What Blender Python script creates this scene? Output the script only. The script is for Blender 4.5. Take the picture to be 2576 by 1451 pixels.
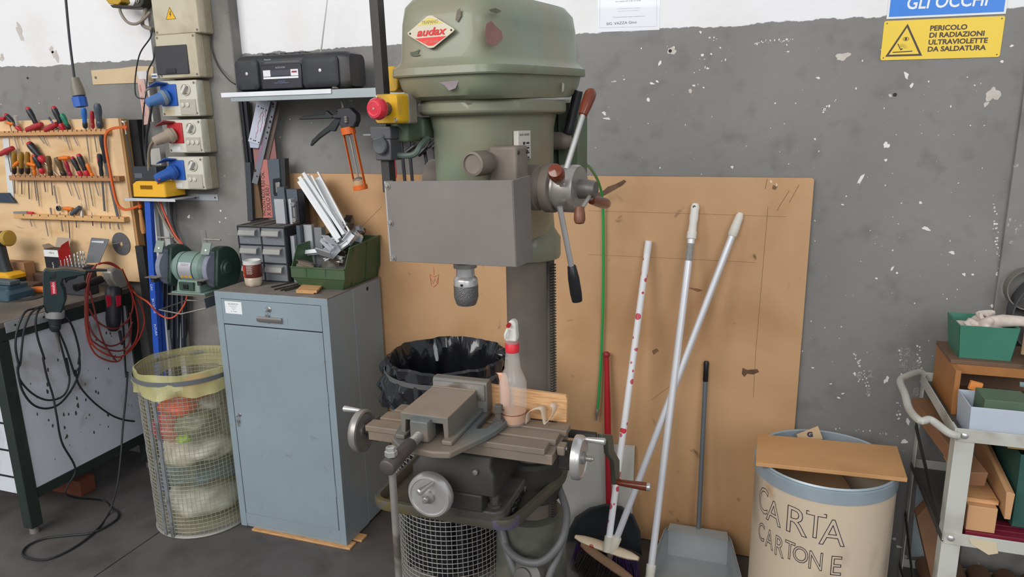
import bpy, math, random
from math import pi, sin, cos, radians, sqrt
from mathutils import Vector as V, Matrix
import numpy as np
for o in list(bpy.data.objects): bpy.data.objects.remove(o)
S = bpy.context.scene
COL = S.collection
rnd = random.Random(7)

# ---------------------------------------------------------------- camera
F_PX, CX, CY = 1800.0, 1288.0, 725.5
PITCH, ROLL, YAW = radians(13.24), radians(-1.16), radians(19.25)
CAM = V((0, -2.52, 1.62))
_f = V((-sin(YAW)*cos(PITCH), cos(YAW)*cos(PITCH), -sin(PITCH)))
_r0 = V((cos(YAW), sin(YAW), 0)); _u0 = _r0.cross(_f)
_r = _r0*cos(ROLL)+_u0*sin(ROLL); _u = -_r0*sin(ROLL)+_u0*cos(ROLL)
cam = bpy.data.cameras.new('camera'); cam.lens = F_PX/2576*36; cam.sensor_width = 36; cam.sensor_fit = 'HORIZONTAL'
co = bpy.data.objects.new('camera', cam); COL.objects.link(co)
co.matrix_world = Matrix(((_r.x, _u.x, -_f.x, CAM.x), (_r.y, _u.y, -_f.y, CAM.y), (_r.z, _u.z, -_f.z, CAM.z), (0, 0, 0, 1)))
cam.clip_start = .05
S.camera = co

# ---------------------------------------------------------------- light
wd = bpy.data.worlds.new('world'); S.world = wd; wd.use_nodes = True
bg = wd.node_tree.nodes['Background']; bg.inputs[0].default_value = (.92, .96, 1, 1); bg.inputs[1].default_value = .50
def area(name, loc, target, sx, sy, power, col=(1, 1, 1)):
    l = bpy.data.lights.new(name, 'AREA'); l.shape = 'RECTANGLE'; l.size = sx; l.size_y = sy; l.energy = power; l.color = col
    o = bpy.data.objects.new(name, l); COL.objects.link(o); o.location = loc
    o.rotation_euler = (V(target)-V(loc)).to_track_quat('-Z', 'Y').to_euler(); return o
area('hall_window_light', (-3.0, -6.2, 4.2), (-.6, 0, 1.0), 6.0, 2.6, 330, (1, .985, .96))
area('hall_door_light', (2.8, -6.0, 3.4), (-.2, 0, 1.0), 3.0, 2.6, 110, (.93, .97, 1))
S.view_settings.view_transform = 'Standard'; S.view_settings.look = 'None'; S.view_settings.gamma = 1
S.view_settings.use_curve_mapping = False; S.view_settings.exposure = 0.0

# ---------------------------------------------------------------- pixel <-> place
def ray(x, y): return _r*((x-CX)/F_PX) - _u*((y-CY)/F_PX) + _f
def onY(x, y, Y):
    d = ray(x, y); return CAM + d*((Y-CAM.y)/d.y)
def onZ(x, y, Z):
    d = ray(x, y); return CAM + d*((Z-CAM.z)/d.z)
def onX(x, y, X):
    d = ray(x, y); return CAM + d*((X-CAM.x)/d.x)
def onP(x, y, p0, n):
    d = ray(x, y); p0 = V(p0); n = V(n); return CAM + d*((p0-CAM).dot(n)/d.dot(n))

# ---------------------------------------------------------------- materials
def lin(c): return tuple((v/255/12.92 if v/255 <= .04045 else ((v/255+.055)/1.055)**2.4) for v in c) + (1,)
def mat(name, rgb, rough=.6, metal=0., var=.12, scale=7., bump=0., bscale=60., rgb2=None, thr=.6, scale2=4., soft=.06, stretch=None, rgb3=None, thr3=.65, scale3=9., alpha=None, trans=0., coat=0., spec=.5, ior=1.45):
    m = bpy.data.materials.new(name); m.use_nodes = True; nt = m.node_tree; N = nt.nodes; L = nt.links
    b = N['Principled BSDF']; b.inputs['Roughness'].default_value = rough; b.inputs['Metallic'].default_value = metal
    b.inputs['Specular IOR Level'].default_value = spec; b.inputs['IOR'].default_value = ior
    tc = N.new('ShaderNodeTexCoord'); src = tc.outputs['Object']
    if stretch:
        mp = N.new('ShaderNodeMapping'); mp.inputs['Scale'].default_value = stretch; L.new(src, mp.inputs['Vector']); src = mp.outputs[0]
    def noise(sc, det=4, dist=0.):
        n = N.new('ShaderNodeTexNoise'); n.inputs['Scale'].default_value = sc; n.inputs['Detail'].default_value = det; n.inputs['Distortion'].default_value = dist
        L.new(src, n.inputs['Vector']); return n.outputs['Fac']
    def ramp(s, a, c):
        r = N.new('ShaderNodeMapRange'); r.inputs['From Min'].default_value = a; r.inputs['From Max'].default_value = c; L.new(s, r.inputs['Value']); return r.outputs[0]
    def mix(fac, c0, c1):
        x = N.new('ShaderNodeMix'); x.data_type = 'RGBA'; L.new(fac, x.inputs['Factor'])
        for s, c in ((6, c0), (7, c1)):
            if isinstance(c, tuple): x.inputs[s].default_value = c
            else: L.new(c, x.inputs[s])
        return x.outputs[2]
    c = lin(rgb)
    if var:
        lo = tuple(v*(1-var) for v in c[:3])+(1,); hi = tuple(min(1, v*(1+var)) for v in c[:3])+(1,)
        c = mix(ramp(noise(scale), .3, .7), lo, hi)
    if rgb2: c = mix(ramp(noise(scale2, 6, .4), thr-soft, thr+soft), c, lin(rgb2))
    if rgb3: c = mix(ramp(noise(scale3, 6, .8), thr3-soft*.5, thr3+soft*.5), c, lin(rgb3))
    if isinstance(c, tuple): b.inputs['Base Color'].default_value = c
    else: L.new(c, b.inputs['Base Color'])
    if bump:
        bp = N.new('ShaderNodeBump'); bp.inputs['Strength'].default_value = bump; bp.inputs['Distance'].default_value = .002
        L.new(noise(bscale, 5), bp.inputs['Height']); L.new(bp.outputs[0], b.inputs['Normal'])
    if alpha is not None: b.inputs['Alpha'].default_value = alpha
    if trans: b.inputs['Transmission Weight'].default_value = trans
    if coat: b.inputs['Coat Weight'].default_value = coat
    m.diffuse_color = lin(rgb)
    return m
MATS = {}
def C(rgb, rough=.5, metal=0., var=.06, **k):
    key = (tuple(rgb), rough, metal, var, tuple(sorted(k.items())))
    if key not in MATS: MATS[key] = mat('m_%d' % len(MATS), rgb, rough, metal, var, **k)
    return MATS[key]

# ---------------------------------------------------------------- mesh builder
def perp(d):
    d = d.normalized(); a = V((0, 0, 1)) if abs(d.z) < .9 else V((1, 0, 0)); u = d.cross(a).normalized(); return u, d.cross(u).normalized()
def spl(pts, k=6, closed=False):
    P = [V(p) for p in pts]; n = len(P); out = []
    for i in range(n if closed else n-1):
        if closed: p0, p1, p2, p3 = P[(i-1) % n], P[i], P[(i+1) % n], P[(i+2) % n]
        else: p0, p1, p2, p3 = P[max(i-1, 0)], P[i], P[i+1], P[min(i+2, n-1)]
        for j in range(k):
            t = j/k; out.append(.5*((2*p1)+(p2-p0)*t+(2*p0-5*p1+4*p2-p3)*t*t+(3*p1-p0-3*p2+p3)*t**3))
    if not closed: out.append(P[-1])
    return out
def rrect(w, h, r, n=5):
    r = min(r, w/2-1e-5, h/2-1e-5); o = []
    for cx, cy, a in ((w/2-r, h/2-r, 0), (-w/2+r, h/2-r, 90), (-w/2+r, -h/2+r, 180), (w/2-r, -h/2+r, 270)):
        for i in range(n+1):
            t = radians(a+90*i/n); o.append((cx+r*cos(t), cy+r*sin(t)))
    return o
class MB:
    def __init__(s, M=None): s.v = []; s.f = []; s.M = M
    def add(s, vs, fs):
        b = len(s.v)
        s.v += [(s.M @ V(p)) if s.M else V(p) for p in vs]; s.f += [tuple(i+b for i in f) for f in fs]; return s
    def bx(s, x0, x1, y0, y1, z0, z1):
        return s.add([(x, y, z) for x in (x0, x1) for y in (y0, y1) for z in (z0, z1)],
                     [(0, 1, 3, 2), (4, 6, 7, 5), (0, 4, 5, 1), (2, 3, 7, 6), (0, 2, 6, 4), (1, 5, 7, 3)])
    def box(s, c, sz, R=None):
        c = V(c); h = V(sz)/2; vs = []
        for x in (-h.x, h.x):
            for y in (-h.y, h.y):
                for z in (-h.z, h.z):
                    p = V((x, y, z)); vs.append(c+(R @ p if R else p))
        return s.add(vs, [(0, 1, 3, 2), (4, 6, 7, 5), (0, 4, 5, 1), (2, 3, 7, 6), (0, 2, 6, 4), (1, 5, 7, 3)])
    def bar(s, p0, p1, w, t, up=(0, 0, 1)):
        # rectangular bar from p0 to p1, t measured along 'up' side, w the other
        p0 = V(p0); p1 = V(p1); d = (p1-p0).normalized(); a = d.cross(V(up)).normalized(); b = a.cross(d).normalized()
        vs = [p+a*x*w/2+b*y*t/2 for p in (p0, p1) for x, y in ((-1, -1), (1, -1), (1, 1), (-1, 1))]
        return s.add(vs, [(0, 1, 2, 3), (7, 6, 5, 4), (0, 4, 5, 1), (1, 5, 6, 2), (2, 6, 7, 3), (3, 7, 4, 0)])
    def loft(s, rings, cap0=True, cap1=True, closed=True):
        n = len(rings[0]); vs = [p for r in rings for p in r]; fs = []
        for i in range(len(rings)-1):
            for j in range(n if closed else n-1):
                k = (j+1) % n; fs.append((i*n+j, i*n+k, (i+1)*n+k, (i+1)*n+j))
        if cap0: fs.append(tuple(range(n-1, -1, -1)))
        if cap1: fs.append(tuple((len(rings)-1)*n+j for j in range(n)))
        return s.add(vs, fs)
    def tube(s, pts, r, n=6, closed=False, caps=True):
        P = [V(p) for p in pts]; m = len(P); R = r if isinstance(r, (list, tuple)) else [r]*m
        T = []
        for i in range(m):
            if closed: d = P[(i+1) % m]-P[i-1]
            else: d = P[min(i+1, m-1)]-P[max(i-1, 0)]
            T.append(d.normalized() if d.length > 1e-9 else V((0, 0, 1)))
        u, w = perp(T[0]); rings = []
        for i in range(m):
            u = (u-T[i]*u.dot(T[i])); u = u.normalized() if u.length > 1e-6 else perp(T[i])[0]; w = T[i].cross(u)
            rings.append([P[i]+(u*cos(2*pi*j/n)+w*sin(2*pi*j/n))*R[i] for j in range(n)])
        if closed: rings.append(rings[0]); caps = False
        return s.loft(rings, caps, caps)
    def cyl(s, p0, p1, r0, r1=None, n=20, caps=True): return s.tube([p0, p1], [r0, r0 if r1 is None else r1], n, False, caps)
    def lathe(s, prof, o=(0, 0, 0), ax=(0, 0, 1), n=28, cap0=True, cap1=True):
        o = V(o); ax = V(ax).normalized(); u, w = perp(ax)
        return s.loft([[o+ax*h+(u*cos(2*pi*j/n)+w*sin(2*pi*j/n))*max(r, 1e-5) for j in range(n)] for r, h in prof], cap0, cap1)
    def prism(s, poly, vec):
        vec = V(vec); P = [V(p) for p in poly]; return s.loft([P, [p+vec for p in P]])
    def sph(s, c, r, n=16, m=10):
        c = V(c); r = V((r, r, r)) if not hasattr(r, '__len__') else V(r)
        return s.loft([[c+V((r.x*sin(a)*cos(2*pi*j/n), r.y*sin(a)*sin(2*pi*j/n), r.z*cos(a))) for j in range(n)] for a in [1e-3+(pi-2e-3)*i/m for i in range(m+1)]])
    def grid(s, rows):
        return s.loft(rows, False, False, False)
def new_obj(name, mb, material, parent=None, bevel=0., sharp=38, seg=2, origin=None, solid=0.):
    vs = mb.v
    if not vs: raise ValueError(name)
    if origin is None:
        if parent is not None: origin = PLOC[parent.name]
        else:
            xs = [p.x for p in vs]; ys = [p.y for p in vs]; zs = [p.z for p in vs]
            origin = V(((min(xs)+max(xs))/2, (min(ys)+max(ys))/2, min(zs)))
    origin = V(origin)
    me = bpy.data.meshes.new(name); me.from_pydata([tuple(p-origin) for p in vs], [], mb.f); me.update()
    import bmesh
    bm = bmesh.new(); bm.from_mesh(me); bmesh.ops.recalc_face_normals(bm, faces=bm.faces); bm.to_mesh(me); bm.free()
    me.polygons.foreach_set('use_smooth', [True]*len(me.polygons)); me.set_sharp_from_angle(angle=radians(sharp))
    me.materials.append(material)
    o = bpy.data.objects.new(name, me); COL.objects.link(o)
    if parent is not None:
        o.parent = parent; o.matrix_parent_inverse = Matrix.Translation(-PLOC[parent.name])
    o.location = origin; PLOC[o.name] = origin.copy()
    if solid:
        md = o.modifiers.new('solid', 'SOLIDIFY'); md.thickness = solid; md.offset = 0
    if bevel:
        md = o.modifiers.new('bevel', 'BEVEL'); md.width = bevel; md.segments = seg; md.limit_method = 'ANGLE'; md.angle_limit = radians(50)
    return o
PLOC = {}
def tag(o, label=None, cat=None, group=None, kind=None):
    if label: o['label'] = label
    if cat: o['category'] = cat
    if group: o['group'] = group
    if kind: o['kind'] = kind
    return o
def thing(name, loc, label, cat, group=None):
    o = bpy.data.objects.new(name, None); COL.objects.link(o); o.location = loc; PLOC[o.name] = V(loc); o.empty_display_size = .05
    return tag(o, label, cat, group)
def P(name, mb, m, parent, **k): return new_obj(name, mb, m, parent, **k)
def T1(name, mb, m, label, cat, group=None, **k): return tag(new_obj(name, mb, m, None, **k), label, cat, group)
def copy_tree(o, parent=None):
    c = o.copy(); COL.objects.link(c)
    if parent is not None:
        c.parent = parent; c.matrix_parent_inverse = o.matrix_parent_inverse.copy()
    PLOC[c.name] = PLOC[o.name]
    for ch in list(o.children): copy_tree(ch, c)
    return c
def text(name, body, m, o, xd, yd, size, parent, align='CENTER', outline=0., shear=0., bold=0., fn=None, sx=1., spacing=1., line=1.):
    """flat lettering: o is the anchor, xd/yd unit directions, size the cap height"""
    cu = bpy.data.curves.new('lettering', 'FONT'); cu.body = body; cu.size = size/.7; cu.align_x = align; cu.shear = shear; cu.space_character = spacing; cu.space_line = line
    cu.resolution_u = 3
    if bold: cu.offset = bold
    if outline: cu.fill_mode = 'NONE'; cu.bevel_depth = outline; cu.bevel_resolution = 0
    ob = bpy.data.objects.new('lettering', cu); COL.objects.link(ob)
    dg = bpy.context.evaluated_depsgraph_get(); me = bpy.data.meshes.new_from_object(ob.evaluated_get(dg))
    o = V(o); xd = V(xd).normalized(); yd = V(yd).normalized(); nd = xd.cross(yd)
    vs = [(fn(v.co.x*sx, v.co.y) + V((0, 0, 0))) if fn else o+xd*(v.co.x*sx)+yd*v.co.y+nd*v.co.z for v in me.vertices]
    fs = [tuple(p.vertices) for p in me.polygons]
    bpy.data.objects.remove(ob); bpy.data.curves.remove(cu); bpy.data.meshes.remove(me)
    mb = MB(); mb.add(vs, fs); return P(name, mb, m, parent)
def blob(seed, amp=.15, f=3.):
    r = random.Random(seed); K = [(V((r.uniform(-1, 1), r.uniform(-1, 1), r.uniform(-1, 1)))*f, r.uniform(0, 6.28), r.uniform(.4, 1)) for _ in range(9)]
    return lambda p: 1+amp*sum(a*sin(k.dot(p)*2+ph) for k, ph, a in K)/3
def crumple(mb, c, r, seed, amp=.2, f=2.5, n=22, m=14):
    g = blob(seed, amp, f); c = V(c); r = V(r)
    rings = []
    for i in range(m+1):
        a = 1e-3+(pi-2e-3)*i/m; row = []
        for j in range(n):
            d = V((sin(a)*cos(2*pi*j/n), sin(a)*sin(2*pi*j/n), cos(a))); k = g(d); row.append(c+V((d.x*r.x, d.y*r.y, d.z*r.z))*k)
        rings.append(row)
    mb.loft(rings); return mb
# ---------------------------------------------------------------- room
WY = .045      # wall surface
def wall_mat():
    m = bpy.data.materials.new('painted_wall'); m.use_nodes = True; nt = m.node_tree; N = nt.nodes; L = nt.links; b = N['Principled BSDF']
    b.inputs['Roughness'].default_value = .75
    g = N.new('ShaderNodeNewGeometry'); sp = N.new('ShaderNodeSeparateXYZ'); L.new(g.outputs['Position'], sp.inputs[0])
    def noise(sc, det=4, dist=0.):
        n = N.new('ShaderNodeTexNoise'); n.inputs['Scale'].default_value = sc; n.inputs['Detail'].default_value = det; n.inputs['Distortion'].default_value = dist
        L.new(g.outputs['Position'], n.inputs['Vector']); return n.outputs['Fac']
    def mr(s, a, c, lo=0., hi=1.):
        r = N.new('ShaderNodeMapRange'); r.inputs[1].default_value = a; r.inputs[2].default_value = c; r.inputs[3].default_value = lo; r.inputs[4].default_value = hi; L.new(s, r.inputs[0]); return r.outputs[0]
    def mix(fac, c0, c1):
        x = N.new('ShaderNodeMix'); x.data_type = 'RGBA'; L.new(fac, x.inputs['Factor'])
        for s, c in ((6, c0), (7, c1)):
            if isinstance(c, tuple): x.inputs[s].default_value = lin(c)
            else: L.new(c, x.inputs[s])
        return x.outputs[2]
    def math(op, a, c):
        x = N.new('ShaderNodeMath'); x.operation = op
        for i, q in ((0, a), (1, c)):
            if isinstance(q, float): x.inputs[i].default_value = q
            else: L.new(q, x.inputs[i])
        return x.outputs[0]
    grey = mix(mr(noise(2.2, 6, .5), .3, .7), (124, 122, 119), (135, 133, 130))
    grey = mix(mr(noise(14, 5), .55, .8), grey, (114, 111, 108))
    grey = mix(mr(noise(60, 3), .76, .78), grey, (222, 221, 216))
    white = mix(mr(noise(3, 6), .5, .75), (233, 232, 233), (224, 221, 218))
    z = math('ADD', sp.outputs['Z'], mr(noise(26, 5, .3), 0., 1., -.012, .012))
    z = math('ADD', z, mr(noise(3, 2), 0., 1., -.012, .012))
    c = mix(mr(z, ZB-.0012, ZB+.0012), grey, white)
    L.new(c, b.inputs['Base Color'])
    bp = N.new('ShaderNodeBump'); bp.inputs['Strength'].default_value = .35; bp.inputs['Distance'].default_value = .004; L.new(noise(40, 6), bp.inputs['Height']); L.new(bp.outputs[0], b.inputs['Normal'])
    return m
ZB = onY(1460, 85, WY).z
m_wall = wall_mat()
m_pillar = mat('pillar_concrete', (134, 131, 127), .8, var=.1, scale=5, bump=.4, bscale=45, rgb2=(112, 108, 104), thr=.58, scale2=6, soft=.1, rgb3=(205, 202, 196), thr3=.73, scale3=34)
m_floor = mat('floor_concrete', (90, 86, 84), .55, var=.14, scale=2.5, bump=.25, bscale=70, rgb2=(76, 72, 70), thr=.55, scale2=7, soft=.12, rgb3=(128, 122, 116), thr3=.76, scale3=60)
def struct(name, mb, m, **k): return tag(new_obj(name, mb, m, None, **k), kind='structure')
wall = struct('wall_back', MB().bx(-6, 4, WY, WY+.2, 0, 3.6), m_wall)
xl = onY(383, 140, -.01).x; xr = onY(572, 0, -.01).x
pillar = struct('wall_pillar', MB().bx(xl, xr, -.01, WY+.01, 0, 3.6), m_pillar, bevel=.006)
xp = onY(2520, 640, .03).x
pillar2 = struct('wall_right', MB().bx(xp, 4, .03, WY+.01, 0, ZB-.01), m_pillar, bevel=.004)
# floor in two slabs with an open joint running to the wall
j0 = onZ(239, 1450, 0); xj = onZ(383, 1350, 0).x
floor = struct('floor', MB().bx(-6, 4, -7, WY+.2, -.12, -.012), C((40, 37, 36), .9))
for i, (x0, x1) in enumerate(((-6, xj-.0025), (xj+.0025, 4))):
    P('slab', MB().bx(x0, x1, -7, WY+.1, -.012, 0), m_floor, floor, bevel=.002)
# white flakes and bare spots where the paint is gone
def chip(mb, p, s, e=1., seed=0, y=WY-.0006, ang=0.):
    r = random.Random(seed); n = r.randint(6, 9) if s < .008 else 22; pts = []; ph = [r.uniform(0, 6.28) for _ in range(4)]
    for i in range(n):
        a = 2*pi*i/n; k = s*(r.uniform(.5, 1.1) if n < 12 else .75+.16*sin(2*a+ph[0])+.13*sin(3*a+ph[1])+.1*sin(5*a+ph[2])+r.uniform(-.06, .06)); dx, dz = k*cos(a), k*sin(a)*e; pts.append((p.x+dx*cos(ang)-dz*sin(ang), y, p.z+dx*sin(ang)+dz*cos(ang)))
    mb.add(pts, [tuple(range(n))])
PXM = .00115
chips = MB(); spots = [(1690,126,11,1),(1660,158,5,2),(1766,138,6,.8),(1789,136,4,.7),(1983,130,5,.5),(2058,196,8,.4),(2500,235,0,1),(2230,365,10,1.1),(2228,403,6,.8),(2166,450,5,4),(1640,210,9,.4),(1653,205,6,.6),(1520,285,9,.7),(1527,298,12,.4),(1630,250,6,1.5),(2120,515,5,.5),(2330,575,12,.6),(2395,635,8,.8),(1842,420,5,1.2),(1660,422,3,1.5),(1812,120,3,1),(2280,190,6,2),(2292,215,5,1.6),(2270,130,0,1),(2545,115,5,.7),(2520,155,6,.6),(2315,510,5,1),(2425,690,7,.6),(2446,690,5,.7),(2498,770,8,.8),(2060,380,3,1),(1950,260,3,1),(1770,220,4,1),(1745,215,5,.6),(1570,200,4,.6),(2050,350,3,1),(2205,700,6,.6),(2245,675,4,2),(2256,686,4,1),(2275,1110,9,1.2),(2250,1355,6,1),(2262,1375,10,.6),(2275,1400,13,.7),(2110,1000,6,.6),(2090,965,5,.5),(2285,1060,6,2),(2230,955,7,2),(2150,940,4,1.5),(2045,925,5,.6),(2120,990,6,.5),(980,60,0,1),(45,180,0,1),(705,345,4,.6),(655,200,0,1),(730,300,4,.6),(860,270,3,1),(475,545,7,1.4),(555,530,5,1),(568,548,4,1),(553,558,4,1),(562,650,3,1),(350,520,4,1.8),(395,460,5,1)]
for i, (x, y, s, e) in enumerate(spots):
    if s: chip(chips, onY(x, y, -.01 if 383 < x < 600 else WY), s*PXM, e, i, (-.01 if 383 < x < 600 else WY)-.0006, rnd.uniform(-.5, .5))
for i in range(150):
    x, y = rnd.uniform(1480, 2500), rnd.uniform(110, 900)
    chip(chips, onY(x, y, WY), rnd.uniform(.8, 2.6)*PXM, rnd.uniform(.4, 1.6), 100+i)
for (x0, y0, x1, y1, k) in ((1900,107,1990,100,26),(2060,290,2110,240,14),(2160,905,2190,1000,22),(2265,880,2275,1000,26),(2310,870,2320,985,22),(2150,890,2165,960,12),(2500,480,2512,700,30),(1750,180,1830,150,8),(2260,1010,2262,1060,10),(2105,1075,2260,1095,16),(1760,75,1800,100,10)):
    for i in range(k):
        t = rnd.random(); chip(chips, onY(x0+(x1-x0)*t+rnd.uniform(-5, 5), y0+(y1-y0)*t+rnd.uniform(-4, 4), WY), rnd.uniform(1.2, 3.6)*PXM, rnd.uniform(.4, 1.6), 300+i+int(x0))
# chalk figures
for (x, y, s) in ((2180,925,'4'),(2220,925,'8'),(2275,925,'4.'),(2305,925,'8'),(2305,970,'2')):
    pass
tag(P('paint_chips', chips, C((226, 224, 219), .8), wall), kind='stuff')
bare = MB()
for i, (x, y, s, e, a) in enumerate(((2120,142,20,.6,.5),(2498,238,17,1.3,.2),(2480,262,7,1,0),(140,140,20,1.2,.2),(130,125,16,.8,.8),(50,80,15,3,.3),(5,145,14,1.2,0),(1545,205,9,.3,0),(1737,228,5,1.6,.3),(2240,240,5,1,0),(1690,128,13,1,0))):
    chip(bare, onY(x, y, WY), s*PXM*1.1, e, i+50, WY-.0009, a)
tag(P('bare_patches', bare, C((198, 190, 182), .9, var=.1, scale=30), wall), kind='stuff')
def plug_hole(x, y):
    p = onY(x, y, WY); P('wall_plug', MB().lathe([(.0045, 0), (.0055, .001), (.0035, .0022), (.0028, .0005)], (p.x, WY-.001, p.z), (0, -1, 0), 12), C((60, 50, 45), .7), wall)
for q in ((1686, 128), (2251, 238), (70, 196)): plug_hole(*q)
# chalked figures on the wall
mchalk = C((176, 173, 169), .9, var=.2, scale=90)
for body, x, y, s in (('4', 2160, 945, .030), ('2', 2190, 940, .024), ('4.8', 2290, 920, .036), ('12', 2275, 885, .026), ('8', 2305, 985, .026), ('5', 2185, 985, .024)):
    p = onY(x, y, WY-.001); text('chalk_figure', body, mchalk, p-V((0, 0, s/2)), (1, 0, 0), (0, 0, 1), s, wall, outline=.0008)
# ---------------------------------------------------------------- pillar drill
PHI = radians(9.); MO = V((-.565, -.723, 0))
MM = Matrix.Translation(MO) @ Matrix.Rotation(-PHI, 4, 'Z')
MI = MM.inverted()
XA = (MM.to_3x3() @ V((1, 0, 0))); YA = (MM.to_3x3() @ V((0, 1, 0)))
def my(x, y, yl): return MI @ onP(x, y, MO+YA*yl, YA)
def mx(x, y, xl): return MI @ onP(x, y, MO+XA*xl, XA)
m_green = mat('drill_green', (124, 134, 112), .42, var=.1, scale=6, bump=.08, bscale=30, rgb2=(134, 120, 98), thr=.54, scale2=3.4, soft=.16, rgb3=(116, 98, 96), thr3=.70, scale3=11, coat=.15)
m_greend = mat('drill_green_dull', (88, 104, 84), .55, var=.12, scale=8, rgb2=(96, 90, 76), thr=.55, scale2=5, soft=.12)
m_dust = mat('dusty_steel', (126, 116, 107), .62, .15, var=.14, scale=9, bump=.1, rgb2=(108, 98, 90), thr=.55, scale2=6, soft=.12)
m_plate = mat('guard_steel', (130, 124, 119), .5, .2, var=.08, scale=5, rgb2=(118, 112, 109), thr=.55, scale2=5, soft=.16)
m_col = mat('column_steel', (108, 100, 93), .6, .15, var=.1, scale=10, rgb2=(120, 106, 94), thr=.6, scale2=7, soft=.1)
m_iron = mat('cast_iron', (96, 90, 84), .6, .15, var=.15, scale=10, bump=.2, rgb2=(66, 62, 58), thr=.55, scale2=7, soft=.1)
m_dark = mat('oily_iron', (58, 56, 53), .55, .25, var=.15, scale=10, bump=.15)
m_bright = mat('bright_steel', (200, 198, 196), .32, .65, var=.06, scale=20)
m_steel = mat('worn_steel', (158, 153, 148), .4, .55, var=.12, scale=14, rgb2=(112, 104, 96), thr=.6, scale2=9)
m_brown = mat('bakelite_brown', (112, 50, 30), .22, var=.12, scale=12, coat=.3)
m_black = mat('black_plastic', (28, 28, 30), .35, var=.1)
m_rubber = mat('black_rubber', (38, 38, 40), .6, var=.1)
dp = thing('drill_press', MO, 'green pillar drill with brown-knobbed feed levers and flaking paint', 'drill press')
mb = MB(MM); mb.cyl((-.014, 0, .3), (-.014, 0, 1.30), .062, n=36); P('column', mb, m_col, dp)
# rack with teeth
mb = MB(MM); mb.bx(.036, .054, -.016, .016, .45, 1.26); rk = P('rack', mb, m_iron, dp)
mb = MB(MM)
for i in range(100): mb.bx(.053, .060, -.014, .014, .46+i*.0079, .4635+i*.0079)
tag(P('rack_teeth', mb, m_iron, rk), kind='stuff')
mb = MB(MM); mb.lathe([(.11, 0), (.108, .24), (.1, .46), (.094, .495), (.066, .5)], (-.02, 0, .012), n=40); P('column_base', mb, mat('base_green', (92, 92, 82), .6, var=.12, scale=6, rgb2=(66, 66, 62), thr=.55, scale2=8, soft=.08), dp)
mb = MB(MM); mb.loft([[V((x, y-.08, z)) for x, y in rrect(.34, .5, .05)] for z in (0, .03)]); P('foot_plate', mb, m_dark, dp, bevel=.006)
mb = MB(MM); mb.lathe([(.083, 1.262), (.086, 1.27), (.086, 1.315), (.07, 1.34), (.066, 1.40)], (-.014, 0, 0), n=36); P('column_clamp', mb, m_green, dp)
def sring(a, b, yc, z, n=44, e=2.7, x0=0.):
    o = []
    for i in range(n):
        t = 2*pi*i/n; c, s = cos(t), sin(t); o.append(V((x0+a*math.copysign(abs(c)**(2/e), c), yc+b*math.copysign(abs(s)**(2/e), s), z)))
    return o
# head casting
mb = MB(MM); mb.loft([sring(.09, .17, -.185, 1.345), sring(.102, .18, -.185, 1.37), sring(.105, .185, -.185, 1.60), sring(.112, .193, -.185, 1.636)]); P('head_casting', mb, m_green, dp)
mb = MB(MM); mb.loft([sring(.124, .208, -.185, 1.632), sring(.133, .216, -.185, 1.638), sring(.133, .216, -.185, 1.657), sring(.125, .208, -.185, 1.664)]); P('neck_ring', mb, m_green, dp, bevel=.003)
# belt housing and hood: the rear sits slightly raised, as in a lid left ajar
def hring(w, l, dz, z, tilt=.012, yc=-.185, e=5.):
    r = sring(w, l, yc, z, 56, e, .005); return [V((p.x, p.y, p.z+tilt*(p.y+.43)/.5)) for p in r]
mb = MB(MM); mb.loft([hring(.118, .21, 0, 1.662), hring(.122, .236, 0, 1.670), hring(.128, .25, 0, 1.69), hring(.132, .256, 0, 1.713)]); P('belt_housing', mb, m_green, dp)
hood = MB(MM); hood.loft([hring(.141, .262, 0, 1.710), hring(.1425, .264, 0, 1.713), hring(.1415, .262, 0, 1.727), hring(.132, .253, 0, 1.735), hring(.126, .247, 0, 1.745), hring(.120, .244, 0, 1.815), hring(.116, .236, 0, 1.848), hring(.10, .218, 0, 1.868), hring(.05, .15, 0, 1.878)])
hood = P('hood', hood, m_green, dp)
# bare patches where the green flaked off
def patch(mb, pts, off):
    mb.add(pts, [tuple(range(len(pts)))])
for pl, pxs, yl, xl_, col in (('front', [(1138,232),(1092,195),(1112,188),(1152,190),(1155,208),(1142,228)], -.4425, None, (142, 130, 132)),):
    pass
def flake(pts, side, d, col):
    c = V((0, 0, 0)); L = [(my(x, y, d) if side == 'f' else mx(x, y, d)) for x, y in pts]
    n = V((0, -1, 0)) if side == 'f' else V((1, 0, 0)); mb = MB(MM); mb.prism(L, n*.0006); P('bare_spot', mb, C(col, .7, var=.12, scale=40), hood)
flake([(1219,82),(1222,60),(1235,52),(1245,64),(1262,80),(1264,98),(1240,115),(1226,108)], 's', .1268, (150, 108, 100))
flake([(1093,203),(1112,190),(1150,189),(1154,205),(1146,222),(1130,228),(1118,214)], 'f', -.436, (138, 126, 130))
flake([(1150,26),(1158,20),(1160,40),(1152,56),(1146,50)], 'f', -.4305, (112, 104, 92))
flake([(1032,132),(1042,130),(1056,124),(1052,134),(1058,139),(1046,142),(1034,140)], 'f', -.4325, (88, 92, 78))
flake([(1414,208),(1419,210),(1418,228),(1413,232)], 's', .139, (176, 172, 156))
flake([(1170,255),(1186,256),(1188,262),(1176,264)], 'f', -.4345, (92, 84, 72))
flake([(1230,24),(1246,20),(1262,28),(1250,34),(1236,30)], 's', .1262, (104, 104, 88))
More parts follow.
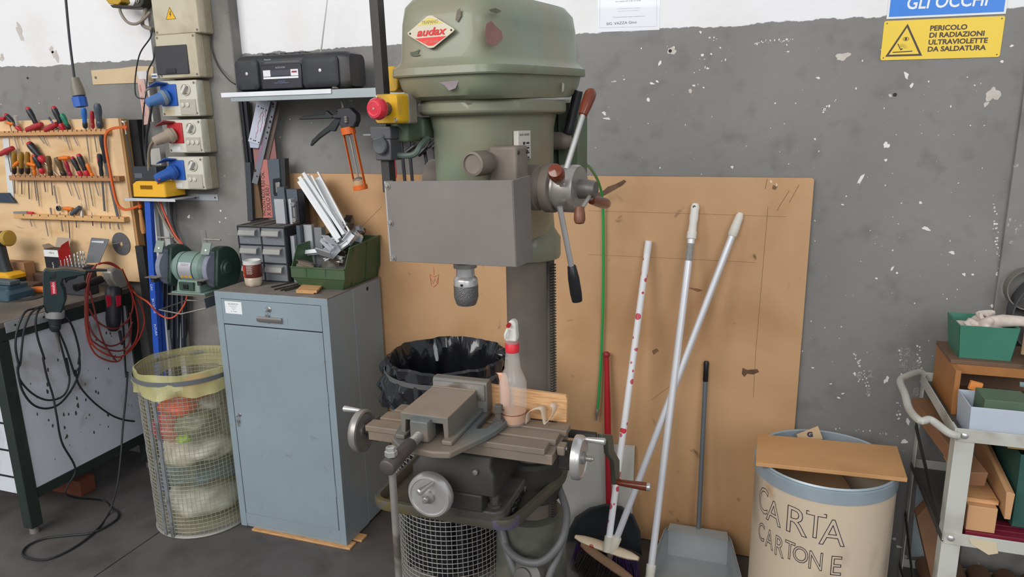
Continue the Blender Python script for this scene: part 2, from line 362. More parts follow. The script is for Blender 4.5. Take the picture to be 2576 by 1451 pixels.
# maker's diamond
zc = my(1088, 81, -.432); lw, lh = .057, .031
def dia(k, y, top=1., bot=1.):
    return [V((zc.x+dx*k*lw, y, zc.z+dz*k*lh)) for dx, dz in ((-1, .06), (-.97, .0), (-.93, -.12), (-.12, -.97), (0, -1.0), (.12, -.97), (.93, -.12), (1, 0), (.93, .12), (.12, .97), (0, 1), (-.12, .97), (-.93, .12))]
mb = MB(MM); mb.prism(dia(1, -.4395), (0, .002, 0)); bd = P('name_plate', mb, C((186, 178, 160), .4, .5), dp, bevel=.0006)
mb = MB(MM); mb.prism([V((zc.x+x*lw, -.4398, zc.z+z*lh)) for x, z in ((-.55, .44), (-.5, .5), (-.1, .84), (.1, .84), (.5, .5), (.55, .44))], (0, .0006, 0)); P('yellow_field', mb, C((214, 196, 110), .5), bd)
mb = MB(MM); mb.prism([V((zc.x+x*lw, -.4398, zc.z+z*lh)) for x, z in ((-.66, -.33), (.66, -.33), (.55, -.44), (.1, -.84), (-.1, -.84), (-.55, -.44))], (0, .0006, 0)); P('red_field', mb, C((222, 62, 58), .5), bd)
def mtext(name, body, m, x, y, z, s, par, **k): return text(name, body, m, MM @ V((x, y, z)), XA, (0, 0, 1), s, par, **k)
mtext('lettering', 'audax', C((214, 44, 44), .5), zc.x, -.4402, zc.z-.0065, .0145, bd, shear=.35, bold=.0006, sx=1.35)
mtext('lettering', 'TRAPANO', C((150, 140, 96), .6), zc.x, -.4402, zc.z+.0155, .0062, bd, sx=.95)
mtext('lettering', 'ART. 25-600', C((206, 150, 130), .6), zc.x, -.4402, zc.z-.021, .0052, bd, sx=.9)
for s in (-1, 1):
    mb = MB(MM); mb.lathe([(.0022, 0), (.0018, .0012), (0, .0014)], (zc.x+s*lw*.86, -.4395, zc.z), (0, -1, 0), 8); P('rivet', mb, m_dark, bd)
# gearbox block, fine-feed drum and speed plate on the right of the head
b0 = mx(1250, 450, .135); 
mb = MB(MM); mb.bx(.085, .150, -.375, -.318, 1.44, 1.568); blk = P('gearbox_block', mb, m_dust, dp, bevel=.006)
for y, z in ((-.365, 1.555), (-.326, 1.555), (-.365, 1.5)):
    mb = MB(MM); mb.lathe([(.004, 0), (.004, .002), (.002, .0025)], (.150, y, z), (1, 0, 0), 10); P('screw', mb, m_dark, blk)
k0 = my(1187, 413, -.44)
mb = MB(MM); mb.lathe([(.012, .12), (.024, .12), (.026, .10), (.026, .07), (.0225, .065), (.0225, .055), (.0255, .05), (.0255, .012), (.0245, .002), (.020, 0), (.019, .004), (0, .004)], (k0.x, k0.y, k0.z), (0, 1, 0), 32); P('depth_drum', mb, m_dust, dp)
sp = mx(1320, 368, .110)
mb = MB(MM); mb.bx(.098, .110, sp.y-.030, sp.y+.030, 1.535, 1.597); spl_ = P('speed_plate', mb, C((206, 200, 190), .5), dp, bevel=.001)
text('lettering', 'GIRI DEL MANDRINO', m_dark, MM @ V((.1104, sp.y, 1.586)), YA, (0, 0, 1), .0048, spl_, sx=.72)
mb = MB(MM)
for r_ in range(4):
    z = 1.570-r_*.0105
    mb.bx(.1100, .1106, sp.y-.008, sp.y+.002, z-.003, z+.003); mb.bx(.1100, .1106, sp.y+.008, sp.y+.022, z-.002, z+.002)
    mb.bx(.1100, .1106, sp.y-.027, sp.y+.027, z-.0058, z-.0053)
P('table_print', mb, m_dark, spl_)
# quill and chuck
SX, SYL = 0., -.345
mb = MB(MM); mb.cyl((SX, SYL, 1.338), (SX, SYL, 1.42), .036, n=32); P('quill', mb, m_steel, dp)
ch = MB(MM); ch.lathe([(.020, .13), (.020, .098), (.0265, .096), (.0265, .086), (.022, .085)], (SX, SYL, 1.2135), n=36); chuck = P('chuck_collar', ch, m_steel, dp)
mb = MB(MM); mb.lathe([(.0205, .088), (.0208, .067), (.0262, .061), (.0272, .058), (.0272, .044)], (SX, SYL, 1.2135), n=36); P('chuck_body', mb, m_bright, dp)
mb = MB(MM); mb.lathe([(.0278, .046), (.0278, .018), (.0235, .004), (.021, 0), (.010, .0), (.008, .006)], (SX, SYL, 1.2135), n=36); P('chuck_sleeve', mb, mat('knurled_steel', (128, 126, 126), .45, .8, var=.25, scale=380, bump=.8, bscale=420), dp)
mb = MB(MM); mb.cyl((.006, SYL-.0285, 1.264), (.006, SYL-.02, 1.264), .003, n=10); P('key_hole', mb, m_black, dp)
# guard plate on its square post
gl, gr = my(970, 456, -.45), my(1290, 453, -.45); gb = my(985, 657, -.45); gbr = my(1300, 672, -.45)
q = [V((gl.x, -.45, gl.z)), V((gr.x, -.45, gr.z)), V((gbr.x, -.45, gbr.z)), V((gb.x, -.45, gb.z))]
mb = MB(MM); mb.prism(q, (0, .0035, 0)); gp = P('guard_plate', mb, m_plate, dp, bevel=.0008)
mb = MB(MM); mb.prism([q[1], V((gr.x+.001, -.377, gr.z+.004)), V((gbr.x+.001, -.379, gbr.z)), q[2]], (-.0035, 0, 0)); P('guard_wing', mb, m_plate, gp, bevel=.0008)
mb = MB(MM); mb.prism([q[0], V((gl.x, -.425, gl.z)), V((gb.x, -.425, gb.z)), q[3]], (-.004, 0, 0)); P('guard_flange', mb, m_bright, gp)
for x, y in ((975, 468), (983, 561), (990, 649)):
    p = my(x, y, -.45); mb = MB(MM); mb.lathe([(.0075, 0), (.0075, .0015), (.004, .0016), (.004, .005), (0, .0055)], (p.x, -.45, p.z), (0, -1, 0), 14); P('guard_bolt', mb, m_steel, gp)
pt, pb = my(945, 0, -.405), my(979, 450, -.405)
mb = MB(MM); mb.bar(V((pt.x, -.405, 1.98)), V((pb.x, -.405, 1.47)), .022, .022, (0, 1, 0)); P('guard_post', mb, mat('black_bar', (70, 66, 66), .5, .4, var=.12, scale=12), dp, bevel=.001)
kp = my(953, 367, -.44)
mb = MB(MM); mb.lathe([(.008, .03), (.012, .028), (.014, .012), (.0175, .01), (.0185, .003), (.016, 0), (.010, .001), (0, .002)], kp, (0, 1, 0), 20); P('clamp_knob', mb, C((78, 80, 84), .5), dp)
cp = my(985, 352, -.40)
mb = MB(MM); mb.bx(pb.x-.026, pb.x+.03, -.43, -.385, 1.585, 1.612); mb.bx(pb.x-.016, pb.x+.026, -.428, -.386, 1.54, 1.586); P('post_clamp', mb, mat('clamp_grey', (88, 88, 92), .5, .3), dp, bevel=.003)
# emergency stop box on its bracket
e0, e1 = my(939, 238, -.47), my(1004, 312, -.47)
es = thing('emergency_stop', MM @ V((e0.x, -.47, e1.z)), 'yellow emergency stop box with a big red mushroom button', 'stop button')
ex0, ex1, ez0, ez1 = e0.x, e1.x, my(970, 311, -.47).z, my(970, 236, -.47).z
m_yel = mat('stop_yellow', (212, 164, 28), .45, var=.12, scale=12, rgb2=(120, 100, 66), thr=.58, scale2=12, soft=.14)
mb = MB(MM); mb.loft([[V((ex0+(ex1-ex0)/2+x, y_, ez0+(ez1-ez0)/2+z)) for x, z in rrect((ex1-ex0)*k, (ez1-ez0)*k, .008)] for y_, k in ((-.47, .94), (-.465, 1.), (-.435, 1.0))]); P('lid', mb, m_yel, es)
mb = MB(MM); mb.loft([[V((ex0+(ex1-ex0)/2+x, y_, ez0+(ez1-ez0)/2+z)) for x, z in rrect((ex1-ex0)+.002, (ez1-ez0)+.002, .006)] for y_ in (-.4345, -.405)]); P('back_box', mb, mat('dirty_grey', (140, 132, 118), .6, var=.15, scale=20), es, bevel=.002)
bcx, bcz = (ex0+ex1)/2+.002, (ez0+ez1)/2+.0
mb = MB(MM); mb.cyl((bcx, -.470, bcz), (bcx, -.492, bcz), .0135, n=24); P('collar', mb, C((92, 74, 66), .5), es)
mb = MB(MM); mb.lathe([(.014, .022), (.021, .02), (.0225, .014), (.0215, .006), (.018, .001), (0, 0)], (bcx, -.513, bcz), (0, 1, 0), 32); bt = P('mushroom_button', mb, mat('stop_red', (196, 40, 56), .3, var=.15, scale=20, coat=.4), es)
mb = MB(MM)
for a0, a1 in ((20, 150), (200, 330)): mb.tube([V((bcx+.0135*cos(radians(a)), -.5127, bcz+.0135*sin(radians(a)))) for a in range(a0, a1, 10)], .0011, 4)
P('arrow_mark', mb, C((240, 96, 110), .5), bt)
mb = MB(MM); mb.lathe([(.0025, 0), (.0025, -.0012), (0, -.0014)], (bcx, -.5125, bcz), (0, 1, 0), 10); P('screw', mb, m_steel, bt)
for x, z in ((ex0+.007, ez1-.007), (ex1-.007, ez0+.007)):
    mb = MB(MM); mb.lathe([(.0042, 0), (.0042, .0015), (.0025, .002), (.001, .0008)], (x, -.470, z), (0, -1, 0), 12); P('screw', mb, m_steel, es)
mb = MB(MM); mb.lathe([(.006, 0), (.006, .012), (.004, .014)], (ex0, -.44, ez0+.012), (-1, 0, 0), 10); P('cable_gland', mb, m_rubber, es)
mb = MB(MM); mb.bx(-.165, -.10, -.40, -.34, 1.578, 1.632); mb.bx(-.15, -.085, -.36, -.22, 1.585, 1.630); P('switch_bracket', mb, m_greend, dp, bevel=.006)
mb = MB(MM); mb.tube(spl([V((-.175, -.40, 1.595)), V((-.165, -.43, 1.585)), V((-.145, -.432, 1.588)), V((-.14, -.41, 1.6))], 5), .006, 8); P('switch_cable', mb, C((80, 84, 82), .6), dp)
mb = MB(MM); mb.tube(spl([V((-.16, -.39, 1.558)), V((-.13, -.40, 1.55)), V((-.085, -.40, 1.552)), V((-.075, -.39, 1.57)), V((-.075, -.36, 1.585))], 5), .0065, 8); P('conduit', mb, C((84, 96, 90), .5), dp)
yb0 = my(992, 200, -.33)
mb = MB(MM); mb.loft([[V((yb0.x+x, y_, yb0.z+z)) for x, z in rrect(.04, .055, .012)] for y_ in (-.345, -.30)]); P('yellow_bracket', mb, m_yel, dp, bevel=.003)
mb = MB(MM); mb.lathe([(.045, 0), (.048, .01), (.048, .05), (.04, .055)], (-.125, -.2, 1.482), (-1, 0, 0), 24); P('side_cover', mb, m_dust, dp)
# feed shaft, hub and levers
HX, HY, HZ = .2, -.262, 1.474
mb = MB(MM); mb.lathe([(.04, .115), (.05, .12), (.05, .15), (.046, .152), (.046, .165), (.053, .167), (.053, .186), (.046, .19)], (0, HY, HZ), (1, 0, 0), 36); P('feed_flange', mb, m_dust, dp)
mb = MB(MM); mb.lathe([(.044, .19), (.044, .196), (.049, .198), (.051, .203), (.051, .238), (.048, .243), (.022, .244)], (0, HY, HZ), (1, 0, 0), 40); hub = P('feed_hub', mb, m_steel, dp)
mb = MB(MM); mb.lathe([(.021, .243), (.0205, .262), (.018, .278), (.016, .280), (0, .280)], (0, HY, HZ), (1, 0, 0), 28); P('hub_cap', mb, mat('hub_grey', (110, 106, 102), .45, .5), dp)
def lever(p0, p1, r, hp0, hp1, prof, m, rod=m_bright):
    a = MB(MM); a.cyl(p0, p1, r, n=14); l = P('feed_lever', a, rod, dp)
    d = (V(hp1)-V(hp0)); L = d.length; a = MB(MM); a.lathe([(rr, h*L) for rr, h in prof], hp0, d, 22); P('lever_grip', a, m, l)
grip = [(.007, 0), (.010, .02), (.0125, .35), (.0135, .7), (.0125, .86), (.008, .97), (0, 1)]
def lp(x, y, xl): return mx(x, y, xl)
tA, tB = lp(1465, 290, .235), lp(1490, 224, .245)
lever(lp(1424, 425, .222), tA.lerp(tB, .3), .0062, tA, tB, grip, m_brown)
tA, tB = lp(1438, 668, .235), lp(1452, 757, .242)
lever(lp(1408, 520, .222), tA.lerp(tB, .3), .0062, tA, tB, [(.008, 0), (.0095, .02), (.0125, .35), (.013, .8), (.0115, 1), (0, 1)], m_black)
# lever pointing towards the room, seen end-on
hA = V((.222, HY-.045, HZ+.012)); hB = mx(1397, 430, .235)
p_end = hB
lever(hA, hB.lerp(hA, .25), .0062, hA.lerp(hB, .3), hB+(hB-hA)*.1, [(.008, 0), (.012, .1), (.016, .5), (.0175, .75), (.014, .93), (0, 1)], m_brown)
tA, tB = lp(1488, 503, .228), lp(1530, 514, .222)
lever(V((.225, HY+.045, HZ-.012)), tA.lerp(tB, .3), .0062, tA, tB, grip, m_brown)
lk = V((.27, HY, HZ-.008)); lk0 = mx(1458, 520, .272); lk1 = mx(1458, 564, .276)
lever(lk, lk0.lerp(lk1, .3), .0045, lk0, lk1, [(.007, 0), (.0095, .03), (.0115, .4), (.012, .75), (.009, .95), (0, 1)], mat('bakelite_dull', (120, 74, 54), .4), m_steel)
# belt-tension lever at the back right
ra, rb = my(1455, 228, 0), my(1430, 328, 0)
mb = MB(MM); mb.lathe([(.0115, 0), (.0125, .01), (.0125, .085), (.014, .09), (.014, .105), (.0115, .107)], ra, rb-ra, 18); tl = P('tension_lever', mb, m_black, dp)
rc = my(1416, 342, 0)
mb = MB(MM); mb.cyl(rb, rc, .006, n=6); P('bolt', mb, m_steel, tl)
mb = MB(MM); mb.cyl((.03, 0, rc.z-.012), (.09, 0, rc.z-.012), .022, n=24); mb.sph((.09, 0, rc.z-.012), .022); P('tension_arm', mb, m_dust, dp)
mb = MB(MM); mb.bx(.06, .118, .03, .09, 1.43, 1.66); P('motor_plate', mb, m_greend, dp, bevel=.004)
mb = MB(MM); mb.lathe([(.05, 0), (.075, .01), (.075, .2), (.05, .22)], (0, .13, 1.45), n=28); P('motor', mb, m_greend, dp)
# tray-shaped drill table on the column
TZ = .628
def trayring(grow, z):
    # plan in world axes: front left, front right, then back to the column
    pts = [(-.945, -.995), (-.55, -.995), (-.485, -.70), (-.50, -.63), (-.64, -.60), (-.945, -.66)]
    n = len(pts); c = V((-.72, -.82)); out = []
    for i in range(n):
        p0, p1, p2 = V(pts[i-1]), V(pts[i]), V(pts[(i+1) % n]); r = .045
        a = (p0-p1).normalized(); b_ = (p2-p1).normalized(); rr = min(r, (p0-p1).length*.45, (p2-p1).length*.45)
        s0, s2 = p1+a*rr, p1+b_*rr
        for k in range(5):
            t = k/4; q_ = s0*(1-t)**2+p1*2*t*(1-t)+s2*t*t
            d = (q_-c); out.append(V((q_.x+d.x/d.length*grow, q_.y+d.y/d.length*grow, z)))
    return out
mb = MB(); mb.loft([trayring(-.012, TZ-.03), trayring(.004, TZ-.022), trayring(.008, TZ-.004), trayring(.004, TZ+.006), trayring(-.008, TZ+.008), trayring(-.018, TZ+.001), trayring(-.024, TZ-.012)])
P('tray_table', mb, mat('tray_iron', (80, 76, 66), .55, .25, var=.18, scale=9, bump=.2, rgb2=(98, 88, 50), thr=.6, scale2=9, soft=.05, rgb3=(90, 84, 104), thr3=.66, scale3=14), dp)
mb = MB(MM); mb.lathe([(.085, 0), (.088, .01), (.088, .11), (.08, .12)], (-.014, 0, TZ-.06), n=32); P('table_sleeve', mb, m_dark, dp)
# crank that raises the table
c0 = V((-.46, -.74, .80)); ca = onX(1500, 1098, -.385); cb = onX(1524, 1120, -.325); cc = onX(1530, 1150, -.32); cd = onX(1542, 1205, -.315)
mb = MB(); mb.cyl((-.50, ca.y, ca.z), (-.385, ca.y, ca.z), .012, n=14); P('crank_shaft', mb, m_dark, dp)
crk = MB(); A = V((-.33, ca.y, ca.z)); sh = [onX(x, y, -.385) for x, y in ((1503, 1090), (1530, 1092), (1534, 1130), (1548, 1155), (1548, 1212), (1538, 1218), (1533, 1160), (1519, 1140), (1517, 1108), (1503, 1105))]
crk.prism(sh, (.014, 0, 0)); crk = P('table_crank', crk, mat('crank_grey', (92, 96, 84), .5, .3), dp, bevel=.003)
h0 = onX(1550, 1212, -.372); h1 = h0+V((.1, 0, -.001)); 
mb = MB(); mb.lathe([(.007, 0), (.010, .01), (.0115, .05), (.013, .085), (.0125, .095)], h0, h1-h0, 18); hg = P('crank_grip', mb, m_brown, crk)
mb = MB(); mb.lathe([(.0125, .094), (.0135, .096), (.012, .105), (0, .106)], h0, h1-h0, 16); P('end_cap', mb, m_bright, hg)
# flexible conduit slung round the column foot
def hosep(L): return spl(L, 6)
h = [my(1405, 1225, .02), my(1425, 1290, -.05), my(1412, 1360, -.11), my(1368, 1410, -.14), my(1320, 1412, -.15), my(1280, 1385, -.13), my(1262, 1345, -.10), my(1264, 1310, -.06), V((-.10, .05, .52))]
mb = MB(MM); mb.tube(hosep(h), .011, 10); P('conduit_hose', mb, C((92, 92, 92), .5), dp)
h = [my(1402, 1222, .03), my(1420, 1270, -.02), my(1424, 1320, -.06), my(1410, 1380, -.10), my(1385, 1440, -.13), my(1375, 1470, -.14)]
mb = MB(MM); mb.tube(hosep(h), .010, 10); P('conduit_hose', mb, C((100, 100, 98), .5), dp)
h = [my(1262, 1330, -.10), my(1280, 1400, -.13), my(1300, 1450, -.14), my(1310, 1480, -.14)]
mb = MB(MM); mb.tube(hosep(h), .011, 10); P('conduit_hose', mb, C((92, 92, 92), .5), dp)
fb = my(1325, 1440, -.15)
mb = MB(MM); mb.lathe([(.05, 0), (.055, .015), (.05, .04), (.03, .05), (.028, .056), (.012, .058)], (fb.x, -.11, fb.z-.035), (-.15, -.9, .35), 20); P('junction_cover', mb, C((96, 94, 90), .5, .3), dp)
# ---------------------------------------------------------------- cross-slide table
XT0, XT1, YT0, YT1, ZT = -.957, -.437, -.985, -.822, .84
ct = thing('cross_slide_table', (-.7, -.9, TZ-.012), 'dusty slotted cross-slide table with bright handwheels on the drill tray', 'machine table')
m_table = mat('table_steel', (130, 117, 104), .55, .15, var=.12, scale=12, rgb2=(150, 130, 108), thr=.58, scale2=7, soft=.14)
sw = (YT1-YT0-2*.013)/3
for i in range(3):
    y0 = YT0+i*(sw+.013); P('table_rib', MB().bx(XT0+(0 if i == 0 else .012*i), XT1-(.012*(2-i) if i < 2 else 0)+.0, y0, y0+sw, ZT-.016, ZT), m_table, ct, bevel=.002)
P('table_body', MB().bx(XT0+.006, XT1-.006, YT0+.004, YT1-.004, ZT-.042, ZT-.0155), m_table, ct, bevel=.002)
YC = (YT0+YT1)/2
P('end_bracket', MB().bx(XT1-.006, XT1+.026, YC-.03, YC+.03, ZT-.075, ZT-.02), m_dark, ct, bevel=.003)
P('end_bracket', MB().bx(XT0-.02, XT0+.006, YC-.03, YC+.03, ZT-.07, ZT-.02), m_dark, ct, bevel=.003)
P('end_bracket', MB().bx(XT1-.004, XT1+.016, YC-.045, YC-.012, ZT-.03, ZT-.006), m_table, ct, bevel=.003)
for p in ((XT1+.0165, YC-.03, ZT-.016), (XT1+.0265, YC+.0, ZT-.034)):
    P('socket_screw', MB().lathe([(.005, 0), (.005, .003), (.003, .0032), (.003, .001)], p, (1, 0, 0), 12), m_steel, ct)
# saddle and base under the table
P('cross_saddle', MB().loft([[V((-.70+x, -.905+y, z)) for x, y in rrect(w, d, .01)] for z, w, d in ((.70, .23, .2), (.755, .23, .2), (.775, .2, .18), (.798, .2, .16))]), m_dark, ct, bevel=.003)
P('base_slide', MB().bx(-.80, -.62, -1.01, -.78, .655, .702), m_dark, ct, bevel=.004)
P('base_plate', MB().loft([[V((-.70+x, -.89+y, z)) for x, y in rrect(.26, .22, .03)] for z in (TZ-.012, .655)]), m_iron, ct, bevel=.004)
for x, y in ((-.602, -.965), (-.80, -.965)):
    P('clamp_bolt', MB().lathe([(.02, 0), (.02, .006), (.012, .007), (.012, .02), (.014, .021), (.014, .034), (.011, .036)], (x, y, .655), (0, 0, 1), 6), m_iron, ct)
for dx in (0, .018):
    P('gib_screw', MB().lathe([(.005, 0), (.005, .012), (.003, .013)], (-.598+dx*0, -.955+dx, .73), (1, -.3, 0), 8), m_steel, ct)
P('gib_screw', MB().lathe([(.007, 0), (.007, .006), (.004, .007)], (-.635, -1.005, .765), (0, -1, 0), 8), m_steel, ct)
def handwheel(c, ax, R, hpin, hl, sgn, hdir=None):
    c = V(c); ax = V(ax); u, w = perp(ax)
    wh = P('handwheel', MB().lathe([(R*.2, -.008), (R*.80, -.008), (R*.84, -.011), (R*.93, -.010), (R, -.004), (R*1.01, .002), (R, .012), (R*.9, .014), (R*.78, .008), (R*.3, .008)], c, ax, 44), m_bright if sgn else m_steel, ct)
    P('wheel_hub', MB().lathe([(R*.30, .012), (R*.28, -.014), (R*.2, -.016), (R*.13, -.017), (R*.13, -.03), (R*.1, -.031), (R*.08, -.036), (0, -.036)], c, ax, 20), m_steel, wh)
    P('wheel_spindle', MB().cyl(c+ax*.01, c+ax*hl, .009, n=14), m_dark, wh)
    p = V(hpin); d = -ax if hdir is None else V(hdir)
    P('wheel_handle', MB().lathe([(.0045, 0), (.006, .01), (.0085, .045), (.009, .052), (.006, .055), (0, .055)], p, d, 16), m_bright, wh)
handwheel((-.995, -.943, .803), (1, 0, 0), .058, (-1.003, -.925, .852), .05, 0)
handwheel((-.392, -.909, .793), (-1, 0, 0), .056, (-.384, -.895, .838), .05, 1)
fw = onY(1082, 1245, -1.065); handwheel(fw, (0, 1, 0), .0585, onY(1092, 1210, -1.069), .09, 1, (-.35, -.92, -.15))
# vice
VX, VZ = -.742, ZT+.001
m_vise = mat('vice_blue_grey', (94, 102, 102), .55, .1, var=.14, scale=9, rgb2=(128, 115, 102), thr=.5, scale2=5, soft=.12)
m_visetop = mat('vice_top', (146, 132, 117), .6, .1, var=.1, scale=10)
vs = thing('machine_vice', (VX, -.96, VZ), 'heavy drill vice with channel-shaped jaw clamped on the slotted table', 'vice')
ear = []
base_out = [(-.85, -.99), (-.83, -1.07), (-.79, -1.105), (-.70, -1.11), (-.66, -1.10), (-.615, -1.0), (-.60, -.955), (-.59, -.90), (-.598, -.865), (-.625, -.86), (-.632, -.88), (-.622, -.905), (-.628, -.945), (-.648, -.955), (-.655, -.94), (-.655, -.835), (-.665, -.82), (-.81, -.82), (-.825, -.835), (-.83, -.93)]
P('base', MB().prism([V((x, y, VZ)) for x, y in base_out], (0, 0, .018)), m_vise, vs, bevel=.004)
P('left_rail', MB().bx(-.82, -.795, -1.07, -.83, VZ+.018, VZ+.030), m_vise, vs, bevel=.003)
P('right_rail', MB().bx(-.695, -.668, -1.07, -.83, VZ+.018, VZ+.030), m_vise, vs, bevel=.003)
zt = .921; x0, x1, y0, y1 = -.812, -.684, -1.052, -.86
prof = [(x0, VZ+.02), (x0, zt), (x1, zt), (x1, VZ+.02), (x1-.011, VZ+.02), (x1-.014, zt-.016), (x0+.014, zt-.016), (x0+.011, VZ+.02)]
P('moving_jaw', MB().prism([V((x, y0, z)) for x, z in prof], (0, y1-y0, 0)), m_vise, vs, bevel=.0015)
P('jaw_cover', MB().bx(x0+.001, x1-.001, y0+.001, y1, zt-.0005, zt+.0015), m_visetop, vs)
P('jaw_strip', MB().bx(x0+.001, x1-.001, y1-.012, y1+.001, zt+.0016, zt+.004), m_visetop, vs, bevel=.001)
P('fixed_jaw', MB().prism([V((-.815, -.828, z_)) if False else V((-.815, y_, z_)) for y_, z_ in ((-.82, VZ+.018), (-.82, .925), (-.828, .945), (-.853, .945), (-.858, .938), (-.858, VZ+.018))], (.158, 0, 0)), m_vise, vs, bevel=.002)
P('jaw_plate', MB().bx(-.81, -.662, -.864, -.858, .895, .938), m_steel, vs)
P('screw_nut', MB().loft([[V((-.752+x, y_, VZ+.047+z)) for x, z in rrect(w, h_, .004, 2)] for y_, w, h_ in ((-1.075, .046, .05), (-1.068, .05, .056), (-1.03, .05, .056))]), m_vise, vs, bevel=.002)
sA = V((-.752, -1.06, .878)); sB = sA+V((-.006, -.165, -.012)); sd = (sB-sA).normalized()
pr = [(.0095, 0)]
for i in range(9): pr += [(.0095, .012+i*.005), (.0125, .0135+i*.005), (.0125, .0155+i*.005), (.0095, .017+i*.005)]
P('screw_thread', MB().lathe(pr, sA, sd, 16), m_steel, vs)
P('screw_sleeve', MB().lathe([(.0155, .055), (.0165, .057), (.0165, .118), (.0175, .119), (.0195, .122), (.0195, .165), (.018, .168), (.0165, .169), (0, .1695)], sA, sd, 24), mat('sleeve_grey', (96, 90, 86), .45, .5), vs)
hq = sA+sd*.145
tb = hq+V((.0, 0, -.315)); rod = P('handle_rod', MB().cyl(hq+V((0, 0, .022)), tb, .0085, n=16), m_steel, vs)
P('handle_nut', MB().lathe([(.0145, 0), (.0145, .011), (.012, .013), (.0115, .021), (.008, .022), (.008, .016)], hq+V((0, 0, .019)), (0, 0, 1), 6), m_bright, vs)
P('handle_nut', MB().lathe([(.012, -.018), (.0145, -.014), (.0145, 0), (.012, .003)], tb, (0, 0, 1), 6), m_bright, vs)
bp_ = onZ(1244, 1033, .885)
vb = V((-.612, -.895, VZ+.018))
P('clamp_bolt', MB().lathe([(.016, 0), (.016, .004), (.009, .005), (.009, .026), (.016, .027), (.016, .030), (.0125, .031), (.0125, .042), (.0105, .044), (0, .044)], vb, (0, 0, 1), 6), m_iron, vs)
# plank, bottle and plastic off-cut at the back of the table
a = onY(1236, 965, -.806); b_ = onY(1434, 990, -.806); 
T1('wood_offcut', MB().bx(-.66, -.455, -.820, -.806, ZT+.001, .918) if False else MB().prism([V((x, -.8185, z)) for x, z in ((-.672, ZT+.001), (-.672, .924), (-.452, .916), (-.448, .905), (-.45, ZT+.001))], (0, .014, 0)), mat('pale_pine', (214, 168, 120), .65, var=.1, scale=4, stretch=(3, 30, 30), rgb2=(196, 146, 98), thr=.55, scale2=6), 'short pale pine board standing on the drill table behind the bottle', 'board', bevel=.0015)
sb = onY(1303, 1045, -.852); BX, BY, BZ = -.585, -.853, ZT+.001
bt = thing('spray_bottle', (BX, BY, BZ), 'translucent spray bottle with red collar and white trigger head', 'spray bottle')
m_clear = mat('clear_plastic', (222, 214, 206), .2, var=.05, alpha=.3, trans=.0, spec=.7)
P('bottle_body', MB().lathe([(.033, .0), (.0355, .004), (.0355, .045), (.0365, .07), (.0365, .112), (.031, .128), (.0215, .15), (.0185, .185), (.0165, .197)], (BX, BY, BZ), n=32), m_clear, bt)
P('liquid', MB().lathe([(.031, .003), (.0335, .006), (.0335, .034), (0, .034)], (BX, BY, BZ), n=28), mat('amber_liquid', (206, 146, 92), .2, alpha=.85), bt)
P('level_line', MB().lathe([(.0358, .030), (.0362, .031), (.0358, .032)], (BX, BY, BZ), n=28, cap0=False, cap1=False), C((120, 40, 24), .5), bt)
P('collar', MB().lathe([(.0165, .195), (.0185, .197), (.018, .217), (.0165, .219)], (BX, BY, BZ), n=24), C((214, 44, 56), .4, scale=60), bt)
P('neck', MB().lathe([(.0165, .218), (.0155, .228), (.012, .230)], (BX, BY, BZ), n=20), m_clear, bt)
hp = [(-.016, .226), (.015, .226), (.016, .24), (.0145, .262), (.014, .275), (.008, .283), (-.002, .282), (-.008, .272), (-.010, .264), (-.013, .25)]
hd = P('trigger_head', MB().prism([V((BX+x, BY-.012, BZ+z)) for x, z in hp], (0, .024, 0)), C((226, 222, 214), .5), bt, bevel=.004, seg=3)
P('nozzle', MB().cyl((BX-.002, BY-.0125, BZ+.272), (BX-.002, BY-.022, BZ+.270), .0055, n=14), C((176, 40, 44), .4), hd)
P('trigger', MB().tube([(BX-.004, BY-.02, BZ+.262), (BX-.009, BY-.024, BZ+.248), (BX-.011, BY-.02, BZ+.236)], [.004, .004, .003], 8), C((228, 226, 220), .4), hd)
pl = [onY(x, y, -.862) for x, y in ((1321, 1045), (1324, 1020), (1336, 1010), (1350, 1006), (1360, 1010), (1364, 1030), (1368, 1044), (1374, 1040), (1388, 1020), (1390, 1004), (1382, 997))]
pl = [V((p.x, p.y, p.z-pl[0].z+ZT+.0015)) for p in pl]
mb = MB(); s_ = spl(pl, 4); mb.grid([s_, [p+V((.004, .03, 0)) for p in s_]])
T1('plastic_offcut', mb, mat('film_plastic', (226, 212, 192), .3, alpha=.6), 'bent clear plastic scrap leaning beside the spray bottle', 'plastic scrap', solid=.0012)
sc = onZ(1280, 960, .88)
mb = MB(); sc_ = spl([V((-.632, -.832, ZT+.0015)), V((-.626, -.834, .90)), V((-.632, -.832, .955)), V((-.640, -.83, .965))], 5); mb.grid([sc_, [p+V((.022, .006, 0)) for p in sc_]])
T1('plastic_scraper', mb, mat('peach_plastic', (226, 170, 140), .4), 'peach plastic strip standing left of the spray bottle', 'plastic strip', solid=.0015)
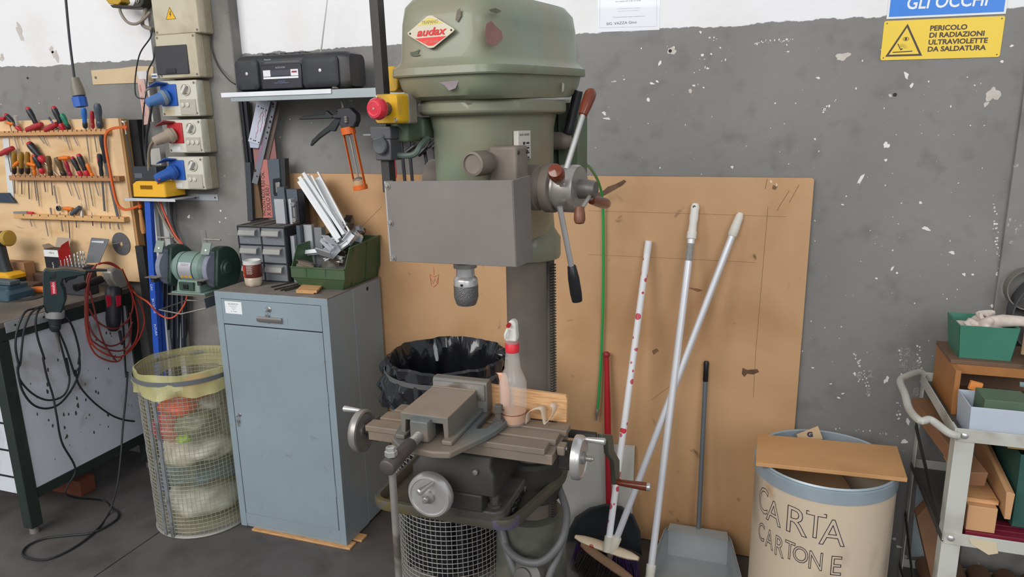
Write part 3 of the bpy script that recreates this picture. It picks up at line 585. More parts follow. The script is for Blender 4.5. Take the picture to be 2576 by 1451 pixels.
# things lying in the tray
tz = TZ-.0115
b0 = onZ(1225, 1290, tz); 
bx_ = thing('metal_off_cut', (-.605, -.945, tz), 'small square maroon profile off-cut lying in the drill tray', 'off-cut')
mb = MB()
for (xa, xb, ya, yb) in ((-.625, -.5855, -.975, -.9735), (-.625, -.5855, -.9455, -.944), (-.625, -.6235, -.975, -.944), (-.587, -.5855, -.975, -.944)): mb.bx(xa, xb, ya, yb, tz, tz+.028)
P('tube_wall', mb, C((96, 58, 56), .5, .3), bx_)
for ya in (-.9755, -.945): P('cut_edge', MB().bx(-.625, -.5855, ya, ya+.0015, tz+.0275, tz+.029), C((186, 168, 156), .4, .6), bx_)
for i, (x0, y0, x1, y1) in enumerate(((1318, 1205, 1272, 1300), (1328, 1200, 1288, 1290))):
    p0 = onZ(x0, y0, tz+.012); p1 = onZ(x1, y1, tz+.01); d = (p1-p0)
    t = thing('twist_drill', p1, ('shorter' if i == 0 else 'longer')+' big twist drill lying in the right corner of the drill tray', 'drill bit', 'twist drills in the tray')
    P('shank', MB().cyl(p0, p0+d*.38, .0085, n=14), m_steel, t)
    L = d.length*.62; mb = MB(); u, w = perp(d); dn = d.normalized(); rings = []
    for k in range(26):
        a_ = k*.42; cpt = p0+d*.38+dn*(L*k/25)
        rings.append([cpt+(u*cos(a_+q)+w*sin(a_+q))*(.0095*(1-.38*abs(cos(q))**3)*(1 if k < 24 else .5)) for q in [2*pi*j/12 for j in range(12)]])
    mb.loft(rings); P('flutes', mb, m_black if i else m_dark, t)
# ---------------------------------------------------------------- grey steel cabinet
m_cab = mat('cabinet_paint', (140, 154, 162), .42, var=.03, scale=4, rgb2=(130, 142, 149), thr=.6, scale2=3, soft=.2, rgb3=(112, 104, 96), thr3=.755, scale3=26, stretch=None, bump=.05)
m_cabtop = mat('cabinet_top_dust', (118, 108, 100), .75, var=.12, scale=7, rgb2=(140, 134, 130), thr=.62, scale2=8, soft=.1)
m_gap = C((30, 34, 38), .8)
m_chrome = mat('worn_chrome', (168, 164, 160), .3, .75, var=.08)
CX0, CX1, CY0, CY1, CZ0, CZ1 = -1.957, -1.455, -.377, .006, .009, 1.007
cb = thing('tool_cabinet', ((CX0+CX1)/2, (CY0+CY1)/2, CZ0), 'grey-blue steel cabinet with one drawer over a locked door', 'cabinet')
P('body', MB().bx(CX0+.002, CX1-.001, CY0+.004, CY0+.1735, CZ0, CZ1-.0045), m_cab, cb)
P('rear_body', MB().bx(CX0+.002, CX1, CY0+.174, CY1, CZ0+.004, CZ1-.004), m_cab, cb, bevel=.0015)
P('front_recess', MB().bx(CX0+.01, CX1-.01, CY0+.0025, CY0+.005, CZ0+.05, CZ1-.01), m_gap, cb)
P('top', MB().bx(CX0, CX1, CY0+.0015, CY1, CZ1-.004, CZ1), m_cabtop, cb, bevel=.001)
P('top_rail', MB().bx(CX0, CX1, CY0, CY0+.012, CZ1-.028, CZ1-.0015), m_cab, cb, bevel=.001)
P('stile', MB().bx(CX0, CX0+.029, CY0, CY0+.02, CZ0, CZ1-.028), m_cab, cb, bevel=.001)
P('stile', MB().bx(CX1-.029, CX1, CY0, CY0+.02, CZ0, CZ1-.028), m_cab, cb, bevel=.001)
P('plinth', MB().bx(CX0+.029, CX1-.029, CY0+.001, CY0+.012, CZ0+.012, CZ0+.06), m_cab, cb, bevel=.001)
dr = P('drawer', MB().bx(CX0+.0305, CX1-.0305, CY0-.0008, CY0+.01, .880, CZ1-.0295), m_cab, cb, bevel=.0012)
door = P('door', MB().bx(CX0+.0325, CX1-.031, CY0-.001, CY0+.01, CZ0+.0615, .8755), m_cab, cb, bevel=.0015)
def key(p, par, s=1.):
    p = V(p); P('lock', MB().lathe([(.0095*s, 0), (.0095*s, .002), (.0075*s, .0035), (.003*s, .0036)], p, (0, -1, 0), 18), m_chrome, par)
    P('key_bow', MB().bar(p+V((0, -.0035, 0)), p+V((-.006, -.014, -.004)), .008*s, .0018), m_chrome, par)
    q_ = p+V((-.008, -.008, -.018))
    P('key_ring', MB().tube([q_+V((.004*cos(t), 0, .008*sin(t)+.004)) for t in [2*pi*i/14 for i in range(14)]], .0006, 5, True), m_chrome, par)
    poly = [(-.009, .018), (.009, .018), (.008, .008), (.003, .004), (.003, -.018), (-.002, -.018), (-.003, .004), (-.008, .008)]
    P('spare_key', MB().prism([q_+V((x*s*.9, 0, z*s*.9-.018)) for x, z in poly], (0, .0018, 0)), m_chrome, par)
key((-1.709, CY0-.001, .950), dr); key((-1.900, CY0-.001, .507), door, .8)
hz = .910
P('pull_plate', MB().bx(-1.772, -1.632, CY0-.0018, CY0-.0008, hz-.014, hz+.012), m_cab, dr)
P('pull_handle', MB().loft([[V((x, CY0-.001-dy, hz+dz)) for dy, dz in ((0, .011), (.007, .0115), (.012, .006), (.012, -.002), (.008, -.009), (.0, -.012))] for x in (-1.763, -1.757, -1.66, -1.654)]), m_chrome, dr, bevel=.001)
lb = P('paper_label', MB().bx(-1.911, -1.834, CY0-.0014, CY0-.0009, .922, .970), C((232, 234, 236), .6, var=.02), dr)
lx = (-1.911-1.834)/2
for s, z, h, k in (('SCHÜCO', .9575, .0062, 1.25), ('Kommissionsnummer: 1', .951, .0026, 1.), ('11 6601 - 27/85', .9445, .0024, 1.), ('Profil: 2', .938, .0026, 1.), ('Nr.  153 506', .9295, .0036, 1.)): text('lettering', s, C((70, 72, 76), .6), (lx, CY0-.0017, z), (1, 0, 0), (0, 0, 1), h, lb, sx=k)
for z0 in (.60, .215): P('hinge', MB().cyl((CX1-.0305, CY0-.001, z0), (CX1-.0305, CY0-.001, z0+.045), .003, n=8), m_cab, cb)
p = onX(924, 726, CX1); P('knockout_hole', MB().lathe([(.008, 0), (.008, .0008), (0, .0008)], (CX1-.0002, p.y, p.z), (1, 0, 0), 14), m_gap, cb)
m_pine = mat('raw_pine', (206, 158, 108), .7, var=.1, scale=5, stretch=(4, 30, 30), rgb2=(186, 136, 88), thr=.56, scale2=6)
T1('wood_shim', MB().bx(CX0+.06, CX1+.02, CY0-.012, CY0+.035, 0, .0085), m_pine, 'thin pine strip wedged under the front of the steel cabinet', 'wood shim', bevel=.001)
T1('wood_shim', MB().bx(CX1-.08, CX1+.035, CY0+.05, CY0+.095, 0, .0085), m_pine, 'short pine shim poking out under the right side of the cabinet', 'wood shim', bevel=.001)

# ---------------------------------------------------------------- on the cabinet
Z1 = CZ1+.0005
og = thing('drawer_organizer', (-1.86, -.12, Z1), 'small black organizer with clear plastic drawers on the steel cabinet', 'organizer')
OX0, OX1, OY0, OY1, OZ1 = -1.978, -1.752, -.188, -.035, Z1+.222
m_org = mat('organizer_black', (44, 46, 50), .5, var=.1)
mb = MB().bx(OX0, OX0+.004, OY0, OY1, Z1, OZ1); P('side', mb, m_org, og); P('side', MB().bx(OX1-.004, OX1, OY0, OY1, Z1, OZ1), m_org, og)
P('back', MB().bx(OX0, OX1, OY1-.004, OY1, Z1, OZ1), m_org, og); xm = (OX0+OX1)/2
P('divider', MB().bx(xm-.002, xm+.002, OY0, OY1, Z1, OZ1), m_org, og)
for i in range(4): P('shelf', MB().bx(OX0+.004, OX1-.004, OY0+.001, OY1-.004, Z1+i*.0725, Z1+i*.0725+.003), m_org, og)
P('top', MB().bx(OX0, OX1, OY0, OY1, OZ1, OZ1+.003), mat('dusty_black', (92, 86, 80), .8, var=.15, scale=12), og)
for i in range(4): P('top_groove', MB().bx(OX0+.02+i*.055, OX0+.024+i*.055, OY0, OY1, OZ1+.003, OZ1+.0045), m_org, og)
m_cd = mat('drawer_clear', (150, 154, 160), .25, var=.06, alpha=.45, bump=.2)
for c in range(2):
    for r_ in range(3):
        a0 = OX0+.006 if c == 0 else xm+.004; a1 = a0+.103; z0 = Z1+.005+r_*.0725
        d = P('clear_drawer', MB().bx(a0, a1, OY0+.001, OY0+.003, z0, z0+.066).bx(a0, a1, OY0+.003, OY1-.02, z0, z0+.002).bx(a0, a0+.002, OY0+.003, OY1-.02, z0, z0+.055).bx(a1-.002, a1, OY0+.003, OY1-.02, z0, z0+.055), m_cd, og)
        P('drawer_pull', MB().loft([[V((x, OY0-dy, z0+.036+dz)) for dy, dz in ((0, .026), (.016, .022), (.022, .004), (.019, .0), (.014, .019), (0, .021))] for x in (a0+.012, a1-.012)]), mat('pull_clear', (176, 174, 170), .3, alpha=.6), d)
        mb = MB(); q_ = random.Random(c*3+r_)
        for k in range(7):
            p0 = V((q_.uniform(a0+.012, a1-.012), q_.uniform(OY0+.012, OY0+.06), z0+.006+q_.uniform(0, .016))); v_ = V((q_.uniform(-1, 1), q_.uniform(-.5, .5), q_.uniform(-.1, .4))).normalized()*q_.uniform(.01, .028)
            mb.cyl(p0-v_*.5, p0+v_*.5, .002, n=6)
        tag(P('small_screws', mb, C((170, 172, 170), .35, .6), d), kind='stuff')
# paper cup shaped like a bottle foot
cx, cy = -1.861, -.262
cu = thing('cut_bottle', (cx, cy, Z1), 'cut-down drink bottle with brown label and pear, holding cloudy liquid', 'cup')
ns = 40; rings = []
for z, r_, k in ((0, .024, .25), (.004, .029, .22), (.012, .032, .12), (.024, .034, .04), (.034, .0345, 0), (.036, .033, 0)): rings.append([V((cx+(r_*(1+k*.35*cos(5*t)))*cos(t), cy+(r_*(1+k*.35*cos(5*t)))*sin(t), Z1+z)) for t in [2*pi*j/ns for j in range(ns)]])
P('milky_foot', MB().loft(rings), mat('milky_plastic', (198, 180, 160), .3, coat=.3), cu)
P('label_sleeve', MB().lathe([(.0345, .036), (.0350, .037), (.0350, .086), (.0345, .087)], (cx, cy, Z1), n=36, cap0=False, cap1=False), mat('brown_label', (98, 42, 34), .4, var=.1), cu)
P('white_wall', MB().lathe([(.0335, .034), (.0338, .098), (.0345, .101), (.0325, .102), (.0318, .098), (.0318, .05), (0, .05)], (cx, cy, Z1), n=36, cap0=False), C((214, 212, 208), .4), cu)
def cyl_patch(mb, c, r, a0, a1, pts):
    # polygon given in (u 0..1, z) wrapped on a cylinder
    mb.add([V((c.x+r*cos(a0+(a1-a0)*u), c.y+r*sin(a0+(a1-a0)*u), c.z+z)) for u, z in pts], [tuple(range(len(pts)))])
cc_ = V((cx, cy, Z1)); A0, A1 = radians(205), radians(330)
mb = MB(); [cyl_patch(mb, cc_, .0353, A0, A1, [(i*.035, .038), (i*.035+.035, .038), (i*.035+.035, .085), (i*.035, .085)]) for i in range(12)]; P('label_orange', mb, mat('label_red', (170, 52, 36), .4, var=.3, scale=60), cu)
mb = MB(); cyl_patch(mb, cc_, .0356, A0, A1, [(.16+.13*cos(t)*(1 if sin(t) < 0 else .7), .053+.013*sin(t)) for t in [2*pi*i/14 for i in range(14)]]); P('pear_print', mb, C((226, 196, 46), .5), cu)
mb = MB(); cyl_patch(mb, cc_, .0356, A0, A1, [(.12+.1*cos(t), .077+.006*sin(t)) for t in [2*pi*i/12 for i in range(12)]]); P('blue_badge', mb, C((58, 92, 170), .5), cu)
mb = MB()
for i in range(8):
    z = .081-i*.0042; cyl_patch(mb, cc_, .0356, A0, A1, [(.5, z), (.66, z), (.82-.05*(i % 2), z), (.82-.05*(i % 2), z+.0014), (.66, z+.0014), (.5, z+.0014)])
tag(P('small_print', mb, C((212, 196, 188), .6), cu), kind='stuff')
# drill bits and the little block
for i, (x0, y0, x1, y1) in enumerate(((682, 722, 740, 709), (690, 728, 750, 714), (706, 730, 756, 717), (716, 731, 762, 720), (722, 728, 766, 716))):
    p0, p1 = onZ(x0, y0, Z1+.003), onZ(x1, y1, Z1+.003); n_ = ('first', 'second', 'third', 'fourth', 'fifth')[i]
    t = thing('twist_drill', p0, 'thin dark drill bit lying on the cabinet, %s from the cup' % n_, 'drill bit', 'drill bits on the cabinet')
    P('shank', MB().cyl(p0, p0.lerp(p1, .45), .0026, n=8), m_dark, t)
    mb = MB(); d = p1-p0; u, w = perp(d); rings = []
    for k in range(20): rings.append([p0+d*(.45+.55*k/19)+(u*cos(k*.7+q)+w*sin(k*.7+q))*.0027*(1-.4*abs(cos(q))**3) for q in [2*pi*j/8 for j in range(8)]])
    mb.loft(rings); P('flutes', mb, m_dark, t)
p0, p1, p2 = onZ(745, 737, Z1), onZ(797, 740, Z1), onZ(815, 722, Z1); e = p2-p1
T1('wood_block', MB().prism([p0, p0+V((0, 0, .012)), p1+V((0, 0, .013)), p1+V((0, 0, .004)), p1+V((-.012, 0, .004)), p1+V((-.014, 0, 0)), p1+V((-.03, 0, .0))], e), m_pine, 'small grooved pine block lying in front of the green bin', 'wood block', bevel=.0008)
# green open-front bin
m_bin = mat('bin_green', (64, 92, 62), .45, var=.1, scale=8, rgb2=(86, 96, 70), thr=.6, scale2=7, soft=.1)
gx0, gx1, gy0, gy1, gz = -1.683, -1.447, -.262, .014, Z1
gbn = thing('storage_bin', ((gx0+gx1)/2, (gy0+gy1)/2, gz), 'dark green open-front bin heaped with aluminium off-cuts', 'storage bin')
th = .003; fx = .03
def quad(mb, a, b, c, d, n): 
    n = V(n); mb.prism([V(a), V(b), V(c), V(d)], n)
mb = MB(); mb.bx(gx0+.03, gx1-.025, gy0+.03, gy1-.01, gz, gz+th); P('floor', mb, m_bin, gbn)
fl = [V((gx0+.03, gy0+.02, gz)), V((gx1-.025, gy0+.02, gz)), V((gx1-.003, gy0, gz+.045)), V((gx0+.003, gy0, gz+.045))]
mb = MB(); mb.prism(fl, (0, .003, .001)); P('front_slope', mb, m_bin, gbn)
mb = MB(); mb.bx(gx0, gx1, gy0-.002, gy0+.002, gz+.043, gz+.085); P('front_lip', mb, m_bin, gbn, bevel=.001)
mb = MB(); mb.bx(gx0, gx1, gy0-.006, gy0+.002, gz+.082, gz+.086); P('rim', mb, m_bin, gbn, bevel=.001)
for s, X in ((1, gx0), (-1, gx1)):
    side = [V((X, gy0, gz+.045)), V((X, gy0+.004, gz+.085)), V((X, gy0+.045, gz+.155)), V((X, gy1, gz+.168)), V((X+s*.006, gy1, gz+.05)), V((X+s*.022, gy1-.01, gz)), V((X+s*.027, gy0+.02, gz))]
    mb = MB(); mb.prism(side, (s*.003, 0, 0)); P('side', mb, m_bin, gbn, bevel=.001)
    mb = MB(); mb.bar(V((X, gy0+.045, gz+.156)), V((X, gy1, gz+.169)), .008, .004); P('rim', mb, m_bin, gbn)
    for yy in (gy0+.07, gy0+.17): mb = MB(); mb.bar(V((X+s*.015, yy, gz+.01)), V((X-s*.0005, yy, gz+.158)), .004, .006, (1, 0, 0)); P('rib', mb, m_bin, gbn)
mb = MB(); mb.prism([V((gx0+.02, gy1, gz)), V((gx1-.02, gy1, gz)), V((gx1, gy1, gz+.168)), V((gx0, gy1, gz+.168))], (0, -.003, 0)); P('back', mb, m_bin, gbn)
mb = MB(); xx = (gx0+gx1)/2; 
for dx in (-.05, .035): mb = MB(); mb.bx(xx+dx-.002, xx+dx+.002, gy0-.004, gy0, gz+.05, gz+.085); P('label_rib', mb, m_bin, gbn)
# profiles: an extruded section given as polygon list, length along d
m_alu = mat('aluminium', (196, 198, 202), .35, .55, var=.05, scale=20)
m_white = mat('white_powder', (228, 229, 230), .45, var=.03)
m_grey = mat('anthracite_powder', (84, 92, 100), .5, var=.06)
m_bronze = mat('bronze_anodised', (112, 98, 86), .4, .5, var=.08)
def profile(name, p0, p1, side, w, h, m, label, cat='profile', group=None, kind='C', parent=None):
    p0 = V(p0); p1 = V(p1); d = (p1-p0).normalized(); a = (V(side)-d*V(side).dot(d)).normalized(); b = d.cross(a); t = .002
    if kind == 'C': po = [(0, 0), (w, 0), (w, h), (w-.006, h), (w-.006, h-t), (w-t, h-t), (w-t, t), (t, t), (t, h-t), (.006, h-t), (.006, h), (0, h)]
    elif kind == 'T': po = [(0, 0), (w, 0), (w, t), (w*.62, t), (w*.62, h*.5), (w*.8, h*.5), (w*.8, h), (w*.2, h), (w*.2, h*.5), (w*.38, h*.5), (w*.38, t), (0, t)]
    elif kind == 'W': po = [(0, 0), (w, 0), (w, h*.5), (w*.82, h*.5), (w*.82, h), (w*.6, h), (w*.6, h*.35), (w*.45, h*.35), (w*.45, h*.8), (w*.2, h*.8), (w*.2, h*.3), (0, h*.3)]
    else: po = [(0, 0), (w, 0), (w, h), (0, h)]
    pts = [p0+a*x+b*y for x, y in po]
    mb = MB(); mb.prism(pts, p1-p0); return T1(name, mb, m, label, cat, group, sharp=25)
G = 'aluminium off-cuts in the green bin'
# long white profiles leaning out of the bin
A = onY(748, 462, -.045); B = V((gx0+.15, -.115, gz+.02))
def lean(x0, y0, Y0, x1, y1, Y1): return onY(x0, y0, Y0), onY(x1, y1, Y1)
a, b = lean(790, 452, -.04, 868, 600, -.12); profile('window_profile', a, b, (1, 0, -.45), .034, .04, m_white, 'rear white window profile leaning steeply out of the green bin', group=G)
a, b = lean(750, 462, -.06, 850, 615, -.14); profile('window_profile', a, b, (1, 0, -.5), .055, .05, m_white, 'front white window profile with black gasket leaning out of the green bin', group=G, kind='W')
a, b = lean(776, 452, -.05, 862, 600, -.135); T1('rubber_gasket', MB().bar(a, b, .008, .01), m_rubber, 'black rubber gasket strip running down the leaning white profile', 'gasket')
q_ = random.Random(11)
items = [('C', .05, .032, m_alu, (800, 640), (838, 652), 'long bright aluminium channel lying across the open front of the bin'), ('T', .045, .03, m_bronze, (752, 652), (800, 664), 'dull bronze profile lying lowest in the front of the bin'), ('C', .05, .034, m_bronze, (812, 648), (852, 668), 'dull bronze channel stub at the front right of the bin'),
         ('T', .035, .03, m_alu, (826, 592), (852, 618), 'notched aluminium stub at the foot of the white profiles'), ('C', .03, .025, m_alu, (846, 600), (876, 586), 'bright aluminium stub tilted on top of the heap'), ('T', .035, .03, m_alu, (870, 612), (890, 590), 'aluminium comb section standing in the middle of the heap'),
         ('C', .04, .03, m_bronze, (884, 580), (902, 562), 'bronze channel at the back of the heap near the white profiles'), ('W', .03, .03, m_alu, (896, 600), (922, 586), 'many-finned aluminium stub at the back right of the heap'), ('C', .03, .022, m_alu, (862, 622), (918, 584), 'thin aluminium strip propped against the right side of the bin'), ('T', .03, .025, m_white, (842, 640), (868, 646), 'white stub at the right front of the heap'), ('C', .05, .02, m_bronze, (905, 600), (938, 585), 'bronze off-cut lying at the back right corner of the bin')]
for i, (k, w, h_, m, p0, p1, lab) in enumerate(items):
    fy = -.21 if i < 3 else (-.16 if i in (3, 5, 9) else -.10 if i < 8 else -.07)
    a, b = onY(*p0, fy), onY(*p1, fy+.02*((i % 3)-1)); 
    a.x = min(max(a.x, gx0+.02), gx1-.03); b.x = min(max(b.x, gx0+.02), gx1-.03)
    profile('profile_offcut', a, b, (q_.uniform(-.3, .3), -1 if i % 2 else .3, q_.uniform(-.3, .6)), w, h_, m, lab, 'off-cut', G, k)
more = [((768, 634), (806, 630), -.15, m_white, 'white square tube lying across the middle of the bin'), ((880, 566), (905, 590), -.06, m_alu, 'aluminium angle standing on the heap behind the comb section'), ((836, 604), (860, 596), -.12, m_alu, 'small aluminium hook section on top of the heap'), ((905, 566), (912, 598), -.04, m_alu, 'thin aluminium blade standing at the back of the bin'), ((850, 628), (880, 606), -.17, m_white, 'white comb section leaning in the middle of the heap'), ((822, 650), (846, 636), -.19, m_alu, 'short bright clip in the front of the heap')]
for i, (p0, p1, fy, m, lab) in enumerate(more):
    a, b = onY(*p0, fy), onY(*p1, fy); profile('profile_offcut', a, b, (.2, -.8, .5), .02, .016, m, lab, 'off-cut', G, 'CTW'[i % 3])
fill = MB(); crumple(fill, (xx+.005, -.11, gz+.055), (.085, .105, .05), 5, .15, 3.); tag(T1('metal_scraps', fill, mat('scrap_mix', (120, 116, 110), .4, .5, var=.35, scale=40, bump=.8, bscale=50), 'jumble of small metal scraps filling the bottom of the green bin', 'scrap'), kind='stuff')
# profile samples standing between organizer and bin
zt0 = Z1
G2 = 'profile samples standing by the organizer'
for (x0, x1, y0, y1, h_, m, lab, kind) in (
    (-1.745, -1.728, -.165, -.12, .185, m_alu, 'slim aluminium profile standing right against the organizer', 'C'),
    (-1.724, -1.708, -.15, -.10, .225, m_grey, 'tall dark grey profile standing beside the organizer', 'C'),
    (-1.704, -1.668, -.13, -.10, .225, m_alu, 'aluminium profile with three round holes standing behind the green bin', 'W'),
    (-1.664, -1.630, -.12, -.09, .215, mat('silver_dull', (150, 152, 154), .4, .5), 'plain silver profile standing behind the green bin', 'C'),
    (-1.626, -1.59, -.06, -.03, .245, m_alu, 'wide thin aluminium profile standing at the back of the cabinet', 'T')):
    profile('profile_sample', (x0, y0, zt0), (x0, y0, zt0+h_), (1, 0, 0), x1-x0, y1-y0, m, lab, 'profile', G2, kind)
# lock-case samples standing on the organizer
OZ = OZ1+.005
p = onY(706, 500, -.15)
profile('profile_sample', (onY(694, 553, -.13).x, -.13, OZ), (onY(694, 553, -.13).x, -.13, OZ+.098), (1, 0, 0), .045, .025, m_alu, 'ribbed silver profile sample standing on top of the organizer', 'profile', 'samples on the organizer', 'W')
xs_ = onY(731, 553, -.13).x
ls = thing('lock_sample', (xs_+.02, -.12, OZ), 'silver profile sample with a black roller latch on top of the organizer', 'lock sample', 'samples on the organizer')
P('strip', MB().bx(xs_, xs_+.012, -.135, -.105, OZ, OZ+.1), m_alu, ls, bevel=.001)
P('latch_body', MB().bx(xs_+.012, xs_+.03, -.13, -.11, OZ+.012, OZ+.09), m_grey, ls, bevel=.003)
for z in (.018, .08): P('roller', MB().cyl((xs_+.021, -.138, OZ+z), (xs_+.021, -.128, OZ+z), .009, n=16), m_steel, ls)
P('latch_plate', MB().bx(xs_+.016, xs_+.026, -.1325, -.13, OZ+.03, OZ+.066), m_chrome, ls)
x_ = onY(712, 553, -.06).x
for i, (xa, w, h_, lab) in enumerate(((x_-.005, .035, .14, 'short dark grey box profile at the back of the organizer'), (x_+.04, .05, .132, 'broad dark grey box profile at the back of the organizer'), (x_+.094, .028, .13, 'narrow black box profile at the back right of the organizer'))):
    profile('profile_sample', (xa, -.075, OZ if xa+w < OX1 else Z1), (xa, -.075, OZ+h_), (1, 0, 0), w, .03, m_grey if i < 2 else m_black, lab, 'profile', 'dark profile samples', 'B')

# ---------------------------------------------------------------- wire bins
def wire_bin(name, cx, cy, r, h, label, m_wire, gap=.0168, wr=.0011, z0=.004):
    t = thing(name, (cx, cy, 0), label, 'waste bin')
    mb = MB(); n = int(2*pi*r/gap)
    for j in range(n):
        a = 2*pi*j/n; x, y = cx+r*cos(a), cy+r*sin(a)
        pts = [V((x+cos(a)*wr*.8*(1 if (k+j) % 2 else -1), y+sin(a)*wr*.8*(1 if (k+j) % 2 else -1), z0+h*k/20)) for k in range(21)]
        mb.tube(pts, wr, 4, caps=False)
    for i in range(int(h/gap)):
        z = z0+gap*(i+.5); mb.tube([V((cx+r*cos(2*pi*j/48), cy+r*sin(2*pi*j/48), z)) for j in range(48)], wr, 4, True)
    tag(P('wire_mesh', mb, m_wire, t), kind='stuff')
    P('base_ring', MB().tube([V((cx+r*cos(2*pi*j/48), cy+r*sin(2*pi*j/48), .006)) for j in range(48)], .0055, 8, True), m_wire, t)
    P('bin_floor', MB().lathe([(r-.002, .010), (r-.002, .013)], (cx, cy, 0), n=40), m_wire, t)
    return t
m_galv = mat('galvanised', (150, 154, 156), .45, .5, var=.12, scale=30, rgb2=(120, 122, 122), thr=.6, scale2=18)
m_wire = mat('wire_grey', (168, 166, 158), .5, .4, var=.1)
def bagring(cx, cy, r, z, seed, amp, n=96, f=(5, 9, 14)):
    q = random.Random(seed); ph = [q.uniform(0, 6.28) for _ in f]; o = []
    for j in range(n):
        a = 2*pi*j/n; k = r+amp*sum(sin(fi*a+p_+.8*sin(3*a+p_))/(i*.5+1) for i, (fi, p_) in enumerate(zip(f, ph))); o.append(V((cx+k*cos(a), cy+k*sin(a), z+amp*.45*sin(7*a+ph[0]))))
    return o
# clear yellow bag
YX, YY, YR, YH = -2.172, -.335, .192, .69
yb = wire_bin('wire_bin', YX, YY, YR, YH-.01, 'tall wire bin with a clear yellow bag left of the cabinet', m_wire)
m_ybag = mat('yellow_film', (206, 200, 150), .22, var=.1, scale=14, alpha=.2, bump=.5, bscale=22)
bagm = MB(); bagm.loft([bagring(YX, YY, YR*.94, .02, 1, .004), bagring(YX, YY, YR-.006, .12, 2, .004), bagring(YX, YY, YR-.006, .30, 3, .004), bagring(YX, YY, YR-.006, .50, 4, .004), bagring(YX, YY, YR-.004, .64, 5, .004), bagring(YX, YY, YR+.002, YH+.004, 6, .003)], True, False); 
P('bag_inside', bagm, m_ybag, yb)
bagm = MB(); bagm.loft([bagring(YX, YY, YR+.001, YH+.006, 6, .003), bagring(YX, YY, YR+.007, YH+.004, 6, .002), bagring(YX, YY, YR+.010, YH-.03, 7, .003), bagring(YX, YY, YR+.013, YH-.055, 8, .006), bagring(YX, YY, YR+.015, YH-.085, 9, .009)], False, False)
P('bag_cuff', bagm, mat('yellow_cuff', (204, 198, 138), .25, var=.12, scale=14, alpha=.62, bump=.6, bscale=20), yb)
P('hoop', MB().lathe([(YR+.0125, YH-.036), (YR+.0145, YH-.035), (YR+.0145, YH-.018), (YR+.0125, YH-.017), (YR+.0115, YH-.02), (YR+.0115, YH-.034)], (YX, YY, 0), n=56, cap0=False, cap1=False), C((112, 116, 120), .5, .3), yb)
for a0, b0 in (((366, 965), (407, 1356)), ((392, 962), (431, 1358))):
    q1 = onZ(*b0, 0); d = V((q1.x-YX, q1.y-YY)).normalized(); ang = math.atan2(d.y, d.x); pts = []
    base = V((YX+(YR+.004)*cos(ang), YY+(YR+.004)*sin(ang), .004))
    P('upright', MB().bar(base, base+V((0, 0, .61)), .016, .004, (cos(ang), sin(ang), 0)), m_galv, yb)
def lump(name, c, r, seed, m, lab, cat='rubbish', g='rubbish in the yellow bag', amp=.22, f=2.6):
    mb = MB(); crumple(mb, c, r, seed, amp, f, 30, 20); return T1(name, mb, m, lab, cat, g, sharp=60)
def film(rgb, rough=.25): return C(rgb, rough, 0, .25, scale=18, bump=.9, bscale=26)
lump('plastic_rubbish', (YX, YY, .10), (.148, .148, .075), 1, film((196, 196, 182)), 'crumpled clear film at the bottom of the yellow bag')
lump('plastic_rubbish', (YX+.005, YY-.01, .215), (.145, .142, .042), 2, film((78, 106, 120)), 'dark blue crumpled film low in the yellow bag')
lump('plastic_rubbish', (YX+.01, YY-.012, .325), (.14, .135, .058), 3, film((216, 212, 196), .4), 'big white bundle in the middle of the yellow bag')
lump('plastic_rubbish', (YX-.055, YY-.065, .425), (.08, .08, .05), 4, film((190, 60, 84)), 'pink-red wrapper in the left of the yellow bag')
lump('plastic_rubbish', (YX+.06, YY-.05, .455), (.08, .08, .05), 5, film((128, 132, 112)), 'grey-green film above the white bundle in the yellow bag')
lump('plastic_rubbish', (YX+.0, YY-.07, .525), (.085, .075, .038), 6, film((226, 70, 60)), 'bright red wrapper high in the yellow bag')
lump('plastic_rubbish', (YX+.075, YY-.03, .60), (.06, .08, .045), 7, film((198, 56, 52)), 'red wrapper at the mouth of the yellow bag')
lump('plastic_rubbish', (YX-.03, YY+.04, .52), (.13, .11, .055), 8, film((200, 196, 186)), 'pale film at the back of the yellow bag')
lump('plastic_rubbish', (YX+.055, YY-.125, .41), (.03, .02, .015), 9, film((150, 190, 60)), 'small lime green scrap in the yellow bag')
# black bag
KX, KY, KR, KH = -1.005, -.352, .198, .825
kb = wire_bin('wire_bin', KX, KY, KR, KH-.05, 'tall wire bin with a shiny black bag behind the drill table', m_wire, .0178, .00125)
m_kbag = mat('black_film', (26, 27, 32), .16, var=.15, bump=1.0, bscale=20, coat=.5)
mb = MB(); mb.loft([bagring(KX, KY, KR*.9, .06, 11, .01), bagring(KX, KY, KR-.012, .2, 12, .009), bagring(KX, KY, KR-.012, .45, 13, .009), bagring(KX, KY, KR-.010, .68, 14, .009, 150, (9, 17, 29)), bagring(KX, KY, KR-.008, .78, 15, .007, 150, (9, 17, 29)), ] if False else [bagring(KX, KY, r_, z_, s_, a_, 150, (9, 17, 29)) for r_, z_, s_, a_ in ((KR*.85, .06, 11, .008), (KR-.024, .2, 12, .008), (KR-.024, .45, 13, .008), (KR-.024, .6, 16, .009), (KR-.022, .68, 14, .009), (KR-.019, .75, 17, .008), (KR-.012, KH-.03, 15, .005), (KR+.003, KH+.008, 18, .004))], True, False)
P('bag_inside', mb, m_kbag, kb)
mb = MB(); mb.loft([bagring(KX, KY, r_, z_, s_, a_, 150, (9, 17, 29)) for r_, z_, s_, a_ in ((KR+.003, KH+.008, 18, .004), (KR+.012, KH+.002, 18, .004), (KR+.012, KH-.03, 19, .003), (KR+.024, KH-.06, 20, .009), (KR+.030, KH-.10, 21, .012), (KR+.022, KH-.135, 22, .012), (KR+.010, KH-.16, 23, .014))], False, False)
P('bag_cuff', mb, m_kbag, kb)
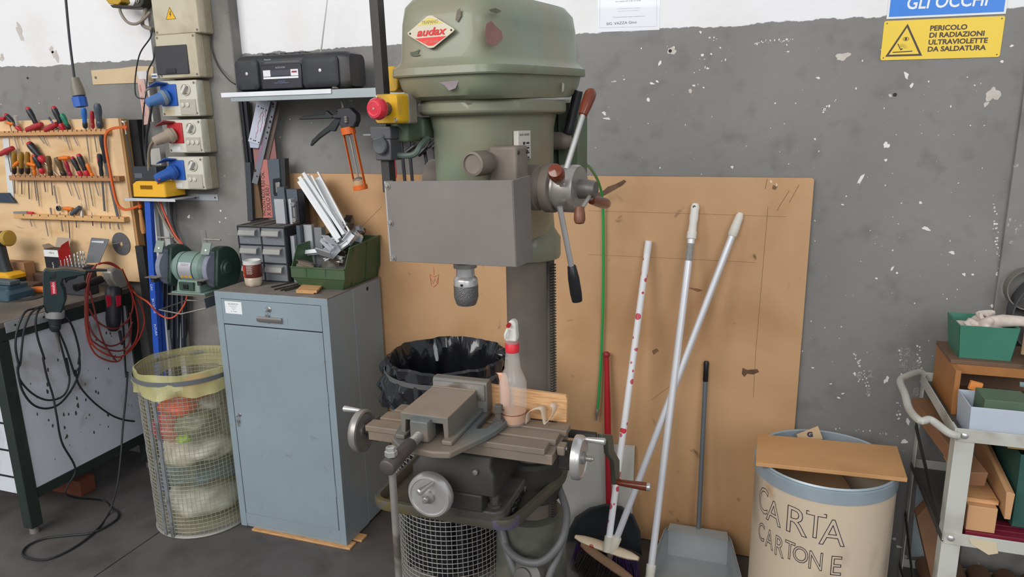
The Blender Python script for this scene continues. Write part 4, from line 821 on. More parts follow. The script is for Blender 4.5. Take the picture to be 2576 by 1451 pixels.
P('hoop', MB().lathe([(KR+.0165, KH-.046), (KR+.019, KH-.045), (KR+.019, KH-.030), (KR+.0165, KH-.029), (KR+.0155, KH-.032), (KR+.0155, KH-.044)], (KX, KY, 0), n=56, cap0=False, cap1=False), C((104, 104, 104), .5, .3), kb)
mb = MB(); crumple(mb, (KX-KR-.02, KY-.04, KH-.06), (.022, .02, .03), 4, .35, 3); P('bag_knot', mb, m_kbag, kb)
mb = MB(); crumple(mb, (KX+KR+.005, KY+.06, KH+.005), (.035, .03, .018), 8, .35, 3); P('bag_knot', mb, m_kbag, kb)
T1('cardboard_scrap', MB().box((KX+.05, KY+.05, .60), (.2, .05, .003), Matrix.Rotation(.7, 3, 'Y') @ Matrix.Rotation(.3, 3, 'X')), C((134, 100, 72), .7), 'brown cardboard strip sticking up inside the black bag', 'cardboard')
# ---------------------------------------------------------------- workbench
BX1 = -2.736; BZ = .9; BY0 = -.69; BY1 = -.03
wb = thing('workbench', (-3.3, -.36, 0), 'long workbench with dark top, green frame and scuffed white end panel', 'workbench')
m_btop = mat('bench_top', (98, 92, 86), .6, .2, var=.15, scale=6, rgb2=(128, 116, 104), thr=.6, scale2=6, soft=.15)
m_bgreen = mat('bench_green', (42, 50, 46), .5, var=.12, scale=9, rgb2=(70, 72, 68), thr=.68, scale2=12)
m_panel = mat('scuffed_white', (206, 209, 217), .55, var=.07, scale=3, rgb2=(150, 142, 130), thr=.62, scale2=5, soft=.1, rgb3=(80, 76, 72), thr3=.74, scale3=16)
P('top', MB().bx(-4.0, BX1+.004, BY0-.01, BY1, BZ-.022, BZ), m_btop, wb, bevel=.002)
P('apron', MB().bx(BX1-.03, BX1+.002, BY0, BY1, BZ-.075, BZ-.0225), m_bgreen, wb, bevel=.002)
P('front_apron', MB().bx(-4.0, BX1-.03, BY0, BY0+.03, BZ-.075, BZ-.0225), m_bgreen, wb, bevel=.002)
P('edge_strip', MB().bx(BX1+.0045, BX1+.007, BY0+.04, BY0+.27, BZ-.045, BZ-.003), m_alu, wb, bevel=.0005)
for y in (BY0+.08, BY0+.2): P('rivet', MB().lathe([(.005, 0), (.004, .001), (0, .0012)], (BX1+.007, y, BZ-.022), (1, 0, 0), 10), m_dark, wb)
for yy in (BY0, BY1-.055): P('leg', MB().bx(BX1-.05, BX1+.0, yy, yy+.05, .03, BZ-.0755), m_bgreen, wb, bevel=.003)
P('leg', MB().bx(-4.0, -3.95, BY0, BY0+.05, .03, BZ-.0755), m_bgreen, wb, bevel=.003)
for x, y in ((BX1-.025, BY0+.025), (BX1-.025, BY1-.03)): P('foot', MB().cyl((x, y, 0), (x, y, .03), .018, n=12), m_steel, wb)
P('end_panel', MB().bx(BX1-.018, BX1-.006, BY0+.05, BY1-.055, .19, BZ-.0755), m_panel, wb)
P('lower_rail', MB().bx(BX1-.045, BX1-.004, BY0+.05, BY1-.055, .145, .189), m_bgreen, wb, bevel=.002)
P('drawer_panel', MB().bx(-3.5, BX1-.06, BY0+.045, BY0+.06, .15, BZ-.11), m_panel, wb)
for i in range(5): P('vent_slot', MB().bx(BX1-.22, BX1-.075, BY0+.043, BY0+.046, .22+i*.12, .228+i*.12), m_gap, wb)
# scuffs on the end panel
q_ = random.Random(3); mb = MB()
for i in range(46):
    y = q_.uniform(BY0+.1, BY1-.1); z = q_.uniform(.25, .75); n = 6; s = q_.uniform(.003, .011)
    mb.add([V((BX1-.0054, y+s*q_.uniform(.3, .8)*cos(2*pi*k/n), z+s*q_.uniform(.5, 1.6)*sin(2*pi*k/n))) for k in range(n)], [tuple(range(n))])
tag(P('scuff_marks', mb, C((74, 70, 66), .8), wb), kind='stuff')
T1('timber_baulk', MB().bx(-3.6, BX1-.09, BY0+.30, BY0+.38, 0, .075), C((120, 66, 46), .7, var=.15), 'red-brown timber baulk lying on the floor under the bench', 'timber', bevel=.003)
# ---------------------------------------------------------------- tool board
TBY = -.05
tb_ = thing('tool_board', (-3.1, -.03, BZ), 'pale plywood tool board with three notched rails above the bench', 'tool board')
m_tb = mat('board_ply', (226, 192, 148), .55, var=.05, scale=2.5, stretch=(1, 1, 4), rgb2=(208, 166, 116), thr=.62, scale2=3.5, soft=.12, rgb3=(150, 110, 74), thr3=.72, scale3=9)
P('panel', MB().bx(-3.9, -2.664, TBY, TBY+.03, BZ+.03, 1.662), m_tb, tb_, bevel=.001)
P('edge_batten', MB().bx(-2.664, -2.652, TBY+.004, TBY+.042, BZ+.03, 1.658), mat('batten', (176, 132, 84), .6, var=.1), tb_, bevel=.001)
Z1P = lambda x, y: (x*.2757, 240+y*.2757)
m_rail = mat('rail_wood', (212, 166, 110), .6, var=.08, scale=8, stretch=(3, 10, 10))
rails = []
for (x0, x1, z, m, nn) in ((-3.9, -2.708, 1.605, mat('rail_brown', (196, 146, 96), .6, var=.1), 22), (-3.345, -2.672, 1.402, mat('rail_dark', (170, 122, 82), .6, var=.12), 20), (-3.36, -2.678, 1.221, m_rail, 12)):
    r_ = P('rail', MB().bx(x0, x1, TBY-.032, TBY, z-.011, z+.011), m, tb_, bevel=.002); rails.append(r_)
    mb = MB()
    for i in range(nn): xq = x1-.03-(x1-max(x0, -3.36)-.04)*i/nn; mb.bx(xq, xq+.006, TBY-.0325, TBY-.031, z+.004, z+.0112)
    tag(P('notches', mb, C((92, 62, 40), .8), r_), kind='stuff')
mb = MB().cyl((-2.69, TBY+.02, 1.655), (-2.69, TBY+.02, 1.672), .003, n=8)
# dark steel flat behind the board's right edge
T1('steel_flat', MB().bx(-2.652, -2.606, -.006, .03, BZ-.88, 1.655), mat('black_steel', (36, 36, 38), .5, .3), 'black steel flat standing between the tool board and the switch boxes', 'steel bar')
T1('steel_flat', MB().bx(-2.66, -2.615, -.06, -.035, BZ-.9, 1.10), mat('black_steel2', (48, 48, 50), .6, .2), 'shorter grey-black flat bar standing behind the end of the bench', 'steel bar')
G = 'hand tools on the tool board'
TY = TBY-.018
def zp(x, y, Y=None): return onY(*Z1P(x, y), TY if Y is None else Y)
KR_, YB, BR, OR, RD, GN, BL, GY, CR = 'black and red', 'yellow and black', 'brown', 'orange', 'red', 'green and black', 'blue and black', 'grey', 'crimson'
COLS = {KR_: ((38, 38, 42), (186, 34, 50)), YB: ((150, 112, 40), (46, 36, 26)), BR: ((96, 74, 44), (60, 44, 30)), OR: ((226, 118, 36), (226, 118, 36)), RD: ((168, 44, 52), (168, 44, 52)), GN: ((30, 120, 92), (30, 32, 34)), BL: ((48, 110, 190), (40, 46, 56)), GY: ((74, 84, 94), (60, 66, 74)), CR: ((160, 30, 60), (160, 30, 60))}
def plas(c): return C(c, .35, 0, .05)
def screwdriver(h0, h1, tip, col, label, r=.0125, sr=.0028, Y=None, group=G):
    a, b, c = zp(*h0, TY-.012), zp(*h1), zp(*tip, TY+.008)
    t = thing('screwdriver', b, label, 'screwdriver', group); d = b-a; L = d.length; c1, c2 = COLS[col]
    P('handle', MB().lathe([(0, 0), (r*.7, .02*L), (r, .14*L), (r*1.02, .35*L), (r*.8, .55*L), (r*.86, .68*L), (r*.7, .72*L)], a, d, 12), plas(c1), t)
    P('collar', MB().lathe([(r*.72, .70*L), (r*.95, .76*L), (r*.9, .92*L), (r*.55, L)], a, d, 12), plas(c2), t)
    if col == KR_: P('butt_cap', MB().lathe([(0, -.01*L), (r*.6, .0), (r*.86, .06*L), (r*.9, .1*L)], a-d.normalized()*.0006, d, 12), plas(c2), t)
    P('blade', MB().cyl(b-d*.05, c, sr, sr*.8, n=7), m_steel, t)
    return t
def thandle(e0, e1, root, tip, col, label, r=.009, group=G):
    a, b = zp(*e0, TY-.012), zp(*e1, TY-.012); t = thing('t_handle_key', zp(*root), label, 'hex key', group)
    P('grip', MB().lathe([(0, 0), (r*.9, .03), (r, .3), (r*1.15, .5), (r, .7), (r*.9, .97), (0, 1)] if False else [(rr, h*(b-a).length) for rr, h in ((0, 0), (r*.9, .04), (r, .3), (r*1.15, .5), (r, .7), (r*.9, .96), (0, 1))], a, b-a, 10), plas(COLS[col][0]), t)
    P('neck', MB().cyl(a.lerp(b, .5), a.lerp(b, .5).lerp(zp(*root), .55), r*.6, n=8), plas(COLS[col][0]), t)
    P('shaft', MB().tube([a.lerp(b, .5), zp(*root), zp(*tip, TY+.008)], .0022, 6), m_steel, t)
    return t
SD = [((50,170),(190,325),(262,410),KR_,'black and red screwdriver leaning at the left end of the top rail',.011),
 ((250,110),(360,315),(435,460),KR_,'black and red screwdriver standing over a red T-handle on the top rail',.0125),
 ((485,100),(580,320),(640,500),KR_,'black and red screwdriver beside the green one on the top rail',.0125),
 ((560,165),(635,310),(710,460),GN,'stubby green and black screwdriver on the top rail',.0115),
 ((762,110),(780,300),(820,605),BL,'blue and black screwdriver under the hanging blue socket',.0115),
 ((838,140),(848,300),(885,520),RD,'slim red-handled tool on the top rail',.009),
 ((885,70),(915,300),(935,330),GY,'big grey-handled tool at the right end of the top rail',.0155),
 ((130,515),(130,715),(137,895),YB,'leftmost of three yellow and black screwdrivers on the middle rail',.0115),
 ((195,515),(195,715),(200,900),YB,'middle one of three yellow and black screwdrivers on the middle rail',.0115),
 ((250,515),(255,715),(268,945),YB,'rightmost of three yellow and black screwdrivers on the middle rail',.0115),
 ((260,430),(405,610),(540,745),KR_,'largest black and red screwdriver, propped high over the middle rail',.0165),
 ((310,540),(395,715),(415,880),KR_,'black and red screwdriver half hidden under the largest one',.0135),
 ((440,550),(465,740),(480,910),BR,'brown-handled screwdriver standing upright on the middle rail',.0115),
 ((515,560),(590,740),(655,915),BR,'thick brown-handled screwdriver leaning left on the middle rail',.0135),
 ((595,600),(650,740),(725,950),CR,'slim crimson screwdriver behind an orange hex key',.009),
 ((655,560),(745,740),(795,1045),KR_,'left of the two parallel black and red screwdrivers on the middle rail',.0115),
 ((715,535),(805,745),(850,1010),KR_,'right of the two parallel black and red screwdrivers on the middle rail',.0125),
 ((290,550),(320,730),(360,1010),OR,'orange-handled key standing behind the largest screwdriver',.009),
 ((790,620),(850,745),(900,915),OR,'slim orange tester leaning at the right of the middle rail',.0085)]
for h0, h1, tp, c, lab, r_ in SD: screwdriver(h0, h1, tp, c, lab, r_)
thandle((240,315),(388,262),(320,330),(405,440),RD,'red T-handle key lying flat on the top rail, left one',.012)
thandle((410,318),(525,258),(480,330),(540,395),RD,'red T-handle key lying flat on the top rail, right one',.012)
thandle((-5,540),(122,478),(75,560),(100,700),RD,'red T-handle key at the left end of the middle rail',.012)
thandle((125,645),(175,600),(170,650),(215,720),OR,'small orange hex key among the yellow screwdrivers',.008)
thandle((250,620),(330,640),(300,680),(335,960),OR,'short orange T-handle key left of the largest screwdriver',.008)
thandle((538,572),(632,568),(622,650),(640,760),OR,'orange T-handle key above the crimson screwdriver',.0095)
thandle((583,1030),(668,1038),(622,1080),(642,1362),OR,'orange T-handle key on the bottom rail',.009)
thandle((648,1085),(732,1018),(693,1100),(698,1205),GY,'black T-shaped tap wrench on the bottom rail',.0105)
thandle((62,245),(125,262),(95,290),(165,500),OR,'small orange key under the leftmost top screwdriver',.0075)
# marker pen, clear-handled tool, red handle at the edge
a, b = zp(445, 200, TY-.012), zp(600, 420); t = thing('scriber_pen', zp(525, 315), 'thin black and blue scriber on the top rail', 'scriber', G)
P('body', MB().cyl(a, a.lerp(b, .5), .004, n=8), m_black, t); P('band', MB().cyl(a.lerp(b, .16), a.lerp(b, .22), .0043, n=8), plas((60, 110, 190)), t); P('needle', MB().cyl(a.lerp(b, .5), b, .0018, n=6), m_steel, t)
a, b = zp(100, 195, TY-.012), zp(165, 215, TY-.012); t = thing('clear_handle_tool', zp(150, 300), 'clear-handled tool beside the leftmost top screwdriver', 'screwdriver', G)
P('handle', MB().cyl(zp(140, 185, TY-.012), zp(165, 300), .009, .006, n=10), mat('clear_handle', (200, 190, 184), .2, alpha=.7), t); P('blade', MB().cyl(zp(165, 300), zp(210, 450), .0022, n=6), m_steel, t)
T1('red_grip', MB().lathe([(0, 0), (.010, .004), (.011, .03), (.008, .05), (0, .052)], zp(-20, 222, TY-.01), (1, 0, .1), 12), plas((176, 40, 46)), 'red grip end poking in at the left edge of the top rail', 'tool grip')
# files
def file_tool(h0, h1, tip, w, label, accent=None):
    a, b, c = zp(*h0, TY-.012), zp(*h1), zp(*tip, TY+.004); t = thing('file', c, label, 'file', G); d = b-a; L = d.length
    P('handle', MB().lathe([(0, 0), (.009, .02*L), (.0115, .15*L), (.011, .4*L), (.008, .6*L), (.0095, .85*L), (.006, L)], a, d, 12), plas((48, 50, 58)), t)
    if accent: P('inlay', MB().box(a.lerp(b, .22)+V((0, -.0112, 0)), (.006, .002, .022)), plas(accent), t)
    P('blade', MB().bar(b, c, w, .004, (0, 1, 0)), C((104, 104, 108), .5, .5), t)
file_tool((905, 530), (930, 745), (955, 1055), .0085, 'slim file with black and red handle on the middle rail', (170, 40, 56))
file_tool((925, 360), (960, 615), (1078, 1122), .0125, 'long file with grey handle crossing down to the bottom rail')
# square
t = thing('try_square', zp(80, 980), 'try square with white blade and dark blue stock at the left edge', 'try square', G)
P('blade', MB().prism([zp(x, y, TBY-.004) for x, y in ((22, 392), (78, 388), (130, 978), (72, 890))], (0, .002, 0)), C((214, 214, 214), .4), t)
P('stock', MB().prism([zp(x, y, TBY-.018) for x, y in ((-60, 890), (68, 890), (135, 980), (-60, 972))], (0, .014, 0)), C((48, 62, 80), .4), t, bevel=.002)
# bottom rail things
t = thing('folding_knife', zp(265, 1090), 'folding knife with red grip lying on the bottom rail', 'knife', G)
P('red_grip', MB().lathe([(0, 0), (.008, .003), (.009, .02), (.0085, .036), (0, .04)], zp(252, 1075), (1, 0, -.02), 10), plas((196, 40, 56)), t); P('steel_grip', MB().bar(zp(130, 1070), zp(250, 1068), .010, .012), m_steel, t)
t = thing('die_holder', zp(540, 1090), 'round steel die holder hanging in the bottom rail', 'die holder', G); c = zp(535, 1030)
P('ring', MB().lathe([(.010, -.005), (.0125, -.004), (.0125, .004), (.010, .005), (.0045, .005), (.0045, -.005)], c, (0, 1, 0), 20, False, False), C((92, 98, 106), .5, .4), t)
P('upper_arm', MB().cyl(zp(490, 822), zp(522, 985), .0032, n=8), m_steel, t); P('lower_arm', MB().cyl(zp(545, 1070), zp(572, 1240), .0034, n=8), m_steel, t)
def cone_bit(x, y0, y1, y2, r, label):
    a, b = zp(x, y0), zp(x+10, y1); t = thing('step_drill', b, label, 'drill bit', G); L = (b-a).length; pr = []
    for k in range(7): pr += [(r*(k+.3)/7, L*k/7), (r*(k+1)/7, L*(k+.15)/7)]
    P('cone', MB().lathe([(0, 0)]+pr+[(r, L)], a, b-a, 16), m_steel, t); P('shank', MB().cyl(b, zp(x+16, y2), r*.35, n=8), m_dark, t)
cone_bit(742, 985, 1115, 1150, .0115, 'large cone-shaped step drill on the bottom rail')
cone_bit(832, 1055, 1125, 1190, .006, 'small cone-shaped drill on the bottom rail')
for i, (x0, y0, x1, y1, r_, lab) in enumerate(((460,1025,472,1105,.0045,'short steel punch left of the die holder'),(265,1120,292,1195,.003,'bright pin hanging below the folding knife'),(412,1140,440,1285,.0026,'dark rod hanging above the red box'),(915,1115,925,1210,.0035,'bright short bit in the bottom rail'),(993,1115,1006,1218,.0032,'dull short bit in the bottom rail'),(1072,1165,1086,1222,.0045,'thick stub at the right end of the bottom rail'),(120,360,170,520,.0026,'long thin rod behind the top left screwdriver'))):
    T1('drill_rod', MB().cyl(zp(x0, y0), zp(x1, y1), r_, r_*.8, n=8), m_steel, lab, 'drill bit', G)
# hacksaw
t = thing('hacksaw', zp(1300, 1265, TY-.03), 'orange-framed hacksaw with wooden handle hooked on the board edge', 'hacksaw')
hy = TBY-.055; pts = [zp(x, y, hy) for x, y in ((1160, 288), (1080, 292), (1010, 308), (972, 345), (960, 410), (972, 520), (1005, 700), (1040, 880), (1070, 985), (1110, 1030), (1170, 1040), (1290, 1000))]
s_ = spl(pts, 4); mb = MB(); ring = []
for i, p in enumerate(s_):
    d = (s_[min(i+1, len(s_)-1)]-s_[max(i-1, 0)]).normalized(); n_ = V((d.z, 0, -d.x)); w_ = .0085
    ring.append([p+n_*w_/2*1.2+V((0, -.004, 0)), p+n_*w_/2*1.2+V((0, .004, 0)), p-n_*w_/2*1.2+V((0, .004, 0)), p-n_*w_/2*1.2+V((0, -.004, 0))])
mb.loft(ring); m_or = mat('saw_orange', (206, 92, 34), .4, var=.08); P('frame', mb, m_or, t, bevel=.001)
P('front_socket', MB().bar(zp(1140, 265, hy), zp(1150, 312, hy), .010, .012), m_or, t, bevel=.001); P('rear_socket', MB().bar(zp(1265, 955, hy), zp(1282, 1030, hy), .010, .012), m_or, t, bevel=.001)
for s in (-1, 1): P('wing', MB().lathe([(.002, 0), (.005, .006), (.004, .012), (0, .013)], zp(1132, 248, hy), (s, 0, .6), 8), m_bright, t)
P('tension_bolt', MB().cyl(zp(1132, 235, hy), zp(1152, 355, hy), .0028, n=8), m_bright, t)
P('blade', MB().bar(zp(1152, 355, hy), zp(1275, 1000, hy), .0012, .011, (1, 0, 0)), m_dark, t)
a, b = zp(1278, 1040, hy), zp(1312, 1265, hy)
P('handle', MB().lathe([(rr, h*(b-a).length) for rr, h in ((.005, 0), (.0085, .06), (.007, .2), (.0095, .5), (.0105, .8), (.008, .97), (0, 1))], a, b-a, 16), mat('saw_wood', (186, 130, 76), .45, var=.12, scale=30), t)
# cutting disc nailed to the board
Z3P = lambda x, y: (x*.2895, 540+y*.2895)
c = onY(*Z3P(1052, 253), TBY-.003); t = thing('cutting_disc', c-V((0, 0, .05)), 'grey cutting disc hung on a nail of the tool board', 'cutting disc')
P('disc', MB().lathe([(.0105, -.0012), (.0525, -.0012), (.0525, .0012), (.0105, .0012)], c, (0, 1, 0), 36, False, False), mat('abrasive', (92, 90, 92), .8, var=.15, scale=60), t)
P('nail', MB().cyl(c+V((-.004, .004, .006)), c+V((-.03, -.03, .001)), .0016, n=6), m_bright, t)
# ---------------------------------------------------------------- on the bench
bz = BZ+.0005
# red and black carton
a = onY(*Z3P(374, 300), -.16); b = onY(*Z3P(500, 300), -.16); zt_ = a.z
t = thing('tool_carton', ((a.x+b.x)/2, -.13, bz), 'red and black carton with open flap standing at the back of the bench', 'carton')
P('box', MB().bx(a.x, b.x, -.16, -.10, bz, zt_), C((30, 30, 36), .5), t); P('red_side', MB().bx(b.x, b.x+.0015, -.1605, -.0995, bz, zt_), C((190, 30, 40), .5), t)
P('white_band', MB().bx(a.x+.002, b.x-.0005, -.1612, -.16, zt_-.033, zt_-.001), C((226, 226, 224), .6), t)
text('lettering', 'HSS-G', C((40, 40, 44), .6), ((a.x+b.x)/2+.006, -.1616, zt_-.018), (1, 0, 0), (0, 0, 1), .008, t); text('lettering', 'PREMIUM', C((220, 220, 220), .6), ((a.x+b.x)/2+.006, -.1606, zt_-.085), (0, 0, 1), (-1, 0, 0), .009, t)
P('flap', MB().prism([V((a.x-.0, -.10, zt_)), V((b.x, -.10, zt_)), V((b.x+.004, -.088, zt_+.042)), V((a.x+.01, -.088, zt_+.045))], (0, .0015, 0)), C((168, 150, 132), .7), t)
P('side_flap', MB().prism([V((a.x, -.155, zt_)), V((a.x, -.10, zt_)), V((a.x-.022, -.11, zt_+.018)), V((a.x-.022, -.145, zt_+.016))], (0, 0, .0015)), C((160, 142, 124), .7), t)
P('side_flap', MB().prism([V((b.x, -.155, zt_)), V((b.x, -.10, zt_)), V((b.x+.006, -.105, zt_+.035)), V((b.x+.004, -.14, zt_+.02))], (.0015, 0, 0)), C((186, 30, 40), .5), t)
# drill set in its case
cx0 = onY(*Z3P(560, 430), -.2).x; cx1 = onY(*Z3P(770, 430), -.2).x; zc0 = onY(*Z3P(660, 440), -.2).z
t = thing('drill_set', ((cx0+cx1)/2, -.2, bz), 'opened drill-bit case with rows of bright bits and a smoky lid', 'drill set')
P('case_base', MB().bx(cx0, cx1, -.235, -.165, bz, zc0), C((58, 60, 64), .5), t, bevel=.004)
q_ = random.Random(9)
for i in range(13):
    x = cx0+.008+(cx1-cx0-.016)*(i % 7)/6; y = -.222 if i < 7 else -.19; h_ = .025+.05*((i % 7)/6)*q_.uniform(.6, 1.1)+(.012 if i >= 7 else 0); r_ = .002+.0025*((i % 7)/6)
    d_ = V((q_.uniform(-.12, .12), 0, 1)).normalized(); u, w = perp(d_); rings = []
    for k in range(14): rings.append([V((x, y, zc0))+d_*(h_*k/13)+(u*cos(k*.8+qq)+w*sin(k*.8+qq))*r_*(1-.4*abs(cos(qq))**3)*(1 if k < 13 else .2) for qq in [2*pi*j/8 for j in range(8)]])
    mb = MB(); mb.loft(rings); P('bit', mb, m_bright, t)
la = [onY(*Z3P(x, y), yy) for x, y, yy in ((740, 420, -.16), (860, 420, -.16), (945, 215, -.11), (790, 200, -.11))]
P('lid', MB().prism(la, (0, .006, .001)), mat('smoky_lid', (112, 114, 118), .3, alpha=.9), t, bevel=.003)
lt = [onY(*Z3P(x, y), -.118) for x, y in ((785, 272), (893, 275), (905, 228), (800, 226))]
P('lid_label', MB().prism(lt, (0, -.0008, 0)), C((206, 208, 212), .5), t)
# blocks and handles
def bench_block(x0, y0, x1, y1, dy, h_, m, lab, name='wood_block', cat='wood block'):
    a, b = onZ(*Z3P(x0, y0), bz), onZ(*Z3P(x1, y1), bz); a.y = max(min(a.y, -.1), -.5); T1(name, MB().bx(min(a.x, b.x), max(a.x, b.x), a.y, a.y+dy, bz, bz+h_), m, lab, cat, bevel=.004)
m_dkw = mat('dark_block', (84, 62, 52), .75, var=.15)
a = onZ(*Z3P(170, 585), bz); T1('wood_block', MB().bx(a.x-.03, a.x+.19, a.y, a.y+.07, bz, bz+.05), m_dkw, 'long dark brown block lying at the back of the bench', 'wood block', bevel=.008)
a = onZ(*Z3P(165, 660), bz); T1('wood_block', MB().bx(a.x-.02, a.x+.09, a.y, a.y+.06, bz, bz+.035), m_dkw, 'small dark block beside the orange handle on the bench', 'wood block', bevel=.006)
a = onY(*Z3P(100, 480), -.12); T1('wood_block', MB().bx(a.x-.05, a.x+.10, -.13, -.075, bz, onY(*Z3P(130, 410), -.12).z), mat('tan_block', (150, 112, 80), .7, var=.12), 'tan wooden box standing against the tool board behind the drill', 'wood block', bevel=.003)
a = onZ(*Z3P(262, 655), bz+.015); T1('handle_grip', MB().lathe([(0, 0), (.014, .004), (.016, .03), (.015, .12), (.012, .2), (0, .205)], a, (.9, .44, 0), 14), plas((226, 118, 44)), 'orange plastic tool handle lying on the bench', 'tool handle')
a = onZ(*Z3P(212, 722), bz); t = thing('cutting_disc', a, 'dark worn cutting disc lying flat on the bench', 'cutting disc'); P('disc', MB().lathe([(.012, 0), (.075, 0), (.075, .003), (.012, .003)], a, (0, 0, 1), 36, False, False), mat('abrasive2', (58, 54, 52), .8, var=.15), t); P('hub_label', MB().lathe([(.012, .003), (.03, .003), (.03, .0034), (.012, .0034)], a, (0, 0, 1), 24, False, False), C((110, 106, 102), .7), t)
# cordless drill standing on its battery
a = onZ(*Z3P(75, 640), bz); t = thing('cordless_drill', a, 'yellow and black cordless drill standing on its battery at the left edge', 'cordless drill')
ux = V((1, 0, 0))
P('battery', MB().loft([[V((a.x-.03+x, a.y+.03+y, z)) for x, y in rrect(.13, .09, .02)] for z in (bz, bz+.045)]), C((40, 40, 42), .5), t, bevel=.004)
P('yellow_shoe', MB().loft([[V((a.x-.03+x, a.y+.03+y, z)) for x, y in rrect(w, d_, .02)] for z, w, d_ in ((bz+.0455, .135, .095), (bz+.062, .135, .095), (bz+.074, .10, .075))]), C((222, 164, 30), .45), t, bevel=.002)
P('grip', MB().loft([[V((a.x-.04+x+dx, a.y+.03+y, z)) for x, y in rrect(w, .045, .018)] for z, w, dx in ((bz+.0745, .06, 0), (bz+.11, .05, -.005), (bz+.17, .052, -.012), (bz+.20, .06, -.018))]), C((52, 58, 62), .5), t)
P('motor_housing', MB().cyl((a.x-.11, a.y+.03, bz+.225), (a.x+.0, a.y+.03, bz+.232), .035, n=20), C((46, 46, 48), .5), t)
P('torque_ring', MB().lathe([(.02, 0), (.036, .004), (.038, .018), (.032, .026), (.012, .028)], (a.x+.0, a.y+.03, bz+.232), (1, 0, .06), 20), mat('dusty_yellow', (180, 146, 60), .6), t)
# blue bench vice at the left edge
a = onZ(*Z3P(120, 755), bz); t = thing('bench_vice', a, 'blue bench vice at the left edge of the bench', 'vice')
P('body', MB().loft([[V((a.x-.09+x, a.y+.05+y, z)) for x, y in rrect(w, d_, .015)] for z, w, d_ in ((bz, .16, .14), (bz+.03, .16, .13), (bz+.045, .13, .1), (bz+.065, .13, .1))]), mat('vice_blue', (52, 76, 88), .5, var=.1), t, bevel=.004)
P('jaw', MB().bx(a.x-.14, a.x-.02, a.y+.01, a.y+.06, bz+.0655, bz+.085), mat('vice_blue_worn', (84, 96, 102), .5, .2), t, bevel=.004)
# ---------------------------------------------------------------- drill hanging at the bench end
HXP = -2.69
def e3(x, y, X=HXP): return onX(*Z3P(x, y), X)
DN = V((.70, -.71, 0)); DP0 = e3(480, 700)+DN*.01
def d3(x, y, off=0.): return onP(*Z3P(x, y), DP0+DN*off, DN)
t = thing('power_drill', d3(480, 1000), 'dark green power drill hanging head-down at the bench end', 'power drill')
m_met = mat('drill_dark_green', (28, 46, 48), .4, var=.08, coat=.2)
out = [(385, 475), (400, 455), (470, 462), (560, 450), (680, 462), (760, 478), (765, 500), (690, 515), (600, 530), (560, 545), (548, 580), (575, 640), (585, 720), (560, 790), (545, 832), (412, 832), (392, 760), (390, 640), (384, 560)]
P('housing', MB().prism([d3(x, y, -.028) for x, y in out], DN*.056), m_met, t, bevel=.012, seg=4)
P('trigger', MB().prism([d3(x, y, -.01) for x, y in ((565, 545), (600, 532), (680, 525), (665, 545), (600, 565), (575, 590))], DN*.02), m_black, t, bevel=.003)
lab = [d3(x, y, .0285) for x, y in ((436, 582), (484, 578), (494, 688), (446, 692))]
lbp = P('red_badge', MB().prism(lab, DN*.0012), C((200, 36, 60), .5), t)
yd = (lab[0]-lab[1]).normalized(); xd = (lab[0]-lab[3]).normalized(); ctr = (lab[0]+lab[1]+lab[2]+lab[3])/4
text('lettering', 'metabo', C((238, 236, 238), .5), ctr+DN*.0016-yd*.0045, xd, yd, .011, lbp, sx=.95)
g0, g1, g2 = d3(480, 832), d3(480, 892), d3(478, 1000); dn = (g2-g0).normalized()
for k in range(4): P('vent_slot', MB().prism([d3(432+k*15+dx, 532+dy-k*4, .028) for dx, dy in ((0, 32), (8, 32), (8, 8-k*6), (0, 10-k*6))], DN*.0012), m_black, t)
P('gear_collar', MB().lathe([(.030, 0), (.034, .002), (.034, .028), (.031, .031), (.025, .032)], g0, dn, 24), C((168, 168, 168), .4, .5), t)
P('chuck', MB().lathe([(.024, .030), (.0235, .034), (.0235, .055), (.021, .058), (.022, .062), (.020, .078), (.012, .088)], g0, dn, 22), C((44, 48, 50), .45), t)
P('drill_bit', MB().cyl(g0+dn*.086, d3(515, 1190), .004, .003, n=8), m_steel, t)
P('rear_plate', MB().prism([d3(x, y, -.02) for x, y in ((384, 490), (392, 470), (388, 560), (392, 690), (380, 690), (376, 560))], DN*.02), C((150, 160, 162), .4, .4), t)
P('cable_boot', MB().tube([d3(755, 488), d3(850, 480), d3(930, 482)], [.008, .0065, .0055], 8), m_rubber, t)
P('hanging_hook', MB().tube([V((BX1+.006, d3(470, 458).y, BZ-.01)), V((BX1+.02, d3(470, 458).y, BZ+.01)), d3(450, 500)], .004, 8), m_steel, t)
# its black cable: hanging bights plus the run to the floor
def cable(name, pts, r, rgb, lab, cat='cable', k=8, group=None): return T1(name, MB().tube(spl(pts, k), r, 8), C(rgb, .5, 0, .08), lab, cat, group)
Z6P = lambda x, y: (x*.3797, 900+y*.3797)
def e6(x, y, X=HXP): return onX(*Z6P(x, y), X)
L1 = [e3(930, 482), e3(1010, 510), e3(1045, 580), e3(1055, 700), e3(1068, 900), e3(1080, 1150), e3(1095, 1400)] + [onX(*Z6P(*p), X) for p, X in (((845, 100), -2.66), ((835, 250), -2.63), ((815, 450), -2.60), ((800, 650), -2.58), ((775, 850), -2.57))]
L1 += [onZ(*Z6P(x, y), .006) for x, y in ((720, 1030), (640, 1140), (500, 1250), (330, 1330), (200, 1330), (148, 1295), (190, 1240), (300, 1195), (460, 1175), (620, 1155), (760, 1080), (785, 1030), (745, 1000), (680, 945))]
L1 += [V((-2.70, -.55, .12)), e6(500, 740, -2.70), e6(410, 560, -2.69), e6(375, 380, -2.68), e6(350, 250), e6(310, 120), e6(285, 0), e3(385, 1250), e3(330, 1080), e3(310, 950), e3(325, 850), e3(370, 800)]
cable('drill_cable', L1, .0042, (34, 36, 38), 'black cable of the hanging drill, looping over the floor')
